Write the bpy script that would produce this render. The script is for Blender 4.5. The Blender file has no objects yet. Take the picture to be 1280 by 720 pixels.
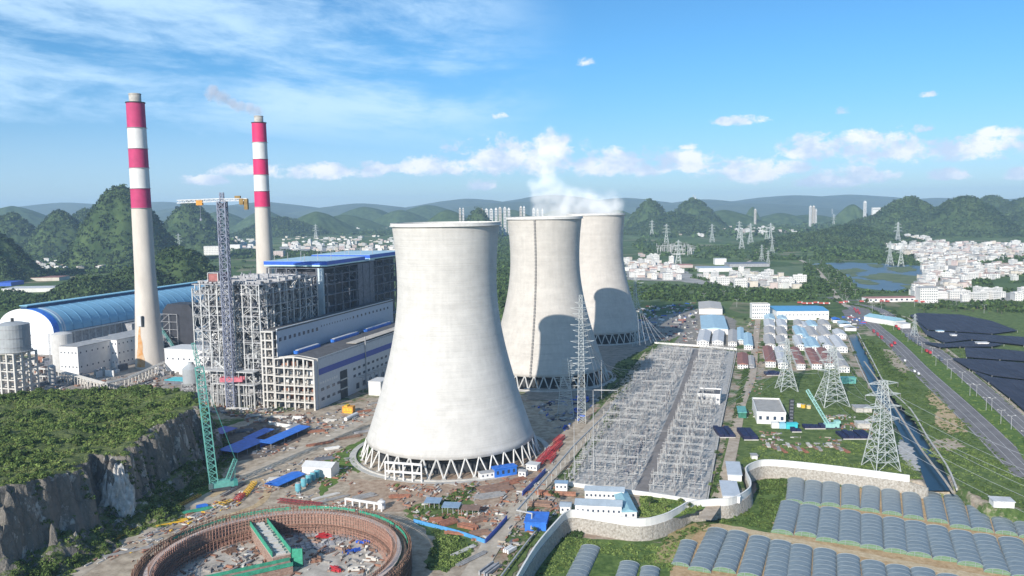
import bpy, bmesh, math, random
import numpy as np
from mathutils import Vector, Matrix, noise as mnoise
from mathutils.geometry import tessellate_polygon
R = math.radians
random.seed(7)
rng = np.random.default_rng(7)
S = bpy.context.scene
COL = S.collection

# ------------------------------------------------------------------ camera
F_PX, PITCH, ROLL, CAM_H = 1038.5, 0.0970, 0.0151, 181.35
FW = Vector((0, math.cos(PITCH), -math.sin(PITCH)))
UP0 = Vector((0, math.sin(PITCH), math.cos(PITCH)))
RT0 = Vector((1, 0, 0))
RT = RT0 * math.cos(ROLL) - UP0 * math.sin(ROLL)
UP = RT0 * math.sin(ROLL) + UP0 * math.cos(ROLL)
cam_data = bpy.data.cameras.new('camera')
cam = bpy.data.objects.new('camera', cam_data)
COL.objects.link(cam)
m = Matrix((RT, UP, -FW)).transposed().to_4x4()
m.translation = Vector((0, 0, CAM_H))
cam.matrix_world = m
cam_data.sensor_width = 36
cam_data.lens = 36 * F_PX / 1280
cam_data.clip_start = 1
cam_data.clip_end = 60000
S.camera = cam

# ------------------------------------------------------------------ light
SUN_AZ, SUN_EL = R(28.4), R(25.0)      # the light travels SUN_AZ to the right of +Y
w = bpy.data.worlds.new('World')
S.world = w
w.use_nodes = True
SKY_STRENGTH = 0.10
sun_d = bpy.data.lights.new('sun', 'SUN')
sun_d.energy = 4.0
sun_d.angle = R(0.5)
sun_d.color = (1.0, 0.93, 0.84)
sun = bpy.data.objects.new('sun', sun_d)
COL.objects.link(sun)
sdir = Vector((math.sin(SUN_AZ) * math.cos(SUN_EL), math.cos(SUN_AZ) * math.cos(SUN_EL), -math.sin(SUN_EL)))
sun.rotation_euler = sdir.to_track_quat('-Z', 'Y').to_euler()
S.view_settings.view_transform = 'Standard'
S.view_settings.look = 'None'
S.view_settings.gamma = 1
S.view_settings.use_curve_mapping = False
S.view_settings.exposure = 0.58
S.render.engine = 'CYCLES'
S.cycles.volume_bounces = 3
S.cycles.max_bounces = 6
S.cycles.transparent_max_bounces = 12

# ------------------------------------------------------------------ world: Nishita sky with clouds by direction
def world_nodes():
    nt = w.node_tree
    nt.nodes.clear()
    N = nt.nodes.new
    L = nt.links.new
    out = N('ShaderNodeOutputWorld')
    bg = N('ShaderNodeBackground')
    bg.inputs['Strength'].default_value = SKY_STRENGTH
    L(bg.outputs[0], out.inputs[0])
    sky = N('ShaderNodeTexSky')
    sky.sky_type = 'NISHITA'
    sky.sun_disc = False
    sky.sun_elevation = SUN_EL
    sky.sun_rotation = math.pi + SUN_AZ
    sky.altitude = 1000
    sky.air_density = 1.0
    sky.dust_density = 0.6
    sky.ozone_density = 1.5
    tc = N('ShaderNodeTexCoord')
    sep = N('ShaderNodeSeparateXYZ')
    L(tc.outputs['Generated'], sep.inputs[0])
    def M(op, a, b=None, c=None, clamp=False):
        n = N('ShaderNodeMath'); n.operation = op; n.use_clamp = clamp
        for i, v in enumerate((a, b, c)):
            if v is None: continue
            if isinstance(v, (int, float)): n.inputs[i].default_value = v
            else: L(v, n.inputs[i])
        return n.outputs[0]
    x, y, z = sep.outputs
    az = M('ARCTAN2', x, y)
    hyp = M('SQRT', M('ADD', M('MULTIPLY', x, x), M('MULTIPLY', y, y)))
    el = M('ARCTAN2', z, hyp)
    def noise(vec, scale, detail=8, rough=0.6, dist=0.0):
        n = N('ShaderNodeTexNoise'); n.inputs['Scale'].default_value = scale
        n.inputs['Detail'].default_value = detail; n.inputs['Roughness'].default_value = rough
        n.inputs['Distortion'].default_value = dist
        L(vec, n.inputs['Vector']); return n.outputs[0]
    def comb(a, b, c=0.0):
        n = N('ShaderNodeCombineXYZ')
        for i, v in enumerate((a, b, c)):
            if isinstance(v, (int, float)): n.inputs[i].default_value = v
            else: L(v, n.inputs[i])
        return n.outputs[0]
    def ramp(v, lo, hi):
        n = N('ShaderNodeMapRange'); n.interpolation_type = 'SMOOTHSTEP'
        n.inputs['From Min'].default_value = lo; n.inputs['From Max'].default_value = hi
        L(v, n.inputs['Value']); return n.outputs[0]
    def mixc(f, a, b):
        n = N('ShaderNodeMix'); n.data_type = 'RGBA'
        L(f, n.inputs[0])
        for i, v in ((6, a), (7, b)):
            if isinstance(v, tuple): n.inputs[i].default_value = (*v, 1)
            else: L(v, n.inputs[i])
        return n.outputs[2]
    # cirrus veils: wide streaks in the upper left, thin veil low at the left
    cv = comb(M('MULTIPLY', az, 2.6), M('ADD', M('MULTIPLY', el, 12.0), M('MULTIPLY', az, 0.9)), 3.1)
    c1 = noise(cv, 1.25, 10, 0.62, 0.35)
    c2 = noise(comb(M('MULTIPLY', az, 8.0), M('MULTIPLY', el, 26.0), 1.0), 2.0, 8, 0.65, 0.4)
    cir = M('ADD', M('MULTIPLY', c1, 0.78), M('MULTIPLY', c2, 0.22))
    lft = ramp(M('MULTIPLY', az, -1.0), -0.09, 0.10)
    band = M('MULTIPLY', ramp(el, 0.055, 0.12), 1.0)
    ci = M('MULTIPLY', ramp(cir, 0.375, 0.61), M('MULTIPLY', lft, band))
    veil = M('MULTIPLY', ramp(M('MULTIPLY', az, -1.0), -0.02, 0.30), M('SUBTRACT', 1.0, ramp(el, 0.03, 0.13)))
    ci = M('MULTIPLY', M('MAXIMUM', ci, M('MULTIPLY', veil, 0.34)), 0.85)
    # cumulus rows: elliptic masks by azimuth and elevation broken by noise
    n1 = noise(comb(M('MULTIPLY', az, 1.0), M('MULTIPLY', el, 1.5), 0.4), 30.0, 12, 0.66, 0.25)
    n2 = noise(comb(M('MULTIPLY', az, 1.0), M('MULTIPLY', el, 1.5), 4.4), 90.0, 6, 0.65, 0.0)
    nn = M('ADD', M('MULTIPLY', M('SUBTRACT', n1, 0.5), 5.2), M('MULTIPLY', M('SUBTRACT', n2, 0.5), 1.8))
    acc = None
    for cl_ in CLOUDS:
        (u, v, hw, hh), off = cl_[:4], (cl_[4] if len(cl_) > 4 else 0.0)
        d = pix_dir(u, v)
        a0 = math.atan2(d.x, d.y); e0 = math.atan2(d.z, math.hypot(d.x, d.y))
        dx = M('DIVIDE', M('SUBTRACT', az, a0), hw / F_PX)
        dy = M('DIVIDE', M('SUBTRACT', el, e0), hh / F_PX)
        low = M('LESS_THAN', dy, 0.0)
        dy = M('MULTIPLY', dy, M('ADD', 1.0, M('MULTIPLY', low, 0.7)))     # flatter bases
        r2 = M('SUBTRACT', 1.0 - off, M('ADD', M('MULTIPLY', dx, dx), M('MULTIPLY', dy, dy)))
        acc = r2 if acc is None else M('MAXIMUM', acc, r2)
    cu = ramp(M('ADD', acc, nn), -0.30, 0.85)
    cu = M('MULTIPLY', cu, ramp(acc, -1.6, -0.2))
    # light and soft blue grey shading painted into the cloud colour by noise
    shade = ramp(noise(comb(az, M('SUBTRACT', M('MULTIPLY', el, 1.5), 0.006), 0.4), 22.0, 10, 0.62, 0.1), 0.36, 0.62)
    K = 1.0 / SKY_STRENGTH
    ccol = mixc(shade, (0.44 * K, 0.53 * K, 0.68 * K), (0.76 * K, 0.76 * K, 0.81 * K))
    tint = N('ShaderNodeMix'); tint.data_type = 'RGBA'; tint.blend_type = 'MULTIPLY'; tint.inputs[0].default_value = 1
    L(sky.outputs[0], tint.inputs[6]); L(mixc(ramp(el, 0.0, 0.20), (0.43, 0.59, 0.85), (0.34, 0.69, 0.93)), tint.inputs[7])
    base = mixc(ci, tint.outputs[2], (0.44 * K, 0.62 * K, 0.80 * K))
    fin = mixc(M('MULTIPLY', cu, 0.90), base, ccol)
    L(fin, bg.inputs['Color'])

# ------------------------------------------------------------------ measuring helpers (pixels of the 1280 x 720 photograph)
def pix_dir(u, v):
    return (FW + RT * ((u - 640) / F_PX) + UP * (-(v - 360) / F_PX)).normalized()
def G(u, v, z=0.0):
    d = pix_dir(u, v)
    t = (z - CAM_H) / d.z
    return Vector((d.x * t, d.y * t, z))
def P(u, v, Y):
    d = pix_dir(u, v)
    t = Y / d.y
    return Vector((d.x * t, Y, CAM_H + d.z * t))
def px(p):
    q = Vector(p) - Vector((0, 0, CAM_H))
    zc = q.dot(FW)
    return 640 + q.dot(RT) / zc * F_PX, 360 - q.dot(UP) / zc * F_PX
def zat(p, v):
    """height over ground point p at which the upright line crosses pixel row v"""
    lo, hi = -60.0, 500.0
    for _ in range(50):
        mid = (lo + hi) / 2
        if px((p[0], p[1], mid))[1] > v: lo = mid
        else: hi = mid
    return lo
def reach(p, d, u, z=None):
    """distance along d from p until pixel column u"""
    p = Vector((p[0], p[1], p[2] if z is None and len(p) > 2 else (z or 0)))
    d = Vector((d[0], d[1], 0))
    s0 = px(p)[0]; s1 = px(p + d * 1.0)[0]
    inc = s1 > s0
    lo, hi = 0.0, 2000.0
    for _ in range(50):
        mid = (lo + hi) / 2
        s = px(p + d * mid)[0]
        if (s < u) == inc: lo = mid
        else: hi = mid
    return lo
CLOUDS = [(552,210,52,15),(650,202,84,32),(690,186,26,20),(780,208,78,22),(850,205,45,20),(930,218,58,18),(985,212,36,14),
          (1010,190,38,20),(1045,224,66,15),(1102,188,46,27),(1090,178,20,18),(1068,222,40,12),(1210,188,62,17),(1183,220,22,8),(1255,166,28,8),
          (927,151,36,9),(1054,140,12,7,.3),(730,78,13,8,.45),(625,145,14,7,.45),(1160,118,12,6,.5),(600,232,26,10),(1275,220,16,8),(1152,162,12,6),
          (410,218,60,12),(470,212,40,10),(300,214,40,9),(258,226,24,8),(860,184,14,5)]
world_nodes()

# ------------------------------------------------------------------ object helpers
def link(o, parent=None):
    COL.objects.link(o)
    if parent is not None: o.parent = parent
    return o
def tag(o, label=None, cat=None, group=None, kind=None):
    if label: o['label'] = label
    if cat: o['category'] = cat
    if group: o['group'] = group
    if kind: o['kind'] = kind
    return o
def thing(name, label, cat, loc=(0, 0, 0), rz=0.0, group=None):
    o = bpy.data.objects.new(name, None)
    o.empty_display_size = 1
    o.location = loc; o.rotation_euler = (0, 0, rz)
    link(o)
    return tag(o, label, cat, group)
def mesh_np(name, V, Fq=None, Ft=None, mats=(), parent=None, mi=None, smooth=False):
    me = bpy.data.meshes.new(name)
    V = np.asarray(V, np.float32).reshape(-1, 3)
    loops = []; starts = []; tot = []
    n = 0
    if Fq is not None and len(Fq):
        Fq = np.asarray(Fq, np.int32).reshape(-1, 4)
        loops.append(Fq.ravel()); starts.append(np.arange(len(Fq)) * 4); tot.append(np.full(len(Fq), 4)); n = len(Fq) * 4
    if Ft is not None and len(Ft):
        Ft = np.asarray(Ft, np.int32).reshape(-1, 3)
        loops.append(Ft.ravel()); starts.append(n + np.arange(len(Ft)) * 3); tot.append(np.full(len(Ft), 3))
    loops = np.concatenate(loops).astype(np.int32); starts = np.concatenate(starts).astype(np.int32); tot = np.concatenate(tot).astype(np.int32)
    me.vertices.add(len(V)); me.vertices.foreach_set('co', V.ravel())
    me.loops.add(len(loops)); me.loops.foreach_set('vertex_index', loops)
    me.polygons.add(len(starts)); me.polygons.foreach_set('loop_start', starts); me.polygons.foreach_set('loop_total', tot)
    if mi is not None: me.polygons.foreach_set('material_index', np.asarray(mi, np.int32))
    me.update(calc_edges=True)
    me.polygons.foreach_set('use_smooth', np.full(len(starts), bool(smooth)))
    for m_ in mats: me.materials.append(m_)
    o = bpy.data.objects.new(name, me)
    return link(o, parent)
class MB:
    """collects boxes, beams, tubes and sheets; build() links them as ONE mesh object"""
    def __init__(s): s.v = []; s.f = []; s.mi = []
    def add(s, vs, fs, mi=0):
        n = len(s.v); s.v += [tuple(v) for v in vs]
        for f in fs: s.f.append([i + n for i in f]); s.mi.append(mi)
        return s
    def box(s, x0, y0, z0, x1, y1, z1, mi=0, rz=0.0, c=(0, 0)):
        vs = [(x0,y0,z0),(x1,y0,z0),(x1,y1,z0),(x0,y1,z0),(x0,y0,z1),(x1,y0,z1),(x1,y1,z1),(x0,y1,z1)]
        if rz:
            ca, sa = math.cos(rz), math.sin(rz)
            vs = [(c[0]+ca*(x-c[0])-sa*(y-c[1]), c[1]+sa*(x-c[0])+ca*(y-c[1]), z) for x, y, z in vs]
        return s.add(vs, [(0,3,2,1),(4,5,6,7),(0,1,5,4),(1,2,6,5),(2,3,7,6),(3,0,4,7)], mi)
    def beam(s, a, b, w=0.3, h=None, mi=0):
        a = Vector(a); b = Vector(b); d = b - a
        if d.length < 1e-6: return s
        d.normalize()
        up = Vector((0, 0, 1)) if abs(d.z) < 0.95 else Vector((1, 0, 0))
        sx = d.cross(up).normalized() * (w / 2); sy = sx.normalized().cross(d) * ((h or w) / 2)
        vs = [a-sx-sy, a+sx-sy, a+sx+sy, a-sx+sy, b-sx-sy, b+sx-sy, b+sx+sy, b-sx+sy]
        return s.add(vs, [(0,3,2,1),(4,5,6,7),(0,1,5,4),(1,2,6,5),(2,3,7,6),(3,0,4,7)], mi)
    def cyl(s, x, y, z0, z1, r, r2=None, n=12, mi=0, cap=True):
        r2 = r if r2 is None else r2
        vs = [(x+r*math.cos(2*math.pi*i/n), y+r*math.sin(2*math.pi*i/n), z0) for i in range(n)] + [(x+r2*math.cos(2*math.pi*i/n), y+r2*math.sin(2*math.pi*i/n), z1) for i in range(n)]
        fs = [(i, (i+1)%n, n+(i+1)%n, n+i) for i in range(n)]
        if cap: fs += [tuple(range(n-1, -1, -1)), tuple(range(n, 2*n))]
        return s.add(vs, fs, mi)
    def tube(s, pts, r, n=6, mi=0):
        pts = [Vector(p) for p in pts]
        rings = []
        for i, p in enumerate(pts):
            d = (pts[min(i+1, len(pts)-1)] - pts[max(i-1, 0)]).normalized()
            up = Vector((0,0,1)) if abs(d.z) < .95 else Vector((1,0,0))
            a = d.cross(up).normalized(); b = a.cross(d)
            rings.append([p + a*r*math.cos(2*math.pi*k/n) + b*r*math.sin(2*math.pi*k/n) for k in range(n)])
        vs = [v for rg in rings for v in rg]; fs = []
        for i in range(len(pts)-1):
            for k in range(n): fs.append((i*n+k, (i+1)*n+k, (i+1)*n+(k+1)%n, i*n+(k+1)%n))
        fs += [tuple(range(n)), tuple(range(len(vs)-1, len(vs)-n-1, -1))]
        return s.add(vs, fs, mi)
    def lathe(s, prof, n=48, mi=0, c=(0, 0), a0=0.0, a1=2*math.pi):
        full = abs(a1 - a0 - 2*math.pi) < 1e-6
        m_ = n if full else n + 1
        vs = []
        for (r, z) in prof:
            for i in range(m_):
                t = a0 + (a1-a0)*i/n; vs.append((c[0]+r*math.cos(t), c[1]+r*math.sin(t), z))
        fs = []
        for j in range(len(prof)-1):
            for i in range(n):
                k = (i+1) % m_
                fs.append((j*m_+i, j*m_+k, (j+1)*m_+k, (j+1)*m_+i))
        return s.add(vs, fs, mi)
    def prism(s, poly, z0, z1, mi=0):
        n = len(poly)
        vs = [(p[0], p[1], z0) for p in poly] + [(p[0], p[1], z1) for p in poly]
        tri = tessellate_polygon([[Vector((p[0], p[1], 0)) for p in poly]])
        fs = [(a+n, b+n, c+n) for a, b, c in tri] + [(c, b, a) for a, b, c in tri]
        fs += [(i, (i+1)%n, n+(i+1)%n, n+i) for i in range(n)]
        return s.add(vs, fs, mi)
    def sheet(s, poly, z, mi=0):
        vs = [(p[0], p[1], z) for p in poly]
        tri = tessellate_polygon([[Vector(v) for v in vs]])
        out = []
        for a, b, c in tri:
            n_ = (Vector(vs[b])-Vector(vs[a])).cross(Vector(vs[c])-Vector(vs[a]))
            out.append((a, b, c) if n_.z > 0 else (a, c, b))
        return s.add(vs, out, mi)
    def build(s, name, mats, parent=None, smooth=False, recalc=False):
        me = bpy.data.meshes.new(name)
        me.from_pydata(s.v, [], s.f)
        if not isinstance(mats, (list, tuple)): mats = [mats]
        for m_ in mats: me.materials.append(m_)
        me.polygons.foreach_set('material_index', s.mi)
        if recalc:
            bm = bmesh.new(); bm.from_mesh(me); bmesh.ops.recalc_face_normals(bm, faces=bm.faces); bm.to_mesh(me); bm.free()
        if smooth: me.polygons.foreach_set('use_smooth', [True]*len(me.polygons))
        me.update()
        return link(bpy.data.objects.new(name, me), parent)
KIDS = {}
def kids(o):
    return [c for c in o.children]
def copy_tree(o, parent=None, loc=None, rz=None, label=None, sc=None):
    c = o.copy(); COL.objects.link(c)
    if parent is not None: c.parent = parent
    if loc is not None: c.location = loc
    if rz is not None: c.rotation_euler = (0, 0, rz)
    if sc is not None: c.scale = (sc, sc, sc) if isinstance(sc, (int, float)) else sc
    if label: c['label'] = label
    for ch in KIDS.get(o.name, None) or reg(o): copy_tree(ch, c)
    return c
def reg(o):
    KIDS[o.name] = list(o.children)
    return KIDS[o.name]

# ------------------------------------------------------------------ materials
MATS = {}
def mat(name, col, rough=0.8, var=0.15, scale=0.2, metal=0.0, bump=0.0, col2=None, island=0.0, spec=None, coord='Object', detail=5, stretch=None, mix=(0.35, 0.65), alpha=None):
    if name in MATS: return MATS[name]
    m_ = bpy.data.materials.new(name); m_.use_nodes = True
    nt = m_.node_tree; N = nt.nodes.new; L = nt.links.new
    b = nt.nodes['Principled BSDF']
    b.inputs['Roughness'].default_value = rough; b.inputs['Metallic'].default_value = metal
    if spec is not None: b.inputs['Specular IOR Level'].default_value = spec
    geo = N('ShaderNodeNewGeometry'); tc = N('ShaderNodeTexCoord')
    src = geo.outputs['Position'] if coord == 'World' else tc.outputs['Object']
    if stretch:
        mp = N('ShaderNodeMapping'); mp.inputs['Scale'].default_value = stretch; L(src, mp.inputs[0]); src = mp.outputs[0]
    nz = N('ShaderNodeTexNoise'); nz.inputs['Scale'].default_value = scale; nz.inputs['Detail'].default_value = detail; nz.inputs['Roughness'].default_value = 0.65
    L(src, nz.inputs['Vector'])
    mr = N('ShaderNodeMapRange'); mr.inputs['From Min'].default_value = mix[0]; mr.inputs['From Max'].default_value = mix[1]
    L(nz.outputs[0], mr.inputs[0])
    mx = N('ShaderNodeMix'); mx.data_type = 'RGBA'
    c1 = tuple(c * (1 - var) for c in col); c2 = tuple(min(1, c * (1 + var)) for c in col) if col2 is None else col2
    if col2 is not None: c1 = col
    mx.inputs[6].default_value = (*c1, 1); mx.inputs[7].default_value = (*c2, 1)
    L(mr.outputs[0], mx.inputs[0])
    res = mx.outputs[2]
    if island:
        hv = N('ShaderNodeHueSaturation'); L(res, hv.inputs['Color'])
        r_ = N('ShaderNodeMapRange'); r_.inputs['To Min'].default_value = 1 - island; r_.inputs['To Max'].default_value = 1 + island
        L(geo.outputs['Random Per Island'], r_.inputs[0]); L(r_.outputs[0], hv.inputs['Value'])
        res = hv.outputs[0]
    L(res, b.inputs['Base Color'])
    if bump:
        bp = N('ShaderNodeBump'); bp.inputs['Strength'].default_value = bump; bp.inputs['Distance'].default_value = 1.0
        L(nz.outputs[0], bp.inputs['Height']); L(bp.outputs[0], b.inputs['Normal'])
    MATS[name] = m_
    return m_
# ================================================================== SETTING
AX = Vector((math.sin(R(17.2)), math.cos(R(17.2)), 0))       # the plant's long axis
BX = Vector((AX.y, -AX.x, 0))
def fbm(x, y, f, oct=4, seed=0.0):
    """cheap value noise on arrays"""
    out = np.zeros_like(x); a = 1.0; tot = 0
    for o in range(oct):
        xs = x * f + 17.3 * o + seed; ys = y * f - 9.1 * o + seed * 1.7
        xi = np.floor(xs).astype(np.int64); yi = np.floor(ys).astype(np.int64)
        fx = xs - xi; fy = ys - yi; fx = fx*fx*(3-2*fx); fy = fy*fy*(3-2*fy)
        def h(i, j):
            n = (i * 374761393 + j * 668265263 + int(seed*1000)*7) & 0x7fffffff
            n = ((n ^ (n >> 13)) * 1274126177) & 0x7fffffff
            return ((n ^ (n >> 16)) & 0xffff) / 65535.0
        v = (h(xi, yi)*(1-fx) + h(xi+1, yi)*fx)*(1-fy) + (h(xi, yi+1)*(1-fx) + h(xi+1, yi+1)*fx)*fy
        out += a * v; tot += a; a *= 0.5; f *= 2.03
    return out / tot
def seg_dist(X, Y, pts, closed=True):
    d = np.full(X.shape, 1e9)
    n = len(pts)
    for i in range(n if closed else n-1):
        a = pts[i]; b = pts[(i+1) % n]
        vx, vy = b[0]-a[0], b[1]-a[1]; L2 = vx*vx+vy*vy + 1e-9
        t = np.clip(((X-a[0])*vx + (Y-a[1])*vy)/L2, 0, 1)
        d = np.minimum(d, np.hypot(X-a[0]-t*vx, Y-a[1]-t*vy))
    return d
def inside(X, Y, pts):
    c = np.zeros(X.shape, bool); n = len(pts); j = n-1
    for i in range(n):
        xi, yi = pts[i][0], pts[i][1]; xj, yj = pts[j][0], pts[j][1]
        if yi != yj:
            c ^= ((yi > Y) != (yj > Y)) & (X < (xj-xi)*(Y-yi)/(yj-yi) + xi)
        j = i
    return c
def sdist(X, Y, pts):
    d = seg_dist(X, Y, pts); return np.where(inside(X, Y, pts), d, -d)

LOWZ = -8.0
wall_px = [(636,745),(668,690),(697,655),(708,645),(722,643),(760,649),(800,654),(830,648),(850,638),(862,632),(890,629),(915,627),(935,616),(938,606),(932,590),(943,582),(960,579),(1000,582),(1060,589),(1137,599)]
WALL = [G(u, v, 2.0) for u, v in wall_px]           # read near the middle of the white wall
for p in WALL: p.z = 0
canal_l = [(1060,418),(1076,455),(1090,485),(1112,515),(1130,550),(1150,585),(1160,612)]
canal_r = [(1070,416),(1088,452),(1106,483),(1135,512),(1154,545),(1178,580),(1192,612)]
CANAL = [G(u, v, -2) for u, v in canal_l] + [G(u, v, -2) for u, v in canal_r[::-1]]
LOW = [p.copy() for p in WALL] + [G(1162,606,0), G(1190,606,0), G(1225,632,0), G(1420,668,0), G(1500,800,0), G(640,800,0)]
POND = [G(u, v) for u, v in [(1012,330),(1060,328),(1110,330),(1160,333),(1162,345),(1150,366),(1128,363),(1090,361),(1072,357),(1050,345),(1030,335)]]
def seq(lo, hi, step): return list(np.arange(lo, hi, step))
gx = np.array(seq(-19000,-3000,800)+seq(-3000,-900,60)+seq(-900,-330,8)+seq(-330,560,2.2)+seq(560,1000,8)+seq(1000,3000,60)+seq(3000,19001,800))
gy = np.array(seq(-900,200,60)+seq(200,1000,2.2)+seq(1000,1400,8)+seq(1400,5000,60)+seq(5000,19001,700))
GX, GY = np.meshgrid(gx, gy)
Z = np.zeros_like(GX)
roll = (fbm(GX, GY, 1/700., 3, 2.0) - 0.5) * 46
far = np.clip((GY - 3000) / 3500, 0, 1)
Z += np.maximum(roll, -2) * far
sl = sdist(GX, GY, LOW)
Z += np.where(GY < 1000, (fbm(GX, GY, 1/9., 3, 5.0) - 0.5) * 0.35, 0)
Z += (LOWZ) * np.clip((sl + 3.0) / 2.0, 0, 1)
sc_ = sdist(GX, GY, CANAL)
Z = np.where(sc_ > -3, np.minimum(Z, np.clip((sc_ + 2.5) / 4.0, 0, 1) * -4.0), Z)
sp_ = sdist(GX, GY, POND)
Z = np.where(sp_ > -30, np.clip((sp_ + 30) / 40, 0, 1) * -2.0, Z)
ny_, nx_ = GX.shape
idx = np.arange(nx_*ny_).reshape(ny_, nx_)
Fq = np.stack([idx[:-1,:-1], idx[:-1,1:], idx[1:,1:], idx[1:,:-1]], -1).reshape(-1, 4)

def ground_mat():
    m_ = bpy.data.materials.new('ground'); m_.use_nodes = True
    nt = m_.node_tree; N = nt.nodes.new; L = nt.links.new
    b = nt.nodes['Principled BSDF']; b.inputs['Roughness'].default_value = 0.95; b.inputs['Specular IOR Level'].default_value = 0.1
    geo = N('ShaderNodeNewGeometry'); pos = geo.outputs['Position']
    def noise(scale, detail=6, rough=0.65, st=None):
        n = N('ShaderNodeTexNoise'); n.inputs['Scale'].default_value = scale; n.inputs['Detail'].default_value = detail; n.inputs['Roughness'].default_value = rough
        if st:
            mp = N('ShaderNodeMapping'); mp.inputs['Scale'].default_value = st; L(pos, mp.inputs[0]); L(mp.outputs[0], n.inputs['Vector'])
        else: L(pos, n.inputs['Vector'])
        return n.outputs[0]
    def ramp(v, lo, hi):
        n = N('ShaderNodeMapRange'); n.inputs['From Min'].default_value = lo; n.inputs['From Max'].default_value = hi; L(v, n.inputs[0]); return n.outputs[0]
    def mix(f, a, b_):
        n = N('ShaderNodeMix'); n.data_type = 'RGBA'; L(f, n.inputs[0])
        for i, v in ((6, a), (7, b_)):
            if isinstance(v, tuple): n.inputs[i].default_value = (*v, 1)
            else: L(v, n.inputs[i])
        return n.outputs[2]
    # field plots beyond the works
    vo = N('ShaderNodeTexVoronoi'); vo.inputs['Scale'].default_value = 1/75.
    mp = N('ShaderNodeMapping'); mp.inputs['Scale'].default_value = (1, 0.6, 1); mp.inputs['Rotation'].default_value = (0, 0, 0.4)
    L(pos, mp.inputs[0]); L(mp.outputs[0], vo.inputs['Vector'])
    hs = N('ShaderNodeSeparateColor'); L(vo.outputs['Color'], hs.inputs[0])
    plots = mix(hs.outputs[0], (0.060, 0.105, 0.035), (0.150, 0.200, 0.075))
    plots = mix(ramp(hs.outputs[1], 0.80, 0.86), plots, (0.21, 0.20, 0.12))
    wild = mix(ramp(noise(1/22., 8), 0.38, 0.62), (0.040, 0.075, 0.024), (0.105, 0.150, 0.048))
    green = mix(ramp(noise(1/260., 4), 0.45, 0.55), plots, wild)
    near_green = mix(ramp(noise(0.16, 8, 0.7), 0.35, 0.65), (0.045, 0.085, 0.024), (0.12, 0.17, 0.055))
    dirt = mix(ramp(noise(0.22, 10, 0.72), 0.35, 0.65), (0.26, 0.21, 0.16), (0.50, 0.43, 0.34))
    dirt = mix(ramp(noise(0.05, 6, 0.6), 0.52, 0.66), dirt, (0.30, 0.19, 0.13))
    g2 = mix(ramp(noise(0.035, 8, 0.7), 0.47, 0.55), dirt, near_green)
    sep = N('ShaderNodeSeparateXYZ'); L(pos, sep.inputs[0])
    L(mix(ramp(sep.outputs[1], 1120, 1330), g2, green), b.inputs['Base Color'])
    bp = N('ShaderNodeBump'); bp.inputs['Strength'].default_value = 0.5; bp.inputs['Distance'].default_value = 0.6
    L(noise(0.35, 8, 0.7), bp.inputs['Height']); L(bp.outputs[0], b.inputs['Normal'])
    return m_
ground = mesh_np('ground', np.stack([GX, GY, Z], -1), Fq, None, [ground_mat()], smooth=True)
tag(ground, kind='structure')

# ---- flat sheets of land cover
def jag(poly, step=6.0, amp=1.2, seed=1):
    rnd = random.Random(seed); out = []
    n = len(poly)
    for i in range(n):
        a = Vector(poly[i]); b = Vector(poly[(i+1) % n]); L_ = (b-a).length; k = max(1, min(60, int(L_/step)))
        nrm = Vector((-(b-a).y, (b-a).x, 0)); nrm = nrm.normalized() if nrm.length > 0 else nrm
        for j in range(k):
            out.append(a + (b-a)*(j/k) + nrm*rnd.uniform(-amp, amp))
    return out
LAYER = [0.30]
def land(name, pxs, material, amp=1.2, step=5, z=None, zg=0.0, clean=False):
    poly = [G(u, v, zg) for u, v in pxs]
    if not clean: poly = jag(poly, step, amp, len(name)+int(pxs[0][0]))
    if z is None:
        LAYER[0] += 0.006; z = LAYER[0]
    mb = MB(); mb.sheet(poly, z)
    o = mb.build(name, material)
    tag(o, kind='structure')
    return o, poly
def strip_world(pts, w0, w1=None):
    w1 = w0 if w1 is None else w1
    n = len(pts); left = []; right = []
    for i, p in enumerate(pts):
        d = (pts[min(i+1, n-1)] - pts[max(i-1, 0)]); d.z = 0; d.normalize()
        nn = Vector((-d.y, d.x, 0)); ww = (w0 + (w1-w0)*i/(n-1)) / 2
        left.append(p + nn*ww); right.append(p - nn*ww)
    return left + right[::-1]
def smooth_pts(pts, k=6):
    out = []
    n = len(pts)
    for i in range(n-1):
        p0, p1, p2, p3 = pts[max(i-1,0)], pts[i], pts[i+1], pts[min(i+2,n-1)]
        for j in range(k):
            t = j/k
            out.append(0.5*((2*p1)+(-p0+p2)*t+(2*p0-5*p1+4*p2-p3)*t*t+(-p0+3*p1-3*p2+p3)*t**3))
    out.append(pts[-1].copy()); return out
def road(name, pxs, width, material, z=None, w1=None, zg=0.0):
    pts = smooth_pts([G(u, v, zg) for u, v in pxs])
    if z is None:
        LAYER[0] += 0.006; z = LAYER[0]
    mb = MB(); poly = strip_world(pts, width, w1); n = len(pts)
    vs = [(p.x, p.y, z) for p in poly]
    mb.add(vs, [(i+1, i, 2*n-1-i, 2*n-2-i) for i in range(n-1)])
    o = mb.build(name, material, recalc=False); tag(o, kind='structure')
    return o, pts
M_grass = mat('grass', (0.06,0.10,0.028), 0.95, col2=(0.165,0.215,0.072), scale=0.14, bump=0.6, coord='World', detail=8, spec=0.1)
M_grass2 = mat('bright_grass', (0.07,0.13,0.03), 0.95, col2=(0.14,0.20,0.05), scale=0.2, bump=0.5, coord='World', detail=8, spec=0.1)
M_dirt = mat('dirt', (0.27,0.215,0.16), 0.95, col2=(0.52,0.44,0.34), scale=0.16, bump=0.5, coord='World', detail=9, spec=0.1)
M_redearth = mat('red_earth', (0.27,0.185,0.13), 0.95, col2=(0.46,0.36,0.27), scale=0.25, bump=0.5, coord='World', detail=9, spec=0.1)
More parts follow.
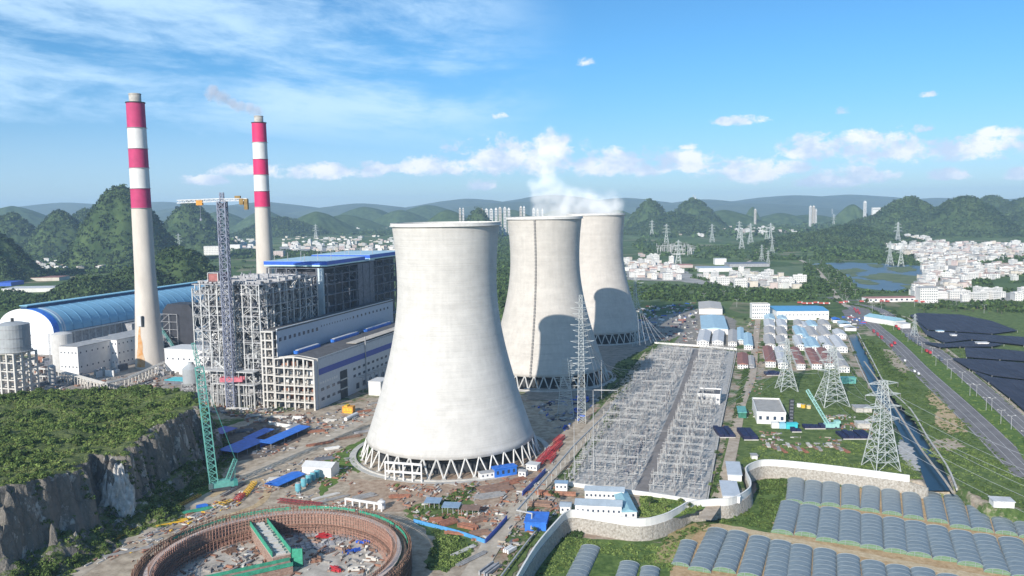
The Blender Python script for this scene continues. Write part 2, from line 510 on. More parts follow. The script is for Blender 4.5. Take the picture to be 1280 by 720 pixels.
M_sandy = mat('sandy_soil', (0.36,0.25,0.14), 0.95, col2=(0.56,0.44,0.28), scale=0.3, bump=0.4, coord='World', detail=9, spec=0.1)
M_road = mat('concrete_road', (0.34,0.29,0.225), 0.9, col2=(0.54,0.47,0.38), scale=0.12, bump=0.15, coord='World', detail=9, spec=0.2)
M_asph = mat('asphalt', (0.155,0.145,0.145), 0.9, col2=(0.225,0.21,0.205), scale=0.08, bump=0.1, coord='World', detail=9, spec=0.25)
M_gravel = mat('gravel', (0.33,0.32,0.30), 0.95, col2=(0.52,0.505,0.48), scale=0.35, bump=0.3, coord='World', detail=9, spec=0.1)
M_conc = mat('concrete', (0.40,0.385,0.355), 0.85, col2=(0.55,0.53,0.49), scale=0.15, bump=0.1, coord='World', detail=8)
M_water = mat('water', (0.012,0.026,0.036), 0.28, var=0.2, scale=0.05, bump=0.02, coord='World', spec=0.35)

# water
mb = MB(); mb.sheet([Vector((p.x, p.y, 0)) for p in CANAL], -2.6); canal = tag(mb.build('canal_water', M_water), kind='structure')
mb = MB(); mb.sheet([p + (p - Vector((sum(q.x for q in POND)/len(POND), sum(q.y for q in POND)/len(POND), 0)))*0.06 for p in POND], -0.9); tag(mb.build('pond_water', mat('pond_water', (0.085,0.105,0.105), 0.35, var=0.2, scale=0.01, coord='World', spec=0.6)), kind='structure')
for k, pp in enumerate([[(1075,346),(1105,341),(1128,343),(1150,345),(1152,352),(1140,356),(1118,353),(1105,350),(1085,349)],[(1110,334),(1140,333),(1148,338),(1128,341),(1112,338)],[(1060,342),(1074,341),(1072,345),(1062,346)],[(1128,357),(1146,355),(1144,362),(1130,361)],[(1040,338),(1070,335),(1085,338),(1072,341),(1050,343)],[(1060,348),(1090,350),(1100,356),(1080,356)],[(1085,330),(1108,331),(1100,335),(1088,334)]]):
    land('marsh_grass', pp, mat('marsh', (0.06,0.10,0.035), 0.95, col2=(0.15,0.18,0.075), scale=0.03, coord='World', detail=9), amp=8, step=14, z=-0.7+0.01*k, zg=-0.7)
# second water: ditch by the low field
DITCH = [G(u, v, LOWZ) for u, v in [(936,600),(948,600),(952,625),(960,640),(950,652),(935,650),(938,628)]]
mb = MB(); mb.sheet(DITCH, LOWZ+0.25); tag(mb.build('ditch_water', M_water), kind='structure')

# green and bare ground
land('plant_ground', [(-40,470),(60,440),(170,405),(250,400),(300,420),(330,500),(250,505),(200,490),(100,495),(-40,500)], mat('plant_ground', (0.20,0.17,0.145), 0.95, col2=(0.38,0.34,0.29), scale=0.12, bump=.3, coord='World', detail=9), 2)
land('plant_ground', [(640,430),(760,420),(800,400),(880,385),(920,400),(918,438),(822,430),(745,505),(660,500)], mat('shade_toned_ground', (0.16,0.15,0.13), 0.95, col2=(0.30,0.27,0.23), scale=0.12, coord='World', detail=9), 2)  # darker copy of the plant ground, shade put into its colour
land('grass_field', [(920,480),(1060,455),(1090,490),(1110,520),(1140,570),(1155,600),(1070,590),(1000,580),(950,577),(930,585),(922,575),(925,540),(935,500)], M_grass, 2)
land('grass_field', [(1072,420),(1100,420),(1165,480),(1240,560),(1280,592),(1300,640),(1230,625),(1195,605),(1158,545),(1110,490)], M_grass, 2)
land('grass_field', [(800,378),(1040,372),(1060,350),(1030,330),(800,345)], mat('meadow', (0.05,0.095,0.028), 0.95, col2=(0.13,0.17,0.06), scale=0.03, coord='World', detail=9), 6, 12)
land('grass_field', [(1130,372),(1280,376),(1300,560),(1180,430),(1120,395)], M_grass, 2)
land('sandy_patch', [(1163,486),(1180,484),(1195,496),(1210,517),(1207,540),(1186,543),(1168,530),(1172,512),(1158,500)], M_sandy, 2.2, 3)
land('sandy_patch', [(1168,550),(1192,548),(1205,558),(1188,566),(1170,562)], M_dirt, 2, 3)
land('sandy_patch', [(1104,436),(1122,440),(1140,462),(1130,468),(1110,452)], M_dirt, 2, 3)
land('stone_bank', [(1125,548),(1140,560),(1150,590),(1138,588),(1122,565)], M_gravel, 1.5, 3)
# site earth
land('site_earth', [(240,545),(330,520),(470,500),(520,520),(700,500),(745,505),(720,560),(690,600),(640,660),(590,720),(540,730),(100,740),(60,722),(270,606),(300,560)], M_dirt, 2)
land('site_earth', [(440,600),(560,605),(560,625),(520,640),(470,640),(435,622)], M_redearth, 2, 4)
land('site_earth', [(565,585),(700,545),(690,580),(640,620),(600,660),(540,655),(500,640),(520,620)], M_redearth, 2, 4)
land('site_earth', [(250,552),(345,520),(390,525),(385,545),(330,572),(285,580),(262,572)], mat('mound_shadow_earth', (0.10,0.075,0.06), 0.95, col2=(0.20,0.155,0.12), scale=0.2, coord='World', detail=9), 2, 4)  # the mound's cast shadow, painted in as a patch of darker earth
land('grass_verge', [(505,640),(520,632),(585,620),(600,640),(560,652),(600,665),(590,690),(560,715),(530,712),(545,675),(520,655)], M_grass, 2, 4)
land('grass_verge', [(440,560),(452,580),(448,592),(425,585),(418,572)], M_grass, 2, 4)
land('grass_verge', [(400,622),(470,560),(462,545),(420,566),(398,585)], M_grass2, 1.5, 4)
land('grass_verge', [(60,730),(130,670),(230,620),(265,600),(290,600),(190,660),(110,705)], M_grass2, 2.5, 4)
land('grass_verge', [(740,520),(760,500),(820,432),(850,420),(820,455),(770,515),(712,600),(704,604)], M_grass, 1.5, 4)
land('grass_verge', [(750,500),(770,455),(830,425),(790,460)], M_grass, 1.5, 4)
land('grass_verge', [(884,632),(918,520),(935,440),(950,440),(938,500),(905,600),(900,628)], M_grass, 1.2, 4)
land('grass_verge', [(800,620),(880,630),(890,634),(848,648),(815,650),(800,645)], M_grass2, 1.2, 4)
land('grass_verge', [(640,700),(660,670),(690,650),(700,652),(660,690),(640,722),(620,722)], M_grass, 1.2, 4)

# roads
road('site_road', [(40,752),(100,712),(175,665),(262,622),(330,585),(400,553),(440,533),(480,510),(520,492)], 13, M_road)
road('site_road', [(572,752),(600,705),(640,645),(680,602),(716,562),(760,510),(790,470),(812,440)], 11, M_road, w1=12)
road('dirt_track', [(262,622),(285,612),(325,600),(335,612),(322,632),(270,650)], 5, M_sandy)
road('dirt_track', [(880,650),(903,610),(920,540),(927,505),(940,470),(944,430),(948,395)], 8, mat('track_earth', (0.33,0.26,0.19), 0.95, col2=(0.50,0.42,0.33), scale=0.2, coord='World', detail=9))
# avenue: two carriageways and a planted median
AV = [G(u, v) for u, v in [(1040,372),(1066,384),(1090,406),(1120,432),(1150,463),(1190,500),(1230,538),(1290,598)]]
AV2 = [G(u, v) for u, v in [(1066,380),(1100,388),(1140,418),(1180,447),(1220,480),(1260,515),(1310,560)]]
AVS = smooth_pts(AV); AVS2 = smooth_pts(AV2)
def road_w(name, pts, width, material, dz=0.0):
    LAYER[0] += 0.006; z = LAYER[0] + dz
    poly = strip_world(pts, width); n = len(pts); mb = MB()
    mb.add([(p.x, p.y, z) for p in poly], [(i+1, i, 2*n-1-i, 2*n-2-i) for i in range(n-1)])
    return tag(mb.build(name, material), kind='structure')
road_w('avenue', AVS, 21, M_asph); road_w('avenue', AVS2, 18, M_asph)
def offs(pts, d):
    out = []
    for i, p in enumerate(pts):
        t = pts[min(i+1, len(pts)-1)] - pts[max(i-1, 0)]; t.z = 0; t.normalize()
        out.append(p + Vector((-t.y, t.x, 0)) * d)
    return out
M_paint = mat('road_paint', (0.62,0.61,0.58), 0.7, 0.2, 0.5, coord='World')
for base, ds in ((AVS, (-9.6, -3.2, 3.2, 9.6)), (AVS2, (-8.2, -2.7, 2.7, 8.2))):
    for d in ds: road_w('lane_marking', offs(base, d), 0.25, M_paint)
def median():
    a = offs(AVS, -9.2); b = offs(AVS2, 8.2)
    mb = MB(); k = min(len(a), len(b))
    # kerbed bed between the two carriageways
    pts = []
    for i in range(len(AVS)):
        p = AVS[i]; q = min(AVS2, key=lambda t: (t-p).length)
        if (q-p).length < 24: continue
        d = (q-p).normalized(); pts.append((p + d*10.9, q - d*9.4))
    vs = [(x.x, x.y, .52) for ab in pts for x in ab] + [(x.x, x.y, .1) for ab in pts for x in ab]
    n = len(pts); o = 2*n
    fs = [(2*i, 2*i+1, 2*i+3, 2*i+2) for i in range(n-1)]
    fs += [(2*i, 2*i+2, o+2*i+2, o+2*i) for i in range(n-1)] + [(2*i+1, o+2*i+1, o+2*i+3, 2*i+3) for i in range(n-1)]
    mb.add(vs, fs); tag(mb.build('median_strip', M_grass2, recalc=True), kind='structure')
    return pts
MEDIAN = median()
road('concrete_path', [(1102,392),(1135,398),(1175,430),(1215,462),(1250,492),(1300,535)], 3.5, M_road)
road('concrete_path', [(1080,452),(1100,480),(1125,520),(1150,560),(1180,600),(1192,618)], 1.6, M_road)
land('paved_lot', [(1052,388),(1085,384),(1092,396),(1078,408),(1060,404)], M_asph, 1, 5)
# old road through the trees, far side of the junction
road('country_road', [(1060,384),(1045,370),(1030,348),(1018,335),(1000,325)], 11, M_road)
road('country_road', [(1040,376),(1100,376),(1180,380),(1290,384)], 12, M_asph)
road('country_road', [(940,318),(970,306),(1000,298),(930,330)], 12, M_road)
road('town_street', [(1150,378),(1168,352),(1182,332),(1195,322)], 14, M_asph)
# substation yard
YARD = [G(u, v) for u, v in [(704,606),(882,630),(919,440),(823,432),(771,495)]]
land('substation_yard', [(704,606),(882,630),(919,440),(823,432),(771,495)], M_gravel, 0, 500, clean=True)
road('yard_road', [(802,615),(826,560),(852,495),(866,455),(871,437)], 9, mat('yard_asphalt', (0.17,0.155,0.145), 0.9, col2=(0.24,0.22,0.21), scale=0.1, coord='World', detail=9))

# ---- forested karst hills and the rock mound
M_hill = mat('hill_forest', (0.030,0.055,0.020), 0.95, col2=(0.085,0.125,0.045), scale=0.02, bump=1.0, coord='World', detail=10, spec=0.05)
HILLS = []
def hill(name, u, vtop, half_px, D, seed, pw=1.25, vr=None, asp=1.0, ridge=0.0, mate=None, forest=True, nseg=90, rough=0.16):
    top = P(u, vtop, D); H = max(4, top.z)
    Rr = half_px / F_PX * D
    n = nseg
    xs = np.linspace(-1.15, 1.15, n)
    A, B = np.meshgrid(xs, xs)
    rr = np.hypot(A, B)
    ang = np.arctan2(B, A)
    wob = 1 + 0.30*(fbm(np.cos(ang)*2+3, np.sin(ang)*2+3, 1.0, 3, seed) - 0.5)
    q = np.clip(rr / wob, 0, 1.15)
    prof = np.where(q < 1, np.clip(1 - q, 0, 1)**1.0 * 0.30 + 0.70*np.clip(np.cos(np.clip(q,0,1)*np.pi/2),0,1)**1.7, -0.05)
    X = top.x + A*Rr; Y = D + B*Rr*asp
    z = H*prof + H*rough*(fbm(X, Y, 2.6/Rr, 5, seed+1) - 0.5)*np.clip(1.3-q, 0, 1)*np.clip(q*2.5, 0.0, 1)
    z = np.where(q > 1.05, -5, z)
    idx = np.arange(n*n).reshape(n, n)
    Fq = np.stack([idx[:-1,:-1], idx[:-1,1:], idx[1:,1:], idx[1:,:-1]], -1).reshape(-1, 4)
    o = mesh_np(name, np.stack([X, Y, z-1.0], -1), Fq, None, [mate or M_hill], smooth=True)
    tag(o, kind='structure')
    if forest: HILLS.append((X, Y, z-1.0, prof))
    return o
# ================================================================== chimneys and cooling towers
hill_specs = [
 (152,230,82,3000,1.1,1),(236,252,54,4200,2.2,1),(74,262,50,3700,3.3,1),(14,267,56,4000,4.4,1),(-25,282,80,2300,5.5,1),(110,262,70,4600,31.3,1),
 (222,308,76,1950,6.1,1),(112,345,70,1750,6.9,1),(170,335,80,1850,6.4,1),(395,264,62,6300,7.3,1),(455,258,70,8600,8.1,1),(330,262,50,7600,8.8,1),(500,262,60,8000,9.4,1),(535,256,80,9400,10.2,1),(430,268,70,7000,10.8,1),
 (597,260,30,4700,11.5,1),(640,262,50,7600,12.3,1),(812,249,40,5400,13.4,1),(866,248,46,5800,14.1,1),(905,262,70,6600,15.6,1),(840,266,70,5200,15.1,1),
 (941,258,16,6900,16.2,1),(975,266,50,7400,17.4,1),(1066,255,34,6500,18.9,1),(1010,268,60,7500,19.4,1),(1137,247,76,4500,20.7,1),(1100,270,80,4600,20.1,1),(1207,246,84,4300,21.3,1),(1172,262,90,4400,21.9,1),(1240,245,60,5600,22.8,1),
 (1285,247,70,5200,23.5,1),(1300,262,90,4700,23.1,1),(1062,283,90,3700,24.6,1),(1020,292,90,3500,25.4,1),(700,262,60,7600,26.6,1),(770,262,50,7000,27.7,1),(560,262,50,6300,28.4,1),(275,264,60,7800,29.1,1),(15,257,80,7500,30.1,1),(350,272,70,5800,30.7,1),
]
for (u_, v_, hp_, D_, sd_, pw_) in hill_specs: hill('hill', u_, v_, hp_*1.0, D_, sd_, pw_)
M_far = mat('far_ridge', (0.035,0.06,0.035), 0.95, col2=(0.08,0.11,0.06), scale=0.004, coord='World', detail=9)
for (u, v, hp, D, sd) in [(80,253,190,15500,31.2),(200,252,170,16000,32.5),(330,252,160,14500,33.7),(450,254,150,14000,34.1),(585,248,170,15000,35.8),(690,243,170,15500,36.2),(780,247,150,14500,37.6),(880,249,150,14000,38.3),(990,244,200,15500,39.7),(1060,243,170,16000,40.1),(1170,247,160,14500,41.4),(1290,247,160,15000,42.2),(-40,256,170,14000,43.3),(260,256,170,12500,44.1),(640,252,180,12500,45.3),(940,254,170,12500,46.9)]:
    hill('far_ridge', u, v, hp, D, sd, 1.7, forest=False, mate=M_far, nseg=80, rough=0.30)

# mound with quarried cliff
RIM = [G(u, v, z) for u, v, z in [(-330,640,54),(-160,625,54),(-20,602,51),(40,596,47),(84,590,43),(110,584,40),(117,574,36),(122,579,36),(166,575,36),(174,552,37),(200,536,40),(215,520,42),(246,506,42),(252,499,42),(236,490,38),(190,484,34),(120,482,33),(0,484,33),(-160,484,33)]]
def mound():
    bx0 = min(p.x for p in RIM)-30; bx1 = max(p.x for p in RIM)+30; by0 = min(p.y for p in RIM)-30; by1 = max(p.y for p in RIM)+40
    xs = np.arange(bx0, bx1, 1.15); ys = np.arange(by0, by1, 1.15)
    X, Y = np.meshgrid(xs, ys)
    d = sdist(X, Y, RIM)
    d = d + (fbm(X, Y, 1/18., 4, 3.0)-0.5)*13 + (fbm(X, Y, 1/7., 3, 8.0)-0.5)*8 + (np.abs(fbm(X, Y, 1/11., 2, 18.0)-0.5))*14 - 2
    t = np.clip((d + 9) / 9.5, 0, 1)
    tal = np.clip((d + 27) / 19, 0, 1)**1.3
    cl = t**0.8
    led = (fbm(X, Y, 1/6., 4, 12.0)-0.5)*0.42*np.sin(np.pi*t)
    top = 30 + 9*np.clip((X+330)/80,0,1) + (fbm(X, Y, 1/45., 4, 4.0)-0.5)*13 + np.clip(d, 0, 60)*0.05 + np.clip((462-Y)*0.16, 0, 20)*np.clip(1-(-235-X)/260.0, 0, 1)
    z = top*np.clip(cl+led, 0, 1.0) + (fbm(X, Y, 1/4., 3, 6.0)-.5)*1.6*(t>0.02)
    z = np.maximum(z, tal*(13 + 12*(fbm(X, Y, 1/12., 3, 41.)-.5)) * (Y < 560) - .6)
    z = np.where((t <= 0.0) & (tal <= 0), -0.8, z)
    X2 = X + (fbm(X, Y, 1/6., 3, 20.0)-.5)*3*(t>0)*(t<1); Y2 = Y + (fbm(X, Y, 1/6., 3, 25.0)-.5)*3*(t>0)*(t<1)
    ny, nx = X.shape; idx = np.arange(nx*ny).reshape(ny, nx)
    Fq = np.stack([idx[:-1,:-1], idx[:-1,1:], idx[1:,1:], idx[1:,:-1]], -1).reshape(-1, 4)
    keep = (tal.ravel()[Fq] > 0).any(1)
    m_ = bpy.data.materials.new('rock_mound'); m_.use_nodes = True
    nt = m_.node_tree; N = nt.nodes.new; L = nt.links.new; b = nt.nodes['Principled BSDF']; b.inputs['Roughness'].default_value = 0.95; b.inputs['Specular IOR Level'].default_value = 0.1
    geo = N('ShaderNodeNewGeometry'); sp = N('ShaderNodeSeparateXYZ'); L(geo.outputs['True Normal'], sp.inputs[0])
    def noise(scale, det=8, st=None):
        n = N('ShaderNodeTexNoise'); n.inputs['Scale'].default_value = scale; n.inputs['Detail'].default_value = det; n.inputs['Roughness'].default_value = 0.7
        s_ = geo.outputs['Position']
        if st:
            mp = N('ShaderNodeMapping'); mp.inputs['Scale'].default_value = st; L(s_, mp.inputs[0]); s_ = mp.outputs[0]
        L(s_, n.inputs['Vector']); return n.outputs[0]
    def rmp(v, lo, hi):
        n = N('ShaderNodeMapRange'); n.inputs['From Min'].default_value = lo; n.inputs['From Max'].default_value = hi; L(v, n.inputs[0]); return n.outputs[0]
    def mix(f, a, c):
        n = N('ShaderNodeMix'); n.data_type = 'RGBA'; L(f, n.inputs[0])
        for i, v in ((6, a), (7, c)):
            if isinstance(v, tuple): n.inputs[i].default_value = (*v, 1)
            else: L(v, n.inputs[i])
        return n.outputs[2]
    rock = mix(rmp(noise(0.16, 10, (1,1,.45)), 0.36, 0.64), (0.19,0.18,0.165), (0.55,0.53,0.50))
    rock = mix(rmp(noise(0.05, 5), 0.53, 0.66), rock, (0.25,0.225,0.20))
    gr = mix(rmp(noise(0.12, 8), 0.35, 0.65), (0.07,0.11,0.032), (0.20,0.23,0.09))
    mth = N('ShaderNodeMath'); mth.operation = 'ADD'; L(sp.outputs[2], mth.inputs[0])
    m2 = N('ShaderNodeMath'); m2.operation = 'MULTIPLY'; m2.inputs[1].default_value = 0.4; L(noise(0.2, 6), m2.inputs[0]); L(m2.outputs[0], mth.inputs[1])
    vo = N('ShaderNodeTexVoronoi'); vo.feature = 'DISTANCE_TO_EDGE'; vo.inputs['Scale'].default_value = 0.13; vo.inputs['Detail'].default_value = 4.0; vo.inputs['Roughness'].default_value = .7
    mpv = N('ShaderNodeMapping'); mpv.inputs['Scale'].default_value = (1, 1, .55); mpv.inputs['Rotation'].default_value = (.25, .35, 0); L(geo.outputs['Position'], mpv.inputs[0]); L(mpv.outputs[0], vo.inputs['Vector'])
    vc = N('ShaderNodeTexVoronoi'); vc.inputs['Scale'].default_value = 0.13; vc.inputs['Detail'].default_value = 4.0; vc.inputs['Roughness'].default_value = .7; L(mpv.outputs[0], vc.inputs['Vector'])
    sc2 = N('ShaderNodeSeparateColor'); L(vc.outputs['Color'], sc2.inputs[0])
    rock = mix(rmp(sc2.outputs[0], 0.45, 1.6), rock, (0.56,0.54,0.50))
    rock = mix(rmp(sc2.outputs[1], 0.72, 0.95), rock, (0.24,0.22,0.195))
    rock = mix(rmp(vo.outputs[0], 0.05, -0.06), rock, (0.11,0.10,0.085))
    L(mix(rmp(mth.outputs[0], 0.80, 0.92), rock, gr), b.inputs['Base Color'])
    bp = N('ShaderNodeBump'); bp.inputs['Strength'].default_value = 0.9; bp.inputs['Distance'].default_value = 1.6
    hh = N('ShaderNodeMath'); hh.operation = 'ADD'; L(noise(0.45, 10), hh.inputs[0]); h2 = N('ShaderNodeMath'); h2.operation = 'MULTIPLY_ADD'; h2.inputs[1].default_value = 0.9; L(sc2.outputs[0], h2.inputs[0]); L(rmp(vo.outputs[0], 0, .25), h2.inputs[2]); L(h2.outputs[0], hh.inputs[1]); L(hh.outputs[0], bp.inputs['Height']); L(bp.outputs[0], b.inputs['Normal'])
    o = mesh_np('rocky_mound', np.stack([X2, Y2, z], -1), Fq[keep], None, [m_], smooth=False)
    tag(o, kind='structure')
    return X2, Y2, z, t, tal
MOUND = mound()

def outcrop():
    c = G(147, 641); bm = bmesh.new(); bmesh.ops.create_icosphere(bm, subdivisions=5, radius=1)
    for v in bm.verts:
        p = v.co.copy(); n1_ = mnoise.noise(p*1.6+Vector((3, 1, 7))); cell = mnoise.voronoi(p*2.6)[0]
        k = 1 + .22*n1_ + .20*(cell[1]-cell[0]) + .10*mnoise.noise(p*7)
        sx = 11.5*(1 if p.z < 0 else 1-.35*p.z)
        v.co = Vector((p.x*sx*k, p.y*8*k + 5*max(0, p.z), p.z*26*k))
    me = bpy.data.meshes.new('rock_outcrop'); bm.to_mesh(me); bm.free(); me.materials.append(mat('pale_limestone', (0.34,0.32,0.29), 0.95, col2=(0.66,0.64,0.60), scale=0.28, bump=0.9, detail=10))
    o = link(bpy.data.objects.new('rock_outcrop', me)); o.location = (c.x*.967, c.y*.967-4, 8); o.rotation_euler = (0, 0, R(-12))
    tag(o, 'pale sunlit limestone outcrop standing out of the dark quarry cliff', 'rock')
outcrop()

def tower_concrete(name, tone, ringsoff=0.0, stain=0.0, warm=(0.60,0.57,0.525)):
    m_ = bpy.data.materials.new(name); m_.use_nodes = True
    nt = m_.node_tree; N = nt.nodes.new; L = nt.links.new; b = nt.nodes['Principled BSDF']; b.inputs['Roughness'].default_value = 0.9
    b.inputs['Specular IOR Level'].default_value = 0.2
    tc = N('ShaderNodeTexCoord')
    def noise(scale, st, det=6, rg=0.6):
        n = N('ShaderNodeTexNoise'); n.inputs['Scale'].default_value = scale; n.inputs['Detail'].default_value = det; n.inputs['Roughness'].default_value = rg
        mp = N('ShaderNodeMapping'); mp.inputs['Scale'].default_value = st; mp.inputs['Location'].default_value = (ringsoff, 0, ringsoff); L(tc.outputs['Object'], mp.inputs[0]); L(mp.outputs[0], n.inputs['Vector']); return n.outputs[0]
    def rmp(v, lo, hi, a=0, c=1):
        n = N('ShaderNodeMapRange'); n.inputs['From Min'].default_value = lo; n.inputs['From Max'].default_value = hi; n.inputs['To Min'].default_value = a; n.inputs['To Max'].default_value = c; L(v, n.inputs[0]); return n.outputs[0]
    def M(op, a, c):
        n = N('ShaderNodeMath'); n.operation = op
        for i, v in enumerate((a, c)):
            if isinstance(v, (int, float)): n.inputs[i].default_value = v
            else: L(v, n.inputs[i])
        return n.outputs[0]
    rings = rmp(noise(0.75, (0.012, 0.012, 1), 3, .5), 0.3, 0.7, -1, 1)          # pour lifts
    wide = rmp(noise(0.08, (0.15, 0.15, 1), 4), 0.3, 0.7, -1, 1)
    blot = rmp(noise(0.09, (1, 1, 1.6), 9, .7), 0.35, 0.65, -1, 1)
    drip = rmp(noise(0.35, (1, 1, 0.06), 6, .65), 0.35, 0.7, -1, 1)
    sep = N('ShaderNodeSeparateXYZ'); L(tc.outputs['Object'], sep.inputs[0])
    v = M('ADD', 1.0, M('ADD', M('MULTIPLY', rings, 0.028), M('ADD', M('MULTIPLY', wide, 0.05), M('ADD', M('MULTIPLY', blot, 0.07), M('MULTIPLY', drip, 0.05)))))
    saw = M('FRACT', M('MULTIPLY', sep.outputs[2], 1/1.5), 0)
    joint = M('MULTIPLY', M('LESS_THAN', saw, 0.14), 0.045)
    v = M('SUBTRACT', v, joint)
    if stain:
        band = M('MULTIPLY', rmp(noise(0.22, (0.10, 0.10, 1), 6, .6), 0.58, 0.70), M('MULTIPLY', M('GREATER_THAN', sep.outputs[2], 22), M('LESS_THAN', sep.outputs[2], 50)))
        v = M('SUBTRACT', v, M('MULTIPLY', band, stain))
    hv = N('ShaderNodeMix'); hv.data_type = 'RGBA'; hv.blend_type = 'MULTIPLY'; hv.inputs[0].default_value = 1
    hv.inputs[6].default_value = (*[c*tone for c in warm], 1)
    cb = N('ShaderNodeCombineColor')
    for i in range(3): L(v, cb.inputs[i])
    L(cb.outputs[0], hv.inputs[7]); L(hv.outputs[2], b.inputs['Base Color'])
    bp = N('ShaderNodeBump'); bp.inputs['Strength'].default_value = 0.22; bp.inputs['Distance'].default_value = 0.2
    L(M('ADD', rings, M('MULTIPLY', M('LESS_THAN', saw, 0.14), -1.0)), bp.inputs['Height']); L(bp.outputs[0], b.inputs['Normal'])
    return m_
RL, RS, RR, HL, HT = 66.3, 62.4, 39.2, 12.3, 170.0
def tower_r(z):
    zt, rt = 128.0, 36.4
    b_ = 82.7 if z < zt else 103.0
    return rt * math.sqrt(1 + ((z - zt) / b_) ** 2)
M_legs = mat('leg_concrete', (0.60,0.59,0.56), 0.85, 0.12, 0.3)
M_dark = mat('dark_fill', (0.045,0.05,0.055), 0.9, 0.4, 0.15)
M_basin = mat('basin_water', (0.02,0.025,0.03), 0.3, 0.2, 0.1)
tower_mb = MB()
zs = [HL + (HT - HL) * i / 46 for i in range(47)]
k_ = RS / tower_r(HL)
prof = [(tower_r(z) * (1 + (k_ - 1) * max(0, 1 - (z-HL)/60)), z) for z in zs]
inner = [(r - 0.9, z) for r, z in prof][::-1]
tower_mb.lathe([(prof[0][0]-0.9, HL)] + prof + inner, 128)
shell_mesh = None; leg_mesh = None
def tower(c, label, tone, off, stain, warm=(0.60,0.57,0.525)):
    t = thing('cooling_tower', label, 'cooling tower', (c[0], c[1], 0), 0, 'hyperbolic cooling towers in a row')
    global shell_mesh, leg_mesh
    s = tower_mb.build('shell', tower_concrete('tower_concrete', tone, off, stain, warm), t, smooth=True)
    mb = MB(); mb.lathe([(prof[-1][0]-1.8, HT-1.4),(prof[-1][0]+1.5, HT-1.4),(prof[-1][0]+1.5, HT-0.9),(prof[-1][0]+0.9, HT-0.8),(prof[-1][0]+0.9, HT+1.0),(prof[-1][0]+0.4, HT+1.0),(prof[-1][0]+0.4,HT-.6),(prof[-1][0]-1.8,HT-.6),(prof[-1][0]-1.8,HT-1.4)], 128)
    mb.build('rim', M_legs, t)
    if leg_mesh is None:
        mb = MB(); a = 2*math.pi/80
        mb.beam((RL, 0, 0.2), (RS*math.cos(a*0.93)-0.4, RS*math.sin(a*0.93), HL+0.5), 0.85)
        leg_mesh = mb.build('leg', M_legs, t); first = True
        mb = MB(); mb.beam((RL, 0, 0.2), (RS*math.cos(a*0.93)-0.4, -RS*math.sin(a*0.93), HL+0.5), 0.85)
        leg2 = mb.build('leg', M_legs, t); tower.leg2 = leg2
        start = 1
    else: start = 0
    for i in range(start, 40):
        for src in (leg_mesh, tower.leg2):
            o = src.copy(); COL.objects.link(o); o.parent = t; o.rotation_euler = (0, 0, 2*math.pi*i/40)
    mb = MB(); mb.box(RL-1.0, -1.4, -0.2, RL+1.2, 1.4, 0.9); ft = mb.build('footing', M_conc, t)
    for i in range(1, 40):
        o = ft.copy(); COL.objects.link(o); o.parent = t; o.rotation_euler = (0, 0, 2*math.pi*i/40)
    mb = MB(); mb.lathe([(55, 0.5),(55, 9.5),(61, 10.5)], 96); mb.lathe([(55,9.5),(0,9.5)], 96)
    mb.build('fill_packing', M_dark, t)
    mb = MB(); mb.lathe([(70,0.35),(20,0.35)], 96); mb.build('basin_water', M_basin, t)
    mb = MB(); mb.lathe([(70,0.1),(70,1.3),(71.2,1.3),(71.2,0.45),(75,0.45),(75,0.1)], 96); mb.build('basin_rim', M_conc, t)
    return t
T1 = (-47.6, 608.2); T2 = (35.1, 875.6); T3 = (116.5, 1142.7)
tw1 = tower(T1, 'nearest pale concrete cooling tower, widest and closest to the ring under construction', 1.02, 0, 0.0, (0.54,0.525,0.495))
tw2 = tower(T2, 'middle cooling tower with a dark ladder line down its face', 0.98, 31, 0.16, (0.535,0.505,0.46))
tw3 = tower(T3, 'farthest cooling tower with white steam drifting from its mouth', 1.0, 77, 0.05, (0.53,0.495,0.45))
# ladder on the middle tower
def ladder(t):
    an = math.atan2(865-T2[1], 665*0+ (px((T2[0],T2[1],0))[0]*0) - 0) if False else math.radians(-90-17)
    mb = MB()
    for i in range(len(prof)-1):
        (r0, z0), (r1, z1) = prof[i], prof[i+1]
        for da in (-0.55, 0.55):
            a = an + da/r0
            mb.beam(((r0+1.0)*math.cos(a), (r0+1.0)*math.sin(a), z0), ((r1+1.0)*math.cos(a), (r1+1.0)*math.sin(a), z1), 0.22)
        for k in range(2):
            rr = r0+(r1-r0)*k/2; zz = z0+(z1-z0)*k/2
            mb.box(rr-0.1, -0.9, zz, rr+1.4, 0.9, zz+0.35 + (0.9 if k == 0 else 0), 0, an)
    mb.build('ladder', mat('dark_steel', (0.27,0.26,0.25), 0.6, 0.2, 0.5), t)
ladder(tw2)

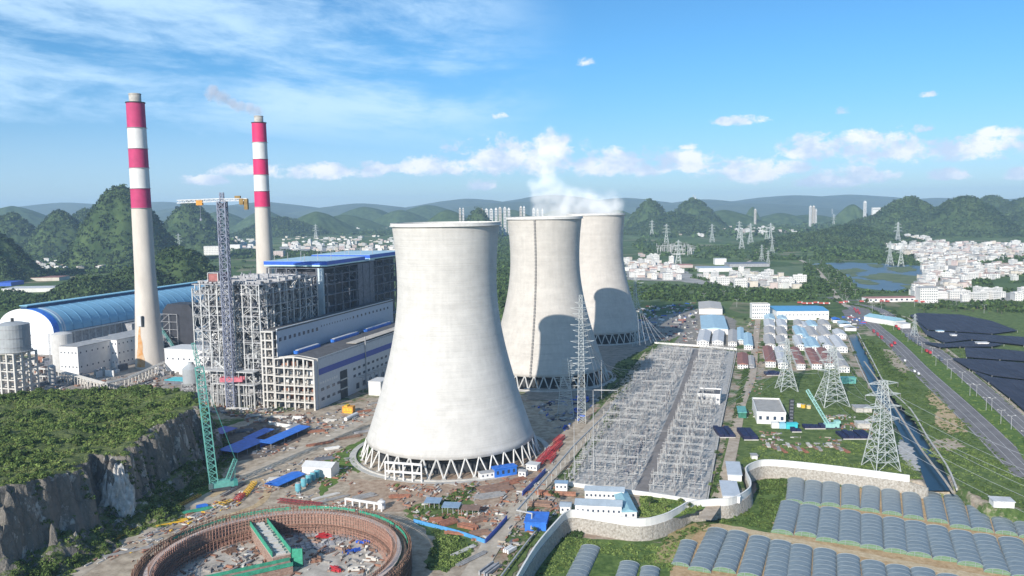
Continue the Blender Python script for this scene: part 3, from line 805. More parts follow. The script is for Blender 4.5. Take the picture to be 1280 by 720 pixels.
def band_mat(name, zb, cols):
    m_ = bpy.data.materials.new(name); m_.use_nodes = True
    nt = m_.node_tree; N = nt.nodes.new; L = nt.links.new; b = nt.nodes['Principled BSDF']; b.inputs['Roughness'].default_value = 0.75
    return m_
M_red = mat('chimney_red', (0.46,0.04,0.135), 0.75, 0.10, 0.15)
M_red2 = mat('chimney_red_bright', (0.62,0.02,0.12), 0.7, 0.08, 0.15)
M_white = mat('chimney_white', (0.66,0.65,0.63), 0.8, 0.06, 0.15)
M_chc = mat('chimney_concrete', (0.56,0.51,0.45), 0.9, 0.10, 0.10, stretch=(1,1,0.25))
M_flue = mat('flue_steel', (0.40,0.38,0.34), 0.6, 0.2, 0.2)
def chimney(x, y, H, vb, label, red, vtop_flue, prof_px, rf):
    t = thing('chimney', label, 'chimney', (x, y, 0), 0, 'striped power station chimneys')
    p = (x, y); zb = [zat(p, v) for v in vb]      # boundaries from the top down
    zs_ = [(zat(p, v), r) for v, r in prof_px]; zs_.sort()
    def rad(z):
        for (z0, r0), (z1, r1) in zip(zs_, zs_[1:]):
            if z <= z1: return r0 + (r1-r0)*max(0, (z-z0))/(z1-z0)
        return zs_[-1][1]
    mb = MB(); n = 24; zc = zb[-1]
    mb.lathe([(rad(zc*i/n), zc*i/n) for i in range(n+1)], 48); mb.build('shaft', M_chc, t, smooth=True)
    for i in range(len(zb)-1):
        z1, z0 = zb[i], zb[i+1]
        mb = MB(); mb.lathe([(rad(z0+(z1-z0)*k/4)+0.02, z0+(z1-z0)*k/4) for k in range(5)], 48)
        mb.build('painted_band', red if i % 2 == 0 else M_white, t, smooth=True)
    mb = MB(); mb.lathe([(rad(zb[0])+.02, zb[0]),(rad(zb[0])+0.8, zb[0]),(rad(zb[0])+0.8, zb[0]+1.0),(rf, zb[0]+1.0)], 48); mb.build('cap', M_dark, t)
    zf = zat(p, vtop_flue)
    mb = MB(); mb.lathe([(rf, zb[0]), (rf, zf), (rf-0.6, zf), (rf-0.6, zb[0]+3), (0, zb[0]+3)], 32)
    mb.lathe([(rf+0.3, zf-1.2), (rf+0.35, zf-0.4), (rf, zf-0.3)], 32); mb.build('flue', M_flue, t, smooth=True)
    # platforms ring and ladder
    mb = MB()
    for v in vb[1:]:
        z = zat(p, v); mb.lathe([(rad(z), z-0.2), (rad(z)+1.1, z-0.2), (rad(z)+1.1, z+0.1), (rad(z), z+0.1)], 48)
    mb.build('platform', mat('grey_steel', (0.35,0.36,0.37), 0.6, 0.2, 0.5), t)
    return t, rad
ch1, rad1 = chimney(-429.6, 971.4, 317, [129,160,186,210,235.6,260], 'tall red and white banded chimney with rust streak near its foot, nearer one', M_red, 117, [(458,16.9),(430,15.4),(400,14.0),(370,12.6),(340,11.6),(260,10.9),(129,10.0)], 6.6)
ch2, rad2 = chimney(-361.5, 1216.3, 317, [154,178,199,218.5,239,258.5], 'farther red and white banded chimney giving off grey smoke, behind the boiler frames', M_red2, 145, [(390,15.5),(365,13.8),(330,12.2),(258,10.9),(154,10.0)], 6.4)
# rust streak and instrument box on the near chimney
mb = MB()
vs = []; a0 = R(-107)
for k in range(9):
    z = 2 + k*6.0; hw = 0.62 - 0.066*k
    for s_ in range(-4, 5):
        a = a0 + s_/4*hw*0.62*(1+.12*math.sin(k*2.3+s_)) + .03*math.sin(k*1.7)
        vs.append(((rad1(z)+0.12)*math.cos(a), (rad1(z)+0.12)*math.sin(a), z))
mb.add(vs, [(9*i+j, 9*i+j+1, 9*i+j+10, 9*i+j+9) for i in range(8) for j in range(8)])
mb.build('rust_streak', mat('rust_stain', (0.50,0.22,0.05), 0.95, col2=(0.55,0.42,0.28), scale=0.12), ch1)
mb = MB(); mb.box(rad1(60)-0.5, -2.6, 50, rad1(60)+2.2, 2.6, 62, 0, R(-103)); bx_ = mb.build('instrument_box', mat('pale_panel', (0.55,0.56,0.57), 0.7, 0.1, 0.4), ch1)
mb = MB(); mb.box(rad1(60)-0.5, 2.7, 50, rad1(60)+2.0, 4.4, 62, 0, R(-103)); mb.build('dark_opening', M_dark, ch1)
# ================================================================== power house, boiler frames, sheds
M_steel = mat('pale_steel', (0.50,0.50,0.49), 0.6, 0.2, 0.3)
M_steel2 = mat('weathered_steel', (0.33,0.33,0.34), 0.6, 0.3, 0.3)
M_steel3 = mat('dark_frame_steel', (0.13,0.14,0.17), 0.6, 0.3, 0.3)
M_frame = mat('frame_concrete', (0.56,0.54,0.50), 0.85, 0.12, 0.3)
M_wall = mat('blue_grey_cladding', (0.44,0.50,0.58), 0.6, 0.04, 0.3)
M_wall2 = mat('white_cladding', (0.68,0.69,0.69), 0.6, 0.05, 0.3)
M_stripe = mat('blue_stripe', (0.03,0.07,0.36), 0.5, 0.08, 0.3)
M_roofdark = mat('dark_roof', (0.10,0.10,0.105), 0.9, 0.25, 0.15)
M_roofgrey = mat('grey_roof', (0.33,0.33,0.33), 0.8, 0.2, 0.15)
M_blue = mat('blue_sheet', (0.02,0.10,0.50), 0.45, 0.12, 0.3)
M_blue2 = mat('bright_blue_sheet', (0.03,0.17,0.62), 0.5, 0.18, 0.3)
M_cyan = mat('pale_blue_sheet', (0.25,0.50,0.62), 0.5, 0.10, 0.2)
M_ltblue = mat('light_blue_roof', (0.38,0.54,0.62), 0.55, 0.10, 0.2)
M_glass = mat('window_dark', (0.04,0.06,0.10), 0.25, 0.2, 0.5)
M_whitew = mat('white_wall', (0.72,0.71,0.69), 0.85, 0.07, 0.2)
M_redroof = mat('red_brown_roof', (0.27,0.12,0.095), 0.8, 0.18, 0.4)
M_brick = mat('reddish_clutter', (0.30,0.15,0.10), 0.9, 0.3, 0.5)
M_navy = mat('navy_sheet', (0.012,0.014,0.055), 0.6, 0.3, 0.2)
M_orange = mat('orange_paint', (0.60,0.27,0.03), 0.6, 0.15, 0.4)
M_yellow = mat('yellow_paint', (0.68,0.42,0.03), 0.6, 0.15, 0.4)
M_teal = mat('teal_paint', (0.13,0.38,0.33), 0.5, 0.15, 0.4)
M_teal2 = mat('turquoise_paint', (0.05,0.50,0.55), 0.5, 0.12, 0.4)
M_redpaint = mat('red_paint', (0.42,0.03,0.04), 0.5, 0.2, 0.4)
M_galv = mat('galvanised_steel', (0.52,0.54,0.54), 0.5, 0.12, 0.4, metal=0.2)
def local(o): return o
def AB(p, a, b): return Vector((p[0], p[1], 0)) + AX*a + BX*b
RZ = -R(17.2)       # local x = BX, local y = AX

def steel_frame(t, nx, ny, W, D, levels, mcol, mbeam, wcol=0.9, brace=0.3, deck=None, seed=1, skip=0.0, equip=0, em=None, dens=1):
    """frame in the thing's own axes: x 0..W, y 0..D"""
    rnd = random.Random(seed)
    top = levels[-1]; first = None
    for i in range(nx+1):
        for j in range(ny+1):
            if first is None:
                mb = MB(); mb.box(-wcol/2, -wcol/2, 0, wcol/2, wcol/2, top); first = mb.build('column', mcol, t); o = first
            else:
                o = first.copy(); COL.objects.link(o); o.parent = t
            o.location = (W*i/nx, D*j/ny, 0)
            o.scale = (1, 1, rnd.choice([1, 1, 1, .96, 1.02]))
    for k, z in enumerate(levels):
        mb = MB(); bw = wcol*0.55
        for i in range(nx+1):
            mb.beam((W*i/nx, 0, z-0.4), (W*i/nx, D, z-0.4), bw, bw*1.3)
        for j in range(ny+1):
            mb.beam((0, D*j/ny, z-0.42), (W, D*j/ny, z-0.42), bw, bw*1.3)
        z0 = 0 if k == 0 else levels[k-1]
        for i in range(nx):
            for j in range(ny+1):
                if rnd.random() < brace:
                    x0, x1, y = W*i/nx, W*(i+1)/nx, D*j/ny
                    if rnd.random() < .5: x0, x1 = x1, x0
                    xm = (x0+x1)/2
                    mb.beam((x0, y, z0), (xm, y, z-.5), bw*.5); mb.beam((xm, y, z-.5), (x1, y, z0), bw*.5)
        for i in range(nx+1):
            for j in range(ny):
                if rnd.random() < brace:
                    y0, y1, x = D*j/ny, D*(j+1)/ny, W*i/nx
                    if rnd.random() < .5: y0, y1 = y1, y0
                    mb.beam((x, y0, z0), (x, y1, z-.5), bw*.5)
        mb.build('floor_frame', mbeam, t)
        if deck and k < len(levels):
            mb = MB()
            for i in range(nx):
                for j in range(ny):
                    if rnd.random() < deck:
                        mb.box(W*i/nx+.5, D*j/ny+.5, z-.15, W*(i+1)/nx-.5, D*(j+1)/ny-.5, z)
            if mb.v: mb.build('floor_deck', M_steel2, t)
    if equip:
        mats_ = em or [M_steel2, M_steel, M_steel3, M_galv]
        for q in range(len(mats_)):
            mb = MB()
            for _ in range(equip):
                x, y = rnd.uniform(1, W-1), rnd.uniform(1, D-1); k = rnd.randrange(len(levels)); z = 0 if k == 0 else levels[k-1]
                hgt = (levels[k]-z)
                ty = rnd.random()
                if ty < .35:
                    s = rnd.uniform(1, 3.2); mb.box(x-s, y-s*.7, z+.1, x+s, y+s*.7, z+min(hgt*.8, rnd.uniform(1, 5)))
                elif ty < .65:
                    l = rnd.uniform(4, 14); r_ = rnd.uniform(.3, .9); z2 = z+rnd.uniform(1, hgt)
                    if rnd.random() < .5: mb.tube([(x-l/2, y, z2), (x+l/2, y, z2)], r_, 6)
                    else: mb.tube([(x, y-l/2, z2), (x, y+l/2, z2)], r_, 6)
                elif ty < .8:
                    mb.tube([(x, y, z), (x, y, z+hgt*rnd.uniform(1, 1.8))], rnd.uniform(.3, 1.2), 8)
                else:
                    l = rnd.uniform(3, 8); mb.beam((x, y, z), (x+l, y+rnd.uniform(-2, 2), z+hgt*.9), .5)
            o = mb.build('pipework', mats_[q], t); o['kind'] = 'stuff'

def windows_on(t, a, b, rows, n, w, h, face, mt=None, name='window', skip=None, deep=.12):
    """windows from point a to b (local) at heights rows; face = outward unit vector"""
    a = Vector(a); b = Vector(b); d = (b-a); L_ = d.length; d.normalize(); f = Vector(face)
    first = None
    for z in rows:
        for i in range(n):
            if skip and skip(i, z): continue
            c = a + d*(L_*(i+.5)/n)
            if first is None:
                mb = MB(); p = [-d*w/2, d*w/2]
                vs = []
                for zz in (-h/2, h/2):
                    for q in (-d*w/2 - f*.05, d*w/2 - f*.05, d*w/2 + f*deep, -d*w/2 + f*deep): vs.append(Vector((q.x, q.y, zz)))
                mb.add(vs, [(0,3,2,1),(4,5,6,7),(0,1,5,4),(1,2,6,5),(2,3,7,6),(3,0,4,7)])
                first = mb.build(name, mt or M_glass, t); o = first
            else:
                o = first.copy(); COL.objects.link(o); o.parent = t
            o.location = (c.x, c.y, z)

# ---- turbine hall (low) with open concrete gable
C0 = G(393.6, 514); HL_ = zat(C0, 450); WL = 40.4; LEN = 245
O = AB(C0, 0, -WL)
th = thing('turbine_hall', 'long turbine hall with blue stripe, open concrete frame at its near end', 'hall', O, RZ)
mb = MB(); mb.add([(WL,7,0),(WL,LEN,0),(WL,LEN,HL_),(WL,7,HL_),(WL-.5,7,0),(WL-.5,LEN,0),(WL-.5,LEN,HL_),(WL-.5,7,HL_)], [(0,1,2,3),(5,4,7,6),(3,2,6,7),(4,0,3,7),(1,5,6,2)]); mb.build('side_wall', M_wall2 if False else mat('grey_cladding',(0.50,0.53,0.57),0.65,0.06,0.3), th)
mb = MB(); mb.box(WL+.003, .3, 0, WL+.12, 7.2, HL_-1.5); mb.build('end_panel', mat('grey_cladding',(0.5,0.53,0.57)), th)
mb = MB(); mb.box(WL+.05, 7.3, HL_*.66, WL+.3, LEN, HL_*.78); mb.build('blue_band', M_stripe, th)
mb = MB(); mb.add([(0,6,HL_-1),(WL/2,6,HL_+2.2),(WL,6,HL_-.6),(0,LEN,HL_-1),(WL/2,LEN,HL_+2.2),(WL,LEN,HL_-.6),(0,6,HL_-2),(WL,6,HL_-2),(0,LEN,HL_-2),(WL,LEN,HL_-2)], [(0,1,4,3),(1,2,5,4),(0,6,7,2,1),(3,4,5,9,8),(0,3,8,6),(2,7,9,5)]); roof_ = mb.build('roof', M_roofdark, th)
mb = MB(); mb.box(WL-12, 84, HL_+1.2, WL-.8, LEN-8, HL_+1.6); mb.build('pale_roof_strip', mat('pale_roof',(0.50,0.46,0.40),0.8,0.2,0.15), roof_)
for (y0, y1) in ((20, 60), (88, 140), (160, 220)):
    mb = MB(); mb.box(9, y0, HL_+1.2, 13.5, y1, HL_+4.0); mb.cyl(11.2, y0, HL_+1.2, HL_+4, 2.5, n=10); mb.build('roof_ventilator', M_blue2, roof_)
    mb = MB(); mb.box(9.6, y0+1, HL_+4.0, 12.9, y1-1, HL_+4.5); mb.build('ventilator_cap', mat('pale_panel',(0.5,0.5,0.5)), roof_)
lv = [8, 15.5, 23, 31, 39, HL_]
first = None
for i in range(5):
    x = WL*i/4
    zt = HL_ + [0, 1.4, 2.4, 1.4, 0][i]
    for y in (0.6, 7.2):
        mb = MB(); mb.box(x-.75, y-.6, 0, x+.75, y+.6, zt); mb.build('column', M_frame, th)
for z in lv:
    mb = MB()
    for i in range(4):
        dz = ([0, 1.4, 2.4, 1.4, 0][i], [0, 1.4, 2.4, 1.4, 0][i+1]) if z == HL_ else (0, 0)
        for y in (0.58, 7.18): mb.beam((WL*i/4, y, z-.6+dz[0]), (WL*(i+1)/4, y, z-.6+dz[1]), .9, 1.2)
    mb.build('beam', M_frame, th)
rnd = random.Random(3)
for z in [0.2]+lv[:-1]:
    mb = MB(); mb.box(.4, 6, z-.5, WL-.6, 28, z-.1); mb.build('floor_slab', mat('slab_concrete', (0.30,0.28,0.26), 0.9, 0.2, 0.2), th)
    mb = MB()
    for _ in range(9):
        x = rnd.uniform(3, WL-5); mb.box(x, rnd.uniform(7.5, 11), z, x+rnd.uniform(1.5, 5), rnd.uniform(12, 16), z+rnd.uniform(1.5, 4.5))
    mb.build('plant_items', rnd.choice([M_whitew, M_frame, M_brick, M_steel2]), th)['kind'] = 'stuff'
mb = MB(); mb.box(.4, 28, 0, WL-.6, 28.6, HL_-2); mb.build('back_wall', M_steel3, th)
windows_on(th, (WL, 10, 0), (WL, 60, 0), [8, 17], 5, 5, 2.6, (1, 0, 0), deep=.25)
windows_on(th, (WL, 6, 0), (WL, 44, 0), [23.5], 9, 2.6, 2.2, (1, 0, 0), M_whitew, 'bright_opening', deep=.2)
windows_on(th, (WL, 72, 0), (WL, LEN, 0), [24, 17], 17, 4.6, 2.4, (1, 0, 0), deep=.25)
windows_on(th, (WL, 76, 0), (WL, LEN, 0), [6], 12, 6, 5.5, (1, 0, 0), name='doorway', deep=.2)
mb = MB(); mb.box(WL-.1, 48, 0, WL+.2, 62, 27); mb.build('tall_opening', M_dark, th)
for z in (9, 18): 
    mb = MB(); mb.box(WL-.1, 47.5, z, WL+1.2, 62.5, z+1); mb.build('opening_slab', M_frame, th)
# steel lean-to scaffold along the wall
mb = MB()
for i in range(9):
    y = 80+i*9; mb.beam((WL+7, y, 0), (WL+7, y, 15), .4); mb.beam((WL+.2, y, 15), (WL+7, y, 15), .4)
    if i: 
        mb.beam((WL+7, y-9, 15), (WL+7, y, 15), .4); mb.beam((WL+7, y-9, 7), (WL+7, y, 7), .3); mb.beam((WL+7, y-9, 0), (WL+7, y, 15), .25)
for z in (30, 40): pass
mb.beam((WL+1, 100, 0), (WL+1, 100, HL_+6), .8); mb.build('lean_to_frame', M_steel2, th)

# ---- deaerator bay (tall, blue grey wall)
M0 = AB(C0, 0, -WL-.3); HM = zat(M0, 414); WM = reach(M0, -BX, 329.5, 0)
db = thing('bunker_bay', 'tall narrow blue grey bay with a row of small windows above the turbine hall roof', 'building', AB(M0, 0, -WM), RZ)
mb = MB(); mb.box(WM-.6, 7, 0, WM, LEN+10, HM); mb.build('side_wall', M_wall, db)
mb = MB(); mb.box(0, 7, HM-1, WM+.5, LEN+10.2, HM+.3); mb.build('roof', M_roofdark, db)
mb = MB(); mb.box(WM-.9, 6.9, HM+.3, WM+.45, LEN+10, HM+1.1); mb.build('parapet', M_wall2, db)
mb = MB(); mb.box(0.2, 20, 0, WM-.7, 20.6, HM-1.1); mb.build('back_wall', M_steel3, db)
windows_on(db, (WM, 8, 0), (WM, 82, 0), [HM-9.5], 9, 3.6, 3.4, (1, 0, 0), deep=.2)
windows_on(db, (WM, 84, 0), (WM, 150, 0), [HM-7.5], 12, 1.2, 1.6, (1, 0, 0), name='small_window', deep=.2)
windows_on(db, (WM, 150, 0), (WM, LEN, 0), [HM-7.5], 10, 3.0, 2.6, (1, 0, 0), deep=.2)
for i, x in enumerate((0.6, WM*.35, WM-.6)):
    mb = MB(); mb.box(x-.7, 0, 0, x+.7, 1.4, HM if i == 2 else HM-2*(2-i)); mb.build('column', M_frame, db)
    mb = MB(); mb.box(x-.6, 7.2, 0, x+.6, 8.4, HM-1.1); mb.build('column', M_frame, db)
nl = 9
for k in range(nl):
    z = HM*(k+1)/nl
    mb = MB(); mb.box(.2, .1, z-1.5, WM, 1.2, z-.3); mb.box(.2, 1.25, z-1.0, WM-.7, 7.1, z-.6); mb.build('floor_beam', M_frame, db)
mb = MB()
for k in range(nl-1):
    z = HM*(k+.2)/nl
    mb.beam((1, 1.6, z), (WM*.33, 2.6, z+HM/nl*.5), .8, .3); mb.beam((WM*.33, 2.6, z+HM/nl*.5), (1, 3.8, z+HM/nl), .8, .3)
mb.build('stair', M_steel, db)
windows_on(db, (0, 6.9, 0), (WM-.7, 6.9, 0), [HM*(k+.45)/nl for k in range(nl)], 1, WM*.52, HM/nl*.62, (0, -1, 0), mat('brown_infill', (0.26,0.24,0.22), 0.9, 0.2, 0.3), 'infill_panel')

# ---- boiler frame without a roof (in front), at the bay's left
F0 = AB(M0, 3, -WM-1.5); WF = reach(F0, -BX, 247.5, 0); HF = zat(F0, 356)
Lf = reach((F0.x, F0.y, HF), AX, 396, HF)
bf = thing('boiler_steelwork', 'open pale steel boiler frame crowded with pipes, still without roof', 'steel frame', AB(F0, 0, -WF), RZ)
lvls = [HF*f for f in (.12,.2,.31,.40,.53,.62,.745,.82,.92,1.0)]
steel_frame(bf, 8, 9, WF, Lf, lvls, M_steel, M_steel2, 1.0, .6, .42, 11, equip=620, em=[M_steel2, M_steel, M_steel3, M_steel, M_steel2])
rnf = random.Random(77)
for q_, mm_ in enumerate((M_steel, M_steel2, M_galv)):
    mb = MB()
    for _ in range(260):
        x, y, z = rnf.uniform(0, WF), rnf.choice([0, 0, 0, rnf.uniform(0, Lf)]), rnf.uniform(2, HF-3)
        if rnf.random() < .35: x, y = WF, rnf.uniform(0, Lf)
        L0 = rnf.uniform(4, 15); dx, dy, dz = rnf.choice([(L0, 0, 0), (L0, 0, L0*.7), (-L0, 0, L0*.8), (0, L0, 0), (0, L0, L0*.7), (0, 0, L0)])
        if y > Lf-L0: dy = -abs(dy)
        x2 = max(-.5, min(WF+.5, x+dx)); mb.beam((x, y, z), (x2, y+dy, min(HF, z+dz)), rnf.uniform(.25, .6))
    mb.build('secondary_steel', mm_, bf)['kind'] = 'stuff'
mb = MB()
for i in range(12):
    mb.box(6+i*(WF-12)/12, 4, HF+.2, 9+i*(WF-12)/12, Lf-4, HF+1.6)
for i in range(7): mb.box(2, 6+i*Lf/7.5, HF+.1, WF-2, 7.5+i*Lf/7.5, HF+2.6)
mb.build('top_girders', M_steel2, bf)['kind'] = 'stuff'
mb = MB(); mb.box(WF*.2, 6, HF+.3, WF*.34, 22, HF+9); mb.build('stair_head', mat('faded_red_panel', (0.34,0.13,0.12), 0.8, 0.2, 0.3), bf)
mb = MB()
for (x, y) in ((WF*.2-.5, 5.5), (WF*.34+.5, 5.5), (WF*.2-.5, 22.5), (WF*.34+.5, 22.5)): mb.beam((x, y, HF), (x, y, HF+10), .7)
for (a, b) in (((WF*.2-.5, 5.5), (WF*.34+.5, 5.5)), ((WF*.2-.5, 5.5), (WF*.2-.5, 22.5)), ((WF*.34+.5, 5.5), (WF*.34+.5, 22.5))): mb.beam((*a, HF+10), (*b, HF+10), .7)
mb.build('stair_frame', M_steel, bf)
# front lower structure: white decks and duct runs
mb = MB()
for z, y0, y1, x0, x1 in ((HF*.30, -10, 2, WF*.1, WF*.95), (HF*.2, -12, 0, WF*.35, WF*.98), (HF*.11, -9, 0, WF*.3, WF*.9)):
    mb.box(x0, y0, z-.8, x1, y1, z)
    for k in range(9):
        x = x0+(x1-x0)*k/8; mb.beam((x, y0+.5, 0), (x, y0+.5, z), .6)
mb.build('front_deck', M_steel, bf)
# frames for the roofed boilers
def roofed_boiler(u_corner, u_end, v_under, label, wfac=1.0):
    zr0 = 120
    for _ in range(6):
        t_ = reach((F0.x, F0.y, zr0), AX, u_corner, zr0); q = AB(F0, t_, 0); zr0 = zat(q, v_under)
    t2 = reach((F0.x, F0.y, zr0), AX, u_end, zr0) if u_end else t_+70
    return t_, t2, zr0
tA, tB, HR = roofed_boiler(408, 453, 333, '')
Wroof = reach((AB(F0, tA, 0).x, AB(F0, tA, 0).y, HR), -BX, 333.5, HR)
print('frame', WF, HF, Lf, 'roof', tA, tB, HR, Wroof)
def boiler_house(t0, t1, H, label):
    D_ = t1 - t0
    b = thing('boiler_house', label, 'boiler house', AB(F0, t0, -Wroof), RZ, 'roofed boiler houses')
    steel_frame(b, 6, 5, Wroof, D_, [H*f for f in (.15,.3,.42,.54,.65,.75,.84,.92,.985)], M_steel3, M_steel3, 1.2, .4, .5, int(t0), equip=90, em=[M_steel3, M_steel3, M_steel2])
    mb = MB(); mb.box(Wroof*.1, 8, H*.1, Wroof-9, D_-6, H*.97); mb.build('boiler_casing', mat('boiler_casing', (0.055,0.06,0.075), 0.7, 0.4, 0.12), b)
    mb = MB(); mb.box(-2, -2, H, Wroof+2, D_+2, H+1.5); mb.build('roof_edge', mat('pale_cyan_trim', (0.50,0.72,0.74), 0.5, 0.05, 0.3), b)
    mb = MB(); mb.box(-2.3, -2.3, H+1.5, Wroof+2.3, D_+2.3, H+5.2); r_ = mb.build('roof', M_blue, b)
    mb = MB(); mb.box(-1.5, -1.5, H+5.2, Wroof+1.5, D_+1.5, H+5.5); mb.build('roof_top', M_ltblue, r_)
    for k in range(6):
        mb = MB(); x = Wroof*(k+.6)/6; mb.cyl(x, 4+(k*7) % 20, H+5.2, H+13+(k % 3), .35, n=6); mb.build('vent_pipe', M_steel2, b)
    return b
b1 = boiler_house(tA, tB, HR, 'roofed boiler house with dark steelwork and bright blue roof edge beside the open frame')
mb = MB(); mb.box(Wroof-9, -3.2, HR*.42, Wroof-3, -.4, HR*.985); mb.build('lift_shaft', mat('pale_shaft', (0.50,0.58,0.62), 0.6, 0.1, 0.2), b1)
b2 = boiler_house(tB+17, tB+17+(tB-tA)*1.1, HR+1, 'second roofed boiler house, half hidden behind the nearest cooling tower')
mb = MB(); mb.box(-30, 0, 0, 40, 60, HR+6); 
ab = thing('service_block', 'high service block with pale flat roof behind the blue roofs', 'building', AB(F0, tA+70, -Wroof+8), RZ)
mb = MB(); mb.box(0, 0, 0, Wroof-8, 40, HR-2); mb.build('wall', M_steel3, ab)
mb = MB(); mb.box(-1, -1, HR+1.5-2, Wroof-7, 41, HR+2); mb.build('roof', M_ltblue, ab)

# ---- barrel vaulted coal shed
SC = G(69, 444); zE = zat(SC, 416); hw = None
zr = 70.0
for _ in range(8):
    hw = reach((SC.x, SC.y, zr), -BX, 30, zr); q = AB(SC, 0, -hw); zr = zat(q, 386)
Ls = reach((AB(SC, 0, -hw).x, AB(SC, 0, -hw).y, zr), AX, 262, zr)
print('shed', SC, zE, hw, zr, Ls)
cs = thing('coal_shed', 'long barrel vaulted shed with pale blue ribbed roof and white gable', 'shed', AB(SC, 0, -2*hw), RZ)
def arc(n=28, r_off=0.0):
    out = []
    for i in range(n+1):
        a = math.pi*(i/n); 
        x = hw - math.cos(a)*(hw+r_off); 
        out.append((x, zE + (zr-zE+r_off)*math.sin(a)**0.9))
    return out
pts = arc()
mb = MB(); vs = [(x, 0, z) for x, z in pts] + [(2*hw, 0, 0), (0, 0, 0)] + [(x, .6, z) for x, z in pts] + [(2*hw, .6, 0), (0, .6, 0)]
n = len(pts)+2
mb.add(vs, [tuple(range(n-1, -1, -1)), tuple(range(n, 2*n))]+[(i, (i+1) % n, n+(i+1) % n, n+i) for i in range(n)]); mb.build('gable_wall', mat('white_gable', (0.74,0.76,0.78), 0.6, 0.03, 0.3), cs)
def vault(y0, y1, off, material, name, k0=0, k1=28, parent=cs):
    p = arc(28, off)[k0:k1+1]; mb = MB(); m_ = len(p)
    vs = [(x, y0, z) for x, z in p]+[(x, y1, z) for x, z in p]+[(x, y0, z-.8) for x, z in p]+[(x, y1, z-.8) for x, z in p]
    fs = [(i, i+1, m_+i+1, m_+i) for i in range(m_-1)] + [(i, 2*m_+i, 2*m_+i+1, i+1) for i in range(m_-1)] + [(m_+i, m_+i+1, 3*m_+i+1, 3*m_+i) for i in range(m_-1)] + [(0, m_, 3*m_, 2*m_), (m_-1, 3*m_-1, 4*m_-1, 2*m_-1)]
    mb.add(vs, fs); return mb.build(name, material, parent, smooth=False)
vr_ = vault(.7, Ls, .0, mat('vault_blue', (0.20,0.42,0.58), 0.5, 0.08, 0.05), 'roof')
vault(-.4, 9, .5, M_blue2, 'roof_edge_band', 14, 28)
for k in range(int(Ls/16)):
    y = 16+k*16; vault(y, y+1.0, .45, mat('rib_blue', (0.11,0.27,0.42), 0.6, 0.1, 0.3) , 'rib', 9, 28, vr_)
vault(14, 20, .3, mat('pale_sheet', (0.48,0.56,0.62), 0.5, 0.05, 0.3), 'pale_sheet', 14, 28, vr_)
mb = MB(); mb.box(hw-5, -.5, zr-.4, hw+5, Ls, zr+3.4); rc = mb.build('ridge_vent', M_navy if False else mat('deep_blue_side', (0.02,0.07,0.16), 0.6, 0.1, 0.3), cs)
mb = MB(); mb.box(hw-6.5, -1, zr+3.4, hw+6.5, Ls+1, zr+4.4); mb.build('ridge_cap', M_cyan, cs)
mb = MB(); mb.box(2*hw-.5, .7, 0, 2*hw, Ls, zE-.4); mb.build('side_wall', M_steel2, cs)
mb = MB(); mb.box(2*hw, 1, zE-3, 2*hw+4, Ls, zE-1.5)
for k in range(int(Ls/12)): mb.beam((2*hw+3.5, 6+k*12, 0), (2*hw+3.5, 6+k*12, zE-2), .8)
mb.build('side_gallery', M_steel, cs)

# ---- general block builder
def bld(name, label, cat, u0, v0, u1, vt, depth, wall=None, roof=None, rz=RZ, win=None, group=None, kind='flat', over=.5, height=None, front_win=True, zg=0, eave=0.0, roofname='roof', length=None, side_wins=0, mw=None, vf=None):
    """near-left base corner at (u0,v0); front runs right to column u1; depth away from the viewer"""
    p = G(u0, v0, zg); fd = Vector((math.cos(rz), math.sin(rz), 0)); 
    W_ = length or reach(p, fd, u1, zg)
    H_ = height or (zat(p, vt) - zg)
    t = thing(name, label, cat, (p.x, p.y, zg-.2), rz, group)
    H_ += .2
    if vf is not None: depth = max(4, G(u0, vf, zg+H_-.2).y - p.y)
    mb = MB(); mb.box(0, 0, 0, W_, depth, H_); mb.build('wall', wall or M_whitew, t)
    mb = MB()
    if kind == 'flat':
        mb.box(-over, -over, H_, W_+over, depth+over, H_+.5); mb.build(roofname, roof or M_roofgrey, t)
    elif kind == 'parapet':
        mb.box(-.3, -.3, H_-.8, W_+.3, depth+.3, H_); mb.build('cornice', wall or M_whitew, t)
        mb = MB(); mb.box(.3, .3, H_+.003, W_-.3, depth-.3, H_+.1); mb.build(roofname, roof or M_roofgrey, t)
        mb = MB(); 
        for (a, b, c, d) in ((-.3,-.3,W_+.3,.3),(-.3,depth-.3,W_+.3,depth+.3),(-.3,.3,.3,depth-.3),(W_-.3,.3,W_+.3,depth-.3)): mb.box(a, b, H_, c, d, H_+1.2)
        mb.build('parapet', wall or M_whitew, t)
    else:   # gable, ridge along the long side of the plan
        g = eave or min(W_, depth)*.18
        if kind == 'gable_x':
            vs = [(-over,-over,H_),(W_+over,-over,H_),(W_+over,depth/2,H_+g),(-over,depth/2,H_+g),(W_+over,depth+over,H_),(-over,depth+over,H_)]
            mb.add(vs, [(0,1,2,3),(3,2,4,5),(0,3,5),(1,4,2),(0,5,4,1)])
        else:
            vs = [(-over,-over,H_),(W_/2,-over,H_+g),(W_+over,-over,H_),(W_+over,depth+over,H_),(W_/2,depth+over,H_+g),(-over,depth+over,H_)]
            mb.add(vs, [(0,1,4,5),(1,2,3,4),(0,2,1),(3,5,4),(0,5,3,2)])
        mb.build(roofname, roof or M_roofgrey, t)
    if win:
        rows, nf, w_, h_ = win
        zz = [H_*(k+.58)/rows for k in range(rows)]
        windows_on(t, (0, 0, 0), (W_, 0, 0), zz, nf, w_, h_, (0, -1, 0), mw)
        if side_wins: windows_on(t, (W_, 0, 0), (W_, depth, 0), zz, side_wins, w_, h_, (1, 0, 0), mw)
    return t, W_, H_

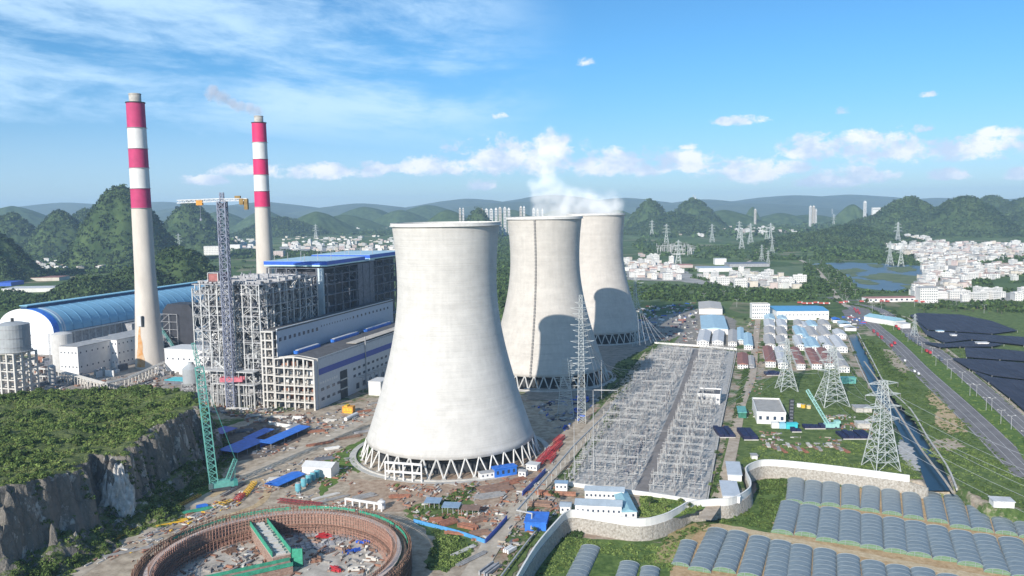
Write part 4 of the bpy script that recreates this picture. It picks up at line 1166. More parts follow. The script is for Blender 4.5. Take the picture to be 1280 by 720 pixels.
# plant buildings at the left
tb, w_, h_ = bld('silo_building', 'white plant block with small windows beside a pale cylindrical silo', 'building', 76, 468, 99, 433, 75, M_whitew, M_roofgrey, win=(2, 5, 1.6, 1.8), side_wins=9)
tb, w_, h_ = bld('plant_block', 'white block with rows of small square windows left of the rusty chimney foot', 'building', 118, 458, 148, 424, 60, M_whitew, M_roofgrey, win=(3, 8, 1.6, 1.8), side_wins=9, rz=RZ)
bld('plant_block', 'grey roofed white block farther back beside the chimney', 'building', 137, 440, 171, 419, 50, M_whitew, M_roofgrey, win=(2, 8, 1.6, 1.8), side_wins=6)
bld('grey_shed', 'grey industrial shed along the foot of the blue vaulted roof', 'shed', 128, 425, 166, 404, 60, M_steel2, M_roofgrey)
bld('brown_shed', 'brown walled shed in front of the vaulted roof left of the chimney', 'shed', 158, 418, 172, 398, 30, mat('brown_wall', (0.22,0.16,0.14), 0.9, 0.2, 0.3), M_roofgrey)
bld('long_white_block', 'long low white block behind the turquoise tanks', 'building', 207, 464, 262, 436, 30, M_whitew, mat('white_roof',(0.62,0.62,0.61),0.7,0.06,0.2), win=(1, 8, 1.8, 2))
bld('stepped_block', 'white stepped block inside the boiler frame foot', 'building', 246, 445, 300, 410, 40, M_whitew, mat('white_roof',(0.62,0.62,0.61)), win=(2, 7, 1.8, 2))
# dark bunker building
p = G(206, 440); t = thing('transfer_tower', 'black hexagonal topped hopper building right of the near chimney', 'building', (p.x, p.y, 0), RZ)
W_ = reach(p, BX, 245); H_ = zat(p, 380); mb = MB(); mb.prism([(0,0),(W_,0),(W_,26),(0,26)], 0, H_*.86); vs = [(0,0),(W_,0),(W_,26),(0,26)]
mb.add([(x, y, H_*.86) for x, y in vs]+[(W_*.16, 0, H_), (W_*.84, 0, H_), (W_*.84, 26, H_), (W_*.16, 26, H_)], [(0,1,5,4),(1,2,6,5),(2,3,7,6),(3,0,4,7),(4,5,6,7)])
mb.build('wall', mat('black_cladding', (0.028,0.03,0.04), 0.7, 0.3, 0.1), t)
mb = MB()
for x in (-1, W_*.25, W_*.5):
    mb.beam((x, -3, 0), (x, -3, H_*.8), .7)
for k in range(5): mb.beam((-1, -3, H_*.16*(k+1)), (W_*.5, -3, H_*.16*(k+1)), .5); mb.beam((-1, -3, H_*.16*k), (W_*.25, -3, H_*.16*(k+1)), .4)
mb.build('stair_frame', M_steel2, t)
# sloping conveyor gallery, teal lattice
a = G(192, 432); a.z = 40; b = G(222, 452); b.z = 8
t = thing('conveyor_gallery', 'sloping teal lattice conveyor beside the black hopper building', 'conveyor', (a.x, a.y, 0))
mb = MB(); d = b - Vector((a.x, a.y, 0))
bb = Vector((d.x, d.y, 8))
for o_ in (-2, 2):
    for dz in (0, 4):
        mb.beam((0, o_, 40+dz), (d.x, d.y+o_, 8+dz), .6)
for k in range(12):
    f = k/12; g_ = (k+1)/12
    for o_ in (-2, 2): mb.beam((d.x*f, d.y*f+o_, 40-32*f+(4 if k % 2 else 0)), (d.x*g_, d.y*g_+o_, 40-32*g_+(0 if k % 2 else 4)), .5)
mb.build('truss', M_teal, t)
mb = MB(); mb.beam((0, 0, 40.5), (d.x, d.y, 8.5), 3.4, .5); mb.build('belt_deck', M_steel2, t)

# silo on concrete frame
p = G(22, 492); r_ = 37/2/F_PX*850
z0, z1 = zat(p, 438), zat(p, 405)
t = thing('ash_silo', 'big grey steel silo raised on an open concrete frame, at the left edge', 'silo', (p.x, p.y, 0), RZ)
mb = MB(); mb.lathe([(r_*.5, z0-6), (r_, z0), (r_, z1), (r_*.5, z1+2), (0, z1+2.6)], 32); mb.build('drum', mat('silo_grey', (0.34,0.36,0.37), 0.7, 0.12, 0.1), t, smooth=False)
mb = MB(); mb.cyl(0, 0, z1+2, z1+6, 1.5, n=8); mb.build('top_vent', M_dark, t)
for k in range(3):
    zz = z0+(z1-z0)*(k+.5)/3; mb = MB(); mb.lathe([(r_+.02, zz), (r_+.35, zz), (r_+.35, zz+.5), (r_+.02, zz+.5)], 32); mb.build('hoop', M_steel2, t)
mb = MB(); mb.lathe([(r_+.1, z0-.4), (r_+1.5, z0-.4), (r_+1.5, z0), (r_+.1, z0)], 32)
for k in range(32):
    a_ = 2*math.pi*k/32; mb.beam((math.cos(a_)*(r_+1.4), math.sin(a_)*(r_+1.4), z0), (math.cos(a_)*(r_+1.4), math.sin(a_)*(r_+1.4), z0+1.4), .15)
mb.build('walkway', M_steel, t)
for i in (-1, -.33, .33, 1):
    for j in (-1, -.33, .33, 1):
        mb = MB(); mb.box(i*r_*.88-.9, j*r_*.88-.9, 0, i*r_*.88+.9, j*r_*.88+.9, z0-1); mb.build('column', M_frame, t)
for k in range(5):
    z = (z0-1)*(k+1)/5; mb = MB()
    for i in (-1, -.33, .33, 1):
        mb.beam((i*r_*.88, -r_*.88, z-.6), (i*r_*.88, r_*.88, z-.6), .9, 1.2); mb.beam((-r_*.88, i*r_*.88, z-.62), (r_*.88, i*r_*.88, z-.62), .9, 1.2)
    mb.build('floor_frame', M_frame, t)
# smaller silos
for (u, v, vt, wpx, lab, mm) in ((80, 462, 417, 24, 'pale concrete silo at the corner of the white plant block', M_whitew), (66, 480, 458, 9, 'small white tank in front of the white plant block', M_whitew)):
    p = G(u, v); r2 = wpx/2/F_PX*p.y; z1_ = zat(p, vt)
    t = thing('silo', lab, 'silo', (p.x, p.y, 0)); mb = MB(); mb.lathe([(r2, 0), (r2, z1_), (r2*.6, z1_+1.5), (0, z1_+2)], 32); mb.build('drum', mat('silo_white', (0.52,0.51,0.49), 0.8, 0.1, 0.2), t)
    mb = MB(); mb.beam((-r2-.6, -r2*.4, 0), (-r2-.6, -r2*.4, z1_+1), .5); mb.beam((-r2-2, -r2*.4, 0), (-r2-2, -r2*.4, z1_+1), .5)
    for k in range(int(z1_/2)): mb.beam((-r2-.6, -r2*.4, k*2), (-r2-2, -r2*.4, k*2), .3)
    mb.build('ladder', M_steel2, t)
# silo on lattice legs by the crawler crane
p = G(241, 502); z0, z1 = zat(p, 478), zat(p, 459); r_ = 10.5/F_PX*p.y
t = thing('cement_silo', 'grey conical silo standing on a square lattice tower beside the boiler frame', 'silo', (p.x, p.y, 0), RZ)
mb = MB(); mb.lathe([(r_*.9, z0-2), (r_, z0), (r_, z1-1), (r_*.35, z1+3), (r_*.3, z1+5), (0, z1+5)], 28); mb.build('drum', mat('silo_grey', (0.34,0.36,0.37)), t)
mb = MB(); q = r_*.8
for sx in (-q, 0, q):
    for sy in (-q, 0, q): mb.beam((sx, sy, 0), (sx, sy, z0), .6)
nk = 4
for k in range(nk):
    za, zb = z0*k/nk, z0*(k+1)/nk
    for s in (-q, q):
        for a_, b_ in ((-q, 0), (0, q)):
            mb.beam((a_, s, za), (b_, s, zb), .4); mb.beam((b_, s, za), (a_, s, zb), .4); mb.beam((s, a_, za), (s, b_, zb), .4); mb.beam((s, b_, za), (s, a_, zb), .4)
        mb.beam((-q, s, zb), (q, s, zb), .5); mb.beam((s, -q, zb), (s, q, zb), .5)
mb.build('lattice_legs', M_steel2, t)
# turquoise tanks by the white block
for k, u in enumerate((221, 225, 229, 233)):
    p = G(u, 463.5-k*.3); r2 = 1.9/F_PX*p.y; h2 = zat(p, 453)
    t = thing('tank', 'turquoise upright tank in a row of four against the long white block', 'tank', (p.x, p.y, 0), 0, 'turquoise tanks')
    mb = MB(); mb.lathe([(r2, 1), (r2, h2-1), (r2*.5, h2), (0, h2+.3)], 16); mb.build('drum', M_teal2, t)
    mb = MB(); mb.cyl(0, 0, 0, 1.2, r2*.8, n=10); mb.build('base', M_conc, t)
bld('turquoise_shed', 'flat turquoise roofed shed among rubble behind the mound', 'shed', 206, 480, 229, 476, 16, M_steel3, M_teal2, height=4)
# trestle of pipes along the back of the mound
def trestle(name, label, pxs, h, wdt, mt, n_per=9.0, deck=True, cat='pipe rack', legs=True):
    pts = [G(u, v) for u, v in pxs]
    t = thing(name, label, cat, (pts[0].x, pts[0].y, 0)); o0 = Vector((pts[0].x, pts[0].y, 0))
    L_ = 0; lg = None
    mbd = MB()
    for a, b in zip(pts, pts[1:]):
        d = (b-a); l = d.length; d.normalize(); nn = Vector((-d.y, d.x, 0))
        for k in range(max(1, int(l/n_per))):
            c = a + d*(k*n_per) - o0
            mb = MB()
            for s in (-1, 1): mb.beam(c+nn*s*wdt/2, c+nn*s*wdt/2+Vector((0, 0, h)), .7)
            mb.beam(c-nn*wdt/2+Vector((0, 0, h)), c+nn*wdt/2+Vector((0, 0, h)), .7)
            mb.build('bent', mt, t)
        if deck:
            for s in (-.8, -.3, .3, .8): mbd.beam(a-o0+nn*s*wdt/2+Vector((0, 0, h+.6)), b-o0+nn*s*wdt/2+Vector((0, 0, h+.6)), .7)
    mbd.build('pipes', mt, t)
    return t
trestle('pipe_rack', 'low pale pipe rack curving round behind the grassy mound', [(40,470),(70,473),(132,491),(160,484),(208,462)], 9, 6, M_frame, 8)
trestle('pipe_rack', 'short concrete trestle under the ash silo by the left edge', [(42,476),(90,478),(130,487)], 5, 4, M_frame, 7)

# ---- tower crane
def lattice_mast(mb, w, h, step, r, base=(0, 0, 0), taper=1.0, X=True, mi=0):
    n = max(1, int(h/step)); bx_, by_, bz_ = base
    def cr(k):
        s = w/2*(1+(taper-1)*k/n); z = bz_+h*k/n
        return [(bx_+i*s, by_+j*s, z) for i, j in ((-1,-1),(1,-1),(1,1),(-1,1))]
    for k in range(n):
        a, b = cr(k), cr(k+1)
        for i in range(4):
            j = (i+1) % 4
            mb.beam(a[i], b[i], r*1.3, mi=mi); mb.beam(b[i], b[j], r*.8, mi=mi)
            mb.beam(a[i], b[j], r*.7, mi=mi)
            if X: mb.beam(a[j], b[i], r*.7, mi=mi)
def truss_beam(mb, a, b, w, h, step, r, mi=0):
    a = Vector(a); b = Vector(b); d = (b-a); l = d.length; d.normalize()
    up = Vector((0, 0, 1)) if abs(d.z) < .9 else Vector((0, 1, 0)); s = d.cross(up).normalized(); up = s.cross(d)
    n = max(1, int(l/step))
    def cr(k):
        c = a + (b-a)*(k/n); return [c-s*w/2-up*h/2, c+s*w/2-up*h/2, c+s*w/2+up*h/2, c-s*w/2+up*h/2]
    for k in range(n):
        p, q = cr(k), cr(k+1)
        for i in range(4):
            j = (i+1) % 4; mb.beam(p[i], q[i], r, mi=mi); mb.beam(p[i], q[j] , r*.6, mi=mi); mb.beam(q[i], q[j], r*.6, mi=mi)
p = G(290, 510); HC = zat(p, 252)
t = thing('tower_crane', 'very tall slate blue lattice tower crane standing in front of the boiler frame', 'crane', (p.x, p.y, 0), 0)
M_crane = mat('crane_slate', (0.19,0.21,0.28), 0.6, 0.3, 0.2)
mb = MB(); lattice_mast(mb, 7.0, HC, 6.0, .7); mb.build('mast', M_crane, t)
mb = MB(); mb.box(-4, -4, 0, 4, 4, 1.5); mb.build('base', M_conc, t)
mb = MB(); mb.box(-2.6, -2.6, HC-6, 2.6, 2.6, HC-1); mb.box(2.6, -3, HC-5, 5.2, 0, HC-1.5); mb.build('cab', mat('crane_dark', (0.07,0.08,0.11), 0.6, 0.2, 0.3), t)
mpx = px((p.x, p.y, HC)); ppm = F_PX/p.y
mb = MB(); truss_beam(mb, (-(mpx[0]-222)/ppm, 0, HC+.5), (0, 0, HC+1.5), 2.2, 2.6, 4, .62); mb.build('jib', mat('crane_pale', (0.60,0.61,0.62), 0.6, 0.1, 0.2), t)
mb = MB(); truss_beam(mb, (0, 0, HC+1.5), ((309-mpx[0])/ppm, 0, HC+1.5), 2.6, 2.0, 4, .62); mb.build('counter_jib', mat('crane_pale', (0.46,0.47,0.48)), t)
mb = MB(); lattice_mast(mb, 3, 8, 3, .4, (0, 0, HC)); mb.build('top_tower', M_crane, t)
xr = (309-mpx[0])/ppm; mb = MB(); mb.box(xr-7, -1.8, HC-3, xr-3.4, 1.8, HC+2.5); mb.box(xr-2.6, -2, HC-7.5, xr+.5, 2, HC+2); mb.box(xr-11, -1.5, HC+2, xr-6, 1.5, HC+5); mb.build('counterweight', mat('ochre_block', (0.26,0.17,0.06), 0.8, 0.25, 0.4), t)
xt = -(mpx[0]-250)/ppm; mb = MB(); mb.box(xt-3, -1.6, HC-3, xt+2.5, 1.6, HC+1.5); tr_ = mb.build('trolley', M_orange, t)
mb = MB(); mb.beam((xt, 0, HC-3), (xt, 0, HC-15), .25); mb.box(xt-.8, -.5, HC-17, xt+.8, .5, HC-15); mb.build('hook', M_crane, tr_)
# pink red tie collar
z_ = zat(p, 474); mb = MB(); mb.box(-9, -3.6, z_-2.0, 12, -2.8, z_+2.0); mb.box(-9, 2.8, z_-2, 12, 3.6, z_+2); mb.box(-9, -2.7, z_-2, -8, 2.7, z_+2); mb.build('tie_collar', mat('pink_red_paint', (0.58,0.16,0.20), 0.7, 0.2, 0.4), t)

# ---- crawler crane (teal lattice boom)
p = G(276, 612)
t = thing('crawler_crane', 'teal crawler crane with a long lattice boom raised beside the cliff foot', 'crane', (p.x, p.y, 0), R(25))
for s in (-1, 1):
    mb = MB(); mb.box(-6, s*4-1.0, .3, 6, s*4+1.0, 2.2); mb.cyl(0, 0, 0, 0.01, .01, n=3); 
    mb = MB(); mb.tube([(-6, s*4, 1.2), (6, s*4, 1.2)], 1.15, 8); mb.box(-6, s*4-1, .1, 6, s*4+1, 2.3); mb.build('crawler_track', M_dark, t)
mb = MB(); mb.box(-5, -3, 1.8, 8, 3, 5.2); mb.box(-2, -2.2, 5.2, 6, 2.2, 6.6); mb.build('machinery_house', M_teal, t)
mb = MB(); mb.box(-7.5, -3.4, 2, -4.9, -1, 5.5); mb.build('cab', mat('cab_glass', (0.10,0.16,0.17), 0.3, 0.2, 0.4), t)
mb = MB(); mb.box(8, -3.3, 2.2, 10.5, 3.3, 5.5); mb.build('counterweight', mat('teal_dark', (0.05,0.27,0.24), 0.6, 0.2, 0.3), t)
# boom tip from pixels: (249, 460) at about the base's distance
lo = P(249, 459, p.y+3); v_ = lo - Vector((p.x, p.y, 0)); ca, sa = math.cos(-R(25)), math.sin(-R(25)); tip = Vector((ca*v_.x-sa*v_.y, sa*v_.x+ca*v_.y, v_.z))
mb = MB(); truss_beam(mb, (-4, 0, 3), tip, 5.0, 4.6, 4.2, .55); mb.build('boom', M_teal, t)
mb = MB(); truss_beam(mb, (4, 0, 5), (10, 0, 19), 2.4, 1.2, 3, .35); mb.build('back_mast', M_teal, t)
mb = MB(); mb.beam((10, -1, 19), tip+Vector((0, -.8, 0)), .22); mb.beam((10, 1, 19), tip+Vector((0, .8, 0)), .22); mb.beam((10, 0, 19), (9, 0, 5), .3); mb.build('pendant_lines', mat('teal_dark', (0.05,0.27,0.24)), t)
tj = tip + Vector((10, 0, 2)); mb = MB(); truss_beam(mb, tip, tip+(Vector((-3, 0, 16))), 2.0, 1.8, 3, .35); mb.beam(tip+Vector((-3, 0, 16)), tip+Vector((-3, 0, 4)), .2); mb.build('jib', M_teal, t)

# ---- big ring under construction: the fourth cooling tower
rc_ = None
# ================================================================== ring of the fourth tower under construction
RC = (-118.0, 396.0); R0 = 62.5; RH = 12.0
rg = thing('ring_wall', 'huge circular scaffolded ring wall under construction at the bottom of the photo', 'ring wall', (RC[0], RC[1], 0))
M_scaf = mat('scaffold_brown', (0.20,0.12,0.085), 0.85, 0.3, 0.5)
M_form = mat('formwork_brown', (0.20,0.125,0.095), 0.9, col2=(0.42,0.30,0.24), scale=0.6, detail=9, stretch=(1, 1, 2.5))
M_net = mat('green_net', (0.045,0.30,0.19), 0.85, 0.25, 0.5)
M_greyb0 = mat('dust_grey', (0.30,0.28,0.26), 0.9, 0.2, 0.4)
M_pinkc = mat('pinkish_concrete', (0.52,0.42,0.37), 0.9, 0.15, 0.5)
M_floor = mat('basin_slab', (0.30,0.265,0.225), 0.95, col2=(0.58,0.53,0.46), scale=0.10, detail=10, bump=0.1)
def ringwall(rs, z0, z1, name, m_, n=180, a0=0, a1=2*math.pi):
    mb = MB(); ra, rb = rs
    mb.lathe([(ra, z0), (ra, z1), (rb, z1), (rb, z0), (ra, z0)], n, a0=a0, a1=a1); return mb.build(name, m_, rg)
ringwall((R0-5.2, R0-4.4), 0, RH-.6, 'inner_formwork', M_form)
ringwall((R0+.6, R0+1.2), 0, RH-1.5, 'outer_formwork', mat('outer_formwork', (0.085,0.07,0.058), 0.9, 0.3, 0.5))
ringwall((R0-4.39, R0-1.6), RH-1.2, RH-.4, 'deck', M_pinkc)
ringwall((R0-1.59, R0+.59), RH-2.4, RH-1.6, 'outer_deck', M_scaf)
mb = MB(); mb.lathe([(R0-5.3, .5), (0.01, .5)], 96); mb.build('basin_floor', M_floor, rg)
# ledge half way down inside
ringwall((R0-7.5, R0-5.3), 5.2, 5.6, 'inner_ledge', M_scaf)
def pole_shell(r, z0, z1, n, levels, name, m_, w=.22, jit=.35, diag=True, seed=1):
    rnd = random.Random(seed); mb = MB()
    for i in range(n):
        a = 2*math.pi*i/n
        for zz in (z1 + rnd.uniform(-jit, jit*3),):
            mb.beam((r*math.cos(a), r*math.sin(a), z0), (r*math.cos(a), r*math.sin(a), zz), w)
        a2 = 2*math.pi*(i+1)/n
        for z in levels: mb.beam((r*math.cos(a), r*math.sin(a), z), (r*math.cos(a2), r*math.sin(a2), z), w*.9)
        if diag and i % 3 == 0:
            mb.beam((r*math.cos(a), r*math.sin(a), z0), (r*math.cos(a2), r*math.sin(a2), (z0+z1)/2), w*.8)
    o = mb.build(name, m_, rg); o['kind'] = 'stuff'
pole_shell(R0-6.2, 0, RH+1, 190, (2, 4, 6, 8, 10, 11.5), 'scaffold_poles', mat('scaffold_rust', (0.36,0.20,0.15), 0.8, 0.3, 0.8), .30, seed=2)
pole_shell(R0-9.4, 0, 6, 150, (2, 4, 5.5), 'scaffold_poles', mat('scaffold_rust', (0.3,0.16,0.12)), .2, seed=3)
pole_shell(R0+2.2, 0, RH+2, 210, (2, 4, 6, 8, 10, 12, 13.5), 'scaffold_poles', M_scaf, .36, seed=4)
pole_shell(R0+3.3, 0, RH+1.2, 210, (3, 6, 9, 12), 'scaffold_poles', M_scaf, .36, seed=5)
pole_shell(R0-4.0, RH-1, RH+2.6, 240, (RH+1.2, RH+2.3), 'rebar', mat('rebar', (0.30,0.17,0.12), 0.8, 0.3, 0.8), .16, jit=.8, diag=False, seed=6)
def net(a_from, a_to, r, z0, z1, n=30):
    mb = MB(); rnd = random.Random(int(a_from*10))
    prof_ = []
    for i in range(n+1):
        a = R(a_from+(a_to-a_from)*i/n); rr = r+rnd.uniform(-.12, .12)
        prof_.append((rr*math.cos(a), rr*math.sin(a)))
    vs = [(x, y, z0+rnd.uniform(-.1, .3)) for x, y in prof_]+[(x, y, z1+rnd.uniform(-.5, .1)) for x, y in prof_]
    vs += [(x*1.002, y*1.002, z) for x, y, z in vs]
    k = n+1
    mb.add(vs, [(i, i+1, k+i+1, k+i) for i in range(n)]+[(2*k+i+1, 2*k+i, 3*k+i, 3*k+i+1) for i in range(n)])
    mb.build('green_net', M_net, rg)
for a0_, a1_, z0_, z1_ in ((35,62,RH-.4,RH+1.3),(64,95,RH-.4,RH+1.5),(99,128,RH-.4,RH+1.3),(131,160,RH-.4,RH+1.1),(8,33,RH-.4,RH+1.5),(-14,3,RH-3,RH+1.3)):
    net(a0_, a1_, R0+1.5, z0_, z1_)
net(-16, 6, R0-6.6, 1.5, RH-.2, 14)
net(152, 160, R0+5, 5, 12, 6); net(172, 184, R0+5, 2, 10, 6)
# radial corridor of formwork and its green nets
p0 = G(318, 640, RH); p1 = G(352, 694, 8)
wk = thing('radial_wall', 'straight formwork wall with green nets running in from the ring towards its centre', 'wall', (p0.x, p0.y, 0))
d = (p1-p0); d.z = 0; L_ = d.length; d.normalize(); nn = Vector((-d.y, d.x, 0)); wk.rotation_euler = (0, 0, math.atan2(d.y, d.x))
mb = MB(); mb.box(0, -4.5, .6, L_, 4.5, RH-4.5); mb.build('wall', M_form, wk)
mb = MB(); mb.box(0, -4.7, RH-4.5, L_, 4.7, RH-4.0); mb.build('deck', M_pinkc, wk)
rnd = random.Random(4); mb = MB()
for k in range(16):
    x = L_*(k+.5)/16; mb.box(x-.9, -2.4+rnd.uniform(-.5, .5), RH-4, x+.9, 2.4, RH-3.2+rnd.uniform(0, 1))
mb.build('slabs', M_frame, wk)['kind'] = 'stuff'
for s in (-1, 1):
    mb = MB(); mb.box(0, s*4.6-.15, RH-4, L_, s*4.6+.15, RH-1.2); mb.build('green_net', M_net, wk)
c0_ = G(287, 718, 6); c1_ = G(364, 701, 6); CL = (c1_-c0_).length
cx = thing('cross_wall', 'cross wall of brown scaffold with a green netted top inside the ring', 'wall', (c0_.x, c0_.y, 0), math.atan2((c1_-c0_).y, (c1_-c0_).x))
mb = MB(); mb.box(-14, -3, .6, CL, 3, 5); mb.build('wall', M_form, cx)
mb = MB(); mb.box(-14, -3.4, 4.6, CL, -3.1, 6.6); mb.build('green_net', M_net, cx); mb = MB(); mb.box(-14, 3.1, 4.6, CL, 3.4, 6.6); mb.build('green_net', M_net, cx)
q = G(371, 700, 4); gp = thing('net_screen', 'tall green netted panel standing at the end of the radial wall', 'panel', (q.x, q.y, 0)); mb = MB(); mb.box(-3, -.2, .6, 3, .2, 10); mb.build('net', M_net, gp)
mb = MB(); [mb.beam((x, .4, .6), (x, .4, 10.5), .3) for x in (-3, 0, 3)]; mb.build('posts', M_scaf, gp)
# heaps and stacks on the basin floor
rnd = random.Random(21)
STK = [M_brick, M_steel2, M_redpaint, M_frame, M_scaf, M_greyb0, M_steel3, M_blue]
fl = [(430,660,'a'),(405,672,'b'),(440,690,'c'),(465,700,'d'),(395,700,'e'),(420,712,'f'),(300,700,'g'),(455,678,'h'),(270,712,'i'),(290,690,'j'),(480,668,'k'),(410,690,'l'),(445,712,'m')]
words = ['dark steel plates','brown formwork boards','red steel frames','pale concrete blocks','rusty rebar','white sacks','grey pipes','blue crates']
places = ['under the ring wall at the back of the basin','near the foot of the radial wall','in the middle of the basin floor','by the right inner wall of the ring','below the radial wall end','at the bottom edge of the photo inside the ring','in the left half of the ring','in the lit part of the basin','at the left bottom inside the ring','close to the left inner wall','beside the green inner net','right of the tall green panel','at the bottom edge right of the panel']
for k, (u, v, _) in enumerate(fl):
    q = G(u, v, .5); kind = rnd.randrange(8)
    t = thing('material_stack', 'stack of %s %s' % (words[kind], places[k]), 'stack', (q.x, q.y, .5), rnd.uniform(0, 3), 'stacks inside the ring')
    mb = MB()
    for i in range(7):
        x = rnd.uniform(-2.5, 2.5); mb.box(x-rnd.uniform(1, 3), -2+i*.7, 0, x+rnd.uniform(1, 3), -1.5+i*.7, rnd.uniform(.5, 2.0))
    mb.build('load', STK[(kind+1) % 8], t)['kind'] = 'stuff'
    mb = MB(); mb.box(-3, -2.4, 0, 3, 3, .25); mb.build('pallet', M_scaf, t)
# shadowed dark formwork grid on the floor
for k, (u, v) in enumerate(((385,668),(400,680),(372,684),(430,672))):
    q = G(u, v, .5); t = thing('formwork_panel', 'dark formwork panels laid flat on the basin floor, heap %s' % ('nearest the radial wall','left of centre','lowest','farthest right')[k], 'panel', (q.x, q.y, .51), R(20)); mb = MB()
    for i in range(5):
        for j in range(3): mb.box(i*3.2-8, j*3.4-5, 0, i*3.2-5.4, j*3.4-2.2, .35+.1*((i+j) % 3))
    mb.build('panels', M_steel2, t)['kind'] = 'stuff'

# scaffold towers and loose stuff inside and round the ring
def debris(name, label, pts, size, mats_, seed, hmax=.8, z=.35, flatp=.5, cat='debris'):
    rn = random.Random(seed); mb = MB()
    for p in pts:
        l, w_, h = size*rn.uniform(.5, 2.6), size*rn.uniform(.15, .8), hmax*rn.uniform(.15, 1); a = rn.choice([ROADB, ROADB, ROADB+math.pi/2, rn.uniform(0, 3)])
        zz = z if len(p) < 3 else p[2]+z
        mb.box(p[0]-l/2, p[1]-w_/2, zz, p[0]+l/2, p[1]+w_/2, zz+h, rn.randrange(len(mats_)), a, (p[0], p[1]))
    o = mb.build(name, mats_); tag(o, label, cat, kind='stuff'); return o
ROADB = math.atan2((G(445,533)-G(262,622)).y, (G(445,533)-G(262,622)).x)
def ppts(pxs, n, seed, zg=0):
    poly = [G(u, v, zg) for u, v in pxs]; pp = [(p.x, p.y) for p in poly]; rg_ = np.random.default_rng(seed)
    X = rg_.uniform(min(p[0] for p in pp), max(p[0] for p in pp), n*6); Y = rg_.uniform(min(p[1] for p in pp), max(p[1] for p in pp), n*6)
    dn = fbm(X, Y, 1/14., 3, seed*1.3); ok = inside(X, Y, pp) & (dn > .42); return list(zip(X[ok][:n], Y[ok][:n]))
rn = random.Random(8); rp = []
while len(rp) < 520:
    a = rn.uniform(0, 6.283); r_ = (R0-9)*math.sqrt(rn.random()); q = (RC[0]+r_*math.cos(a), RC[1]+r_*math.sin(a))
    if rn.random() < (.9 if r_ > 34 or q[0] < RC[0]-5 else .35): rp.append(q)
debris('ring_clutter', 'scattered planks, rods and bricks over the basin floor', rp, 2.0, [M_scaf, M_brick, M_greyb0, M_frame, M_steel3, M_form], 5, 1.4, .5)
# ================================================================== switchyard
YA = (YARD[2]-YARD[1]); YA.z = 0; YL = YA.length; YA.normalize(); YB = Vector((YA.y, -YA.x, 0)); YRZ = math.atan2(YB.y, YB.x)
YO = YARD[1]
print('yard', YL, (YARD[0]-YARD[1]).length, math.degrees(math.atan2(YA.x, YA.y)))
def yp(a, b): return YO + YA*a + YB*b          # b negative towards the towers
M_galv2 = mat('pale_galvanised', (0.40,0.40,0.39), 0.6, 0.15, 0.4)
M_ins = mat('insulator_grey', (0.25,0.23,0.23), 0.4, 0.3, 0.4)
def gantry_proto(W, H, label, group):
    t = thing('gantry', label, 'gantry', (0, 0, 0), 0, group)
    for s in (0, W):
        mb = MB(); mb.beam((s, -1.3, 0), (s, 0, H), .24); mb.beam((s, 1.3, 0), (s, 0, H), .24)
        for k in range(4): z = H*(k+1)/5; w_ = 1.3*(1-z/H); mb.beam((s, -w_, z), (s, w_, z), .2)
        mb.beam((s, 0, H), (s, 0, H+2.5), .2)
        mb.build('leg', M_galv2, t)
    mb = MB()
    for dz in (-.45, .45):
        for dy in (-.4, .4): mb.beam((0, dy, H-.5+dz), (W, dy, H-.5+dz), .14)
    n = int(W/1.5)
    for k in range(n):
        mb.beam((W*k/n, -.4, H-.95+(.9 if k % 2 else 0)), (W*(k+1)/n, -.4, H-.95+(0 if k % 2 else .9)), .16)
    mb.build('beam', M_galv2, t)
    for k in range(3):
        mb = MB(); x = W*(k+.5)/3; mb.tube([(x, 0, H-.9), (x, 0, H-3.4)], .22, 5); mb.build('insulator_string', M_ins, t)
    return t
def breaker_proto(label, group):
    t = thing('circuit_breaker', label, 'circuit breaker', (0, 0, 0), 0, group)
    for k in range(3):
        x = (k-1)*3.2
        mb = MB(); mb.beam((x-.3, 0, 0), (x-.3, 0, 2.6), .3); mb.beam((x+.3, 0, 0), (x+.3, 0, 2.6), .3); mb.build('support', M_galv2, t)
        mb = MB(); mb.cyl(x, 0, 2.6, 6.2, .32, .26, 6); mb.build('bushing', M_ins, t)
        mb = MB(); mb.beam((x-1.1, 0, 6.4), (x+1.1, 0, 6.4), .34); mb.build('head', M_galv2, t)
    mb = MB(); mb.box(-4, -.6, 0, 4, .6, .4); mb.build('plinth', M_conc, t)
    return t
def disc_proto(label, group):
    t = thing('disconnector', label, 'disconnector', (0, 0, 0), 0, group)
    for s in (-2.4, 2.4):
        mb = MB()
        for x in (-4.5, 4.5): mb.beam((x, s, 0), (x, s, 4.2), .26)
        mb.beam((-5.2, s, 4.3), (5.2, s, 4.3), .28); mb.build('frame', M_galv2, t)
    for k in range(3):
        x = (k-1)*4.0
        for s in (-2.4, 2.4):
            mb = MB(); mb.cyl(x, s, 4.5, 6.8, .26, .22, 5); mb.build('insulator', M_ins, t)
        mb = MB(); mb.tube([(x, -2.9, 7), (x, 2.9, 7)], .16, 5); mb.build('arm', M_galv2, t)
    return t
def trafo_proto(label):
    t = thing('post_insulator', label, 'post insulator', (0, 0, 0), 0, 'single posts in the switchyard')
    mb = MB(); mb.beam((0, 0, 0), (0, 0, 3.4), .34); mb.build('post', M_galv2, t)
    mb = MB(); mb.cyl(0, 0, 3.4, 6.4, .3, .2, 6); mb.build('insulator', M_ins, t)
    return t
rnd = random.Random(5)
W0 = (YARD[0]-YARD[1]).length
g1 = gantry_proto(14, 9.5, 'pale gantry portal in the crowded western half of the switchyard', 'gantries in the western half of the switchyard')
g2 = gantry_proto(13, 11, 'pale gantry portal in the eastern strip of the switchyard', 'gantries in the eastern strip of the switchyard')
br = breaker_proto('three pole circuit breaker standing in the gravel switchyard', 'circuit breakers in the switchyard')
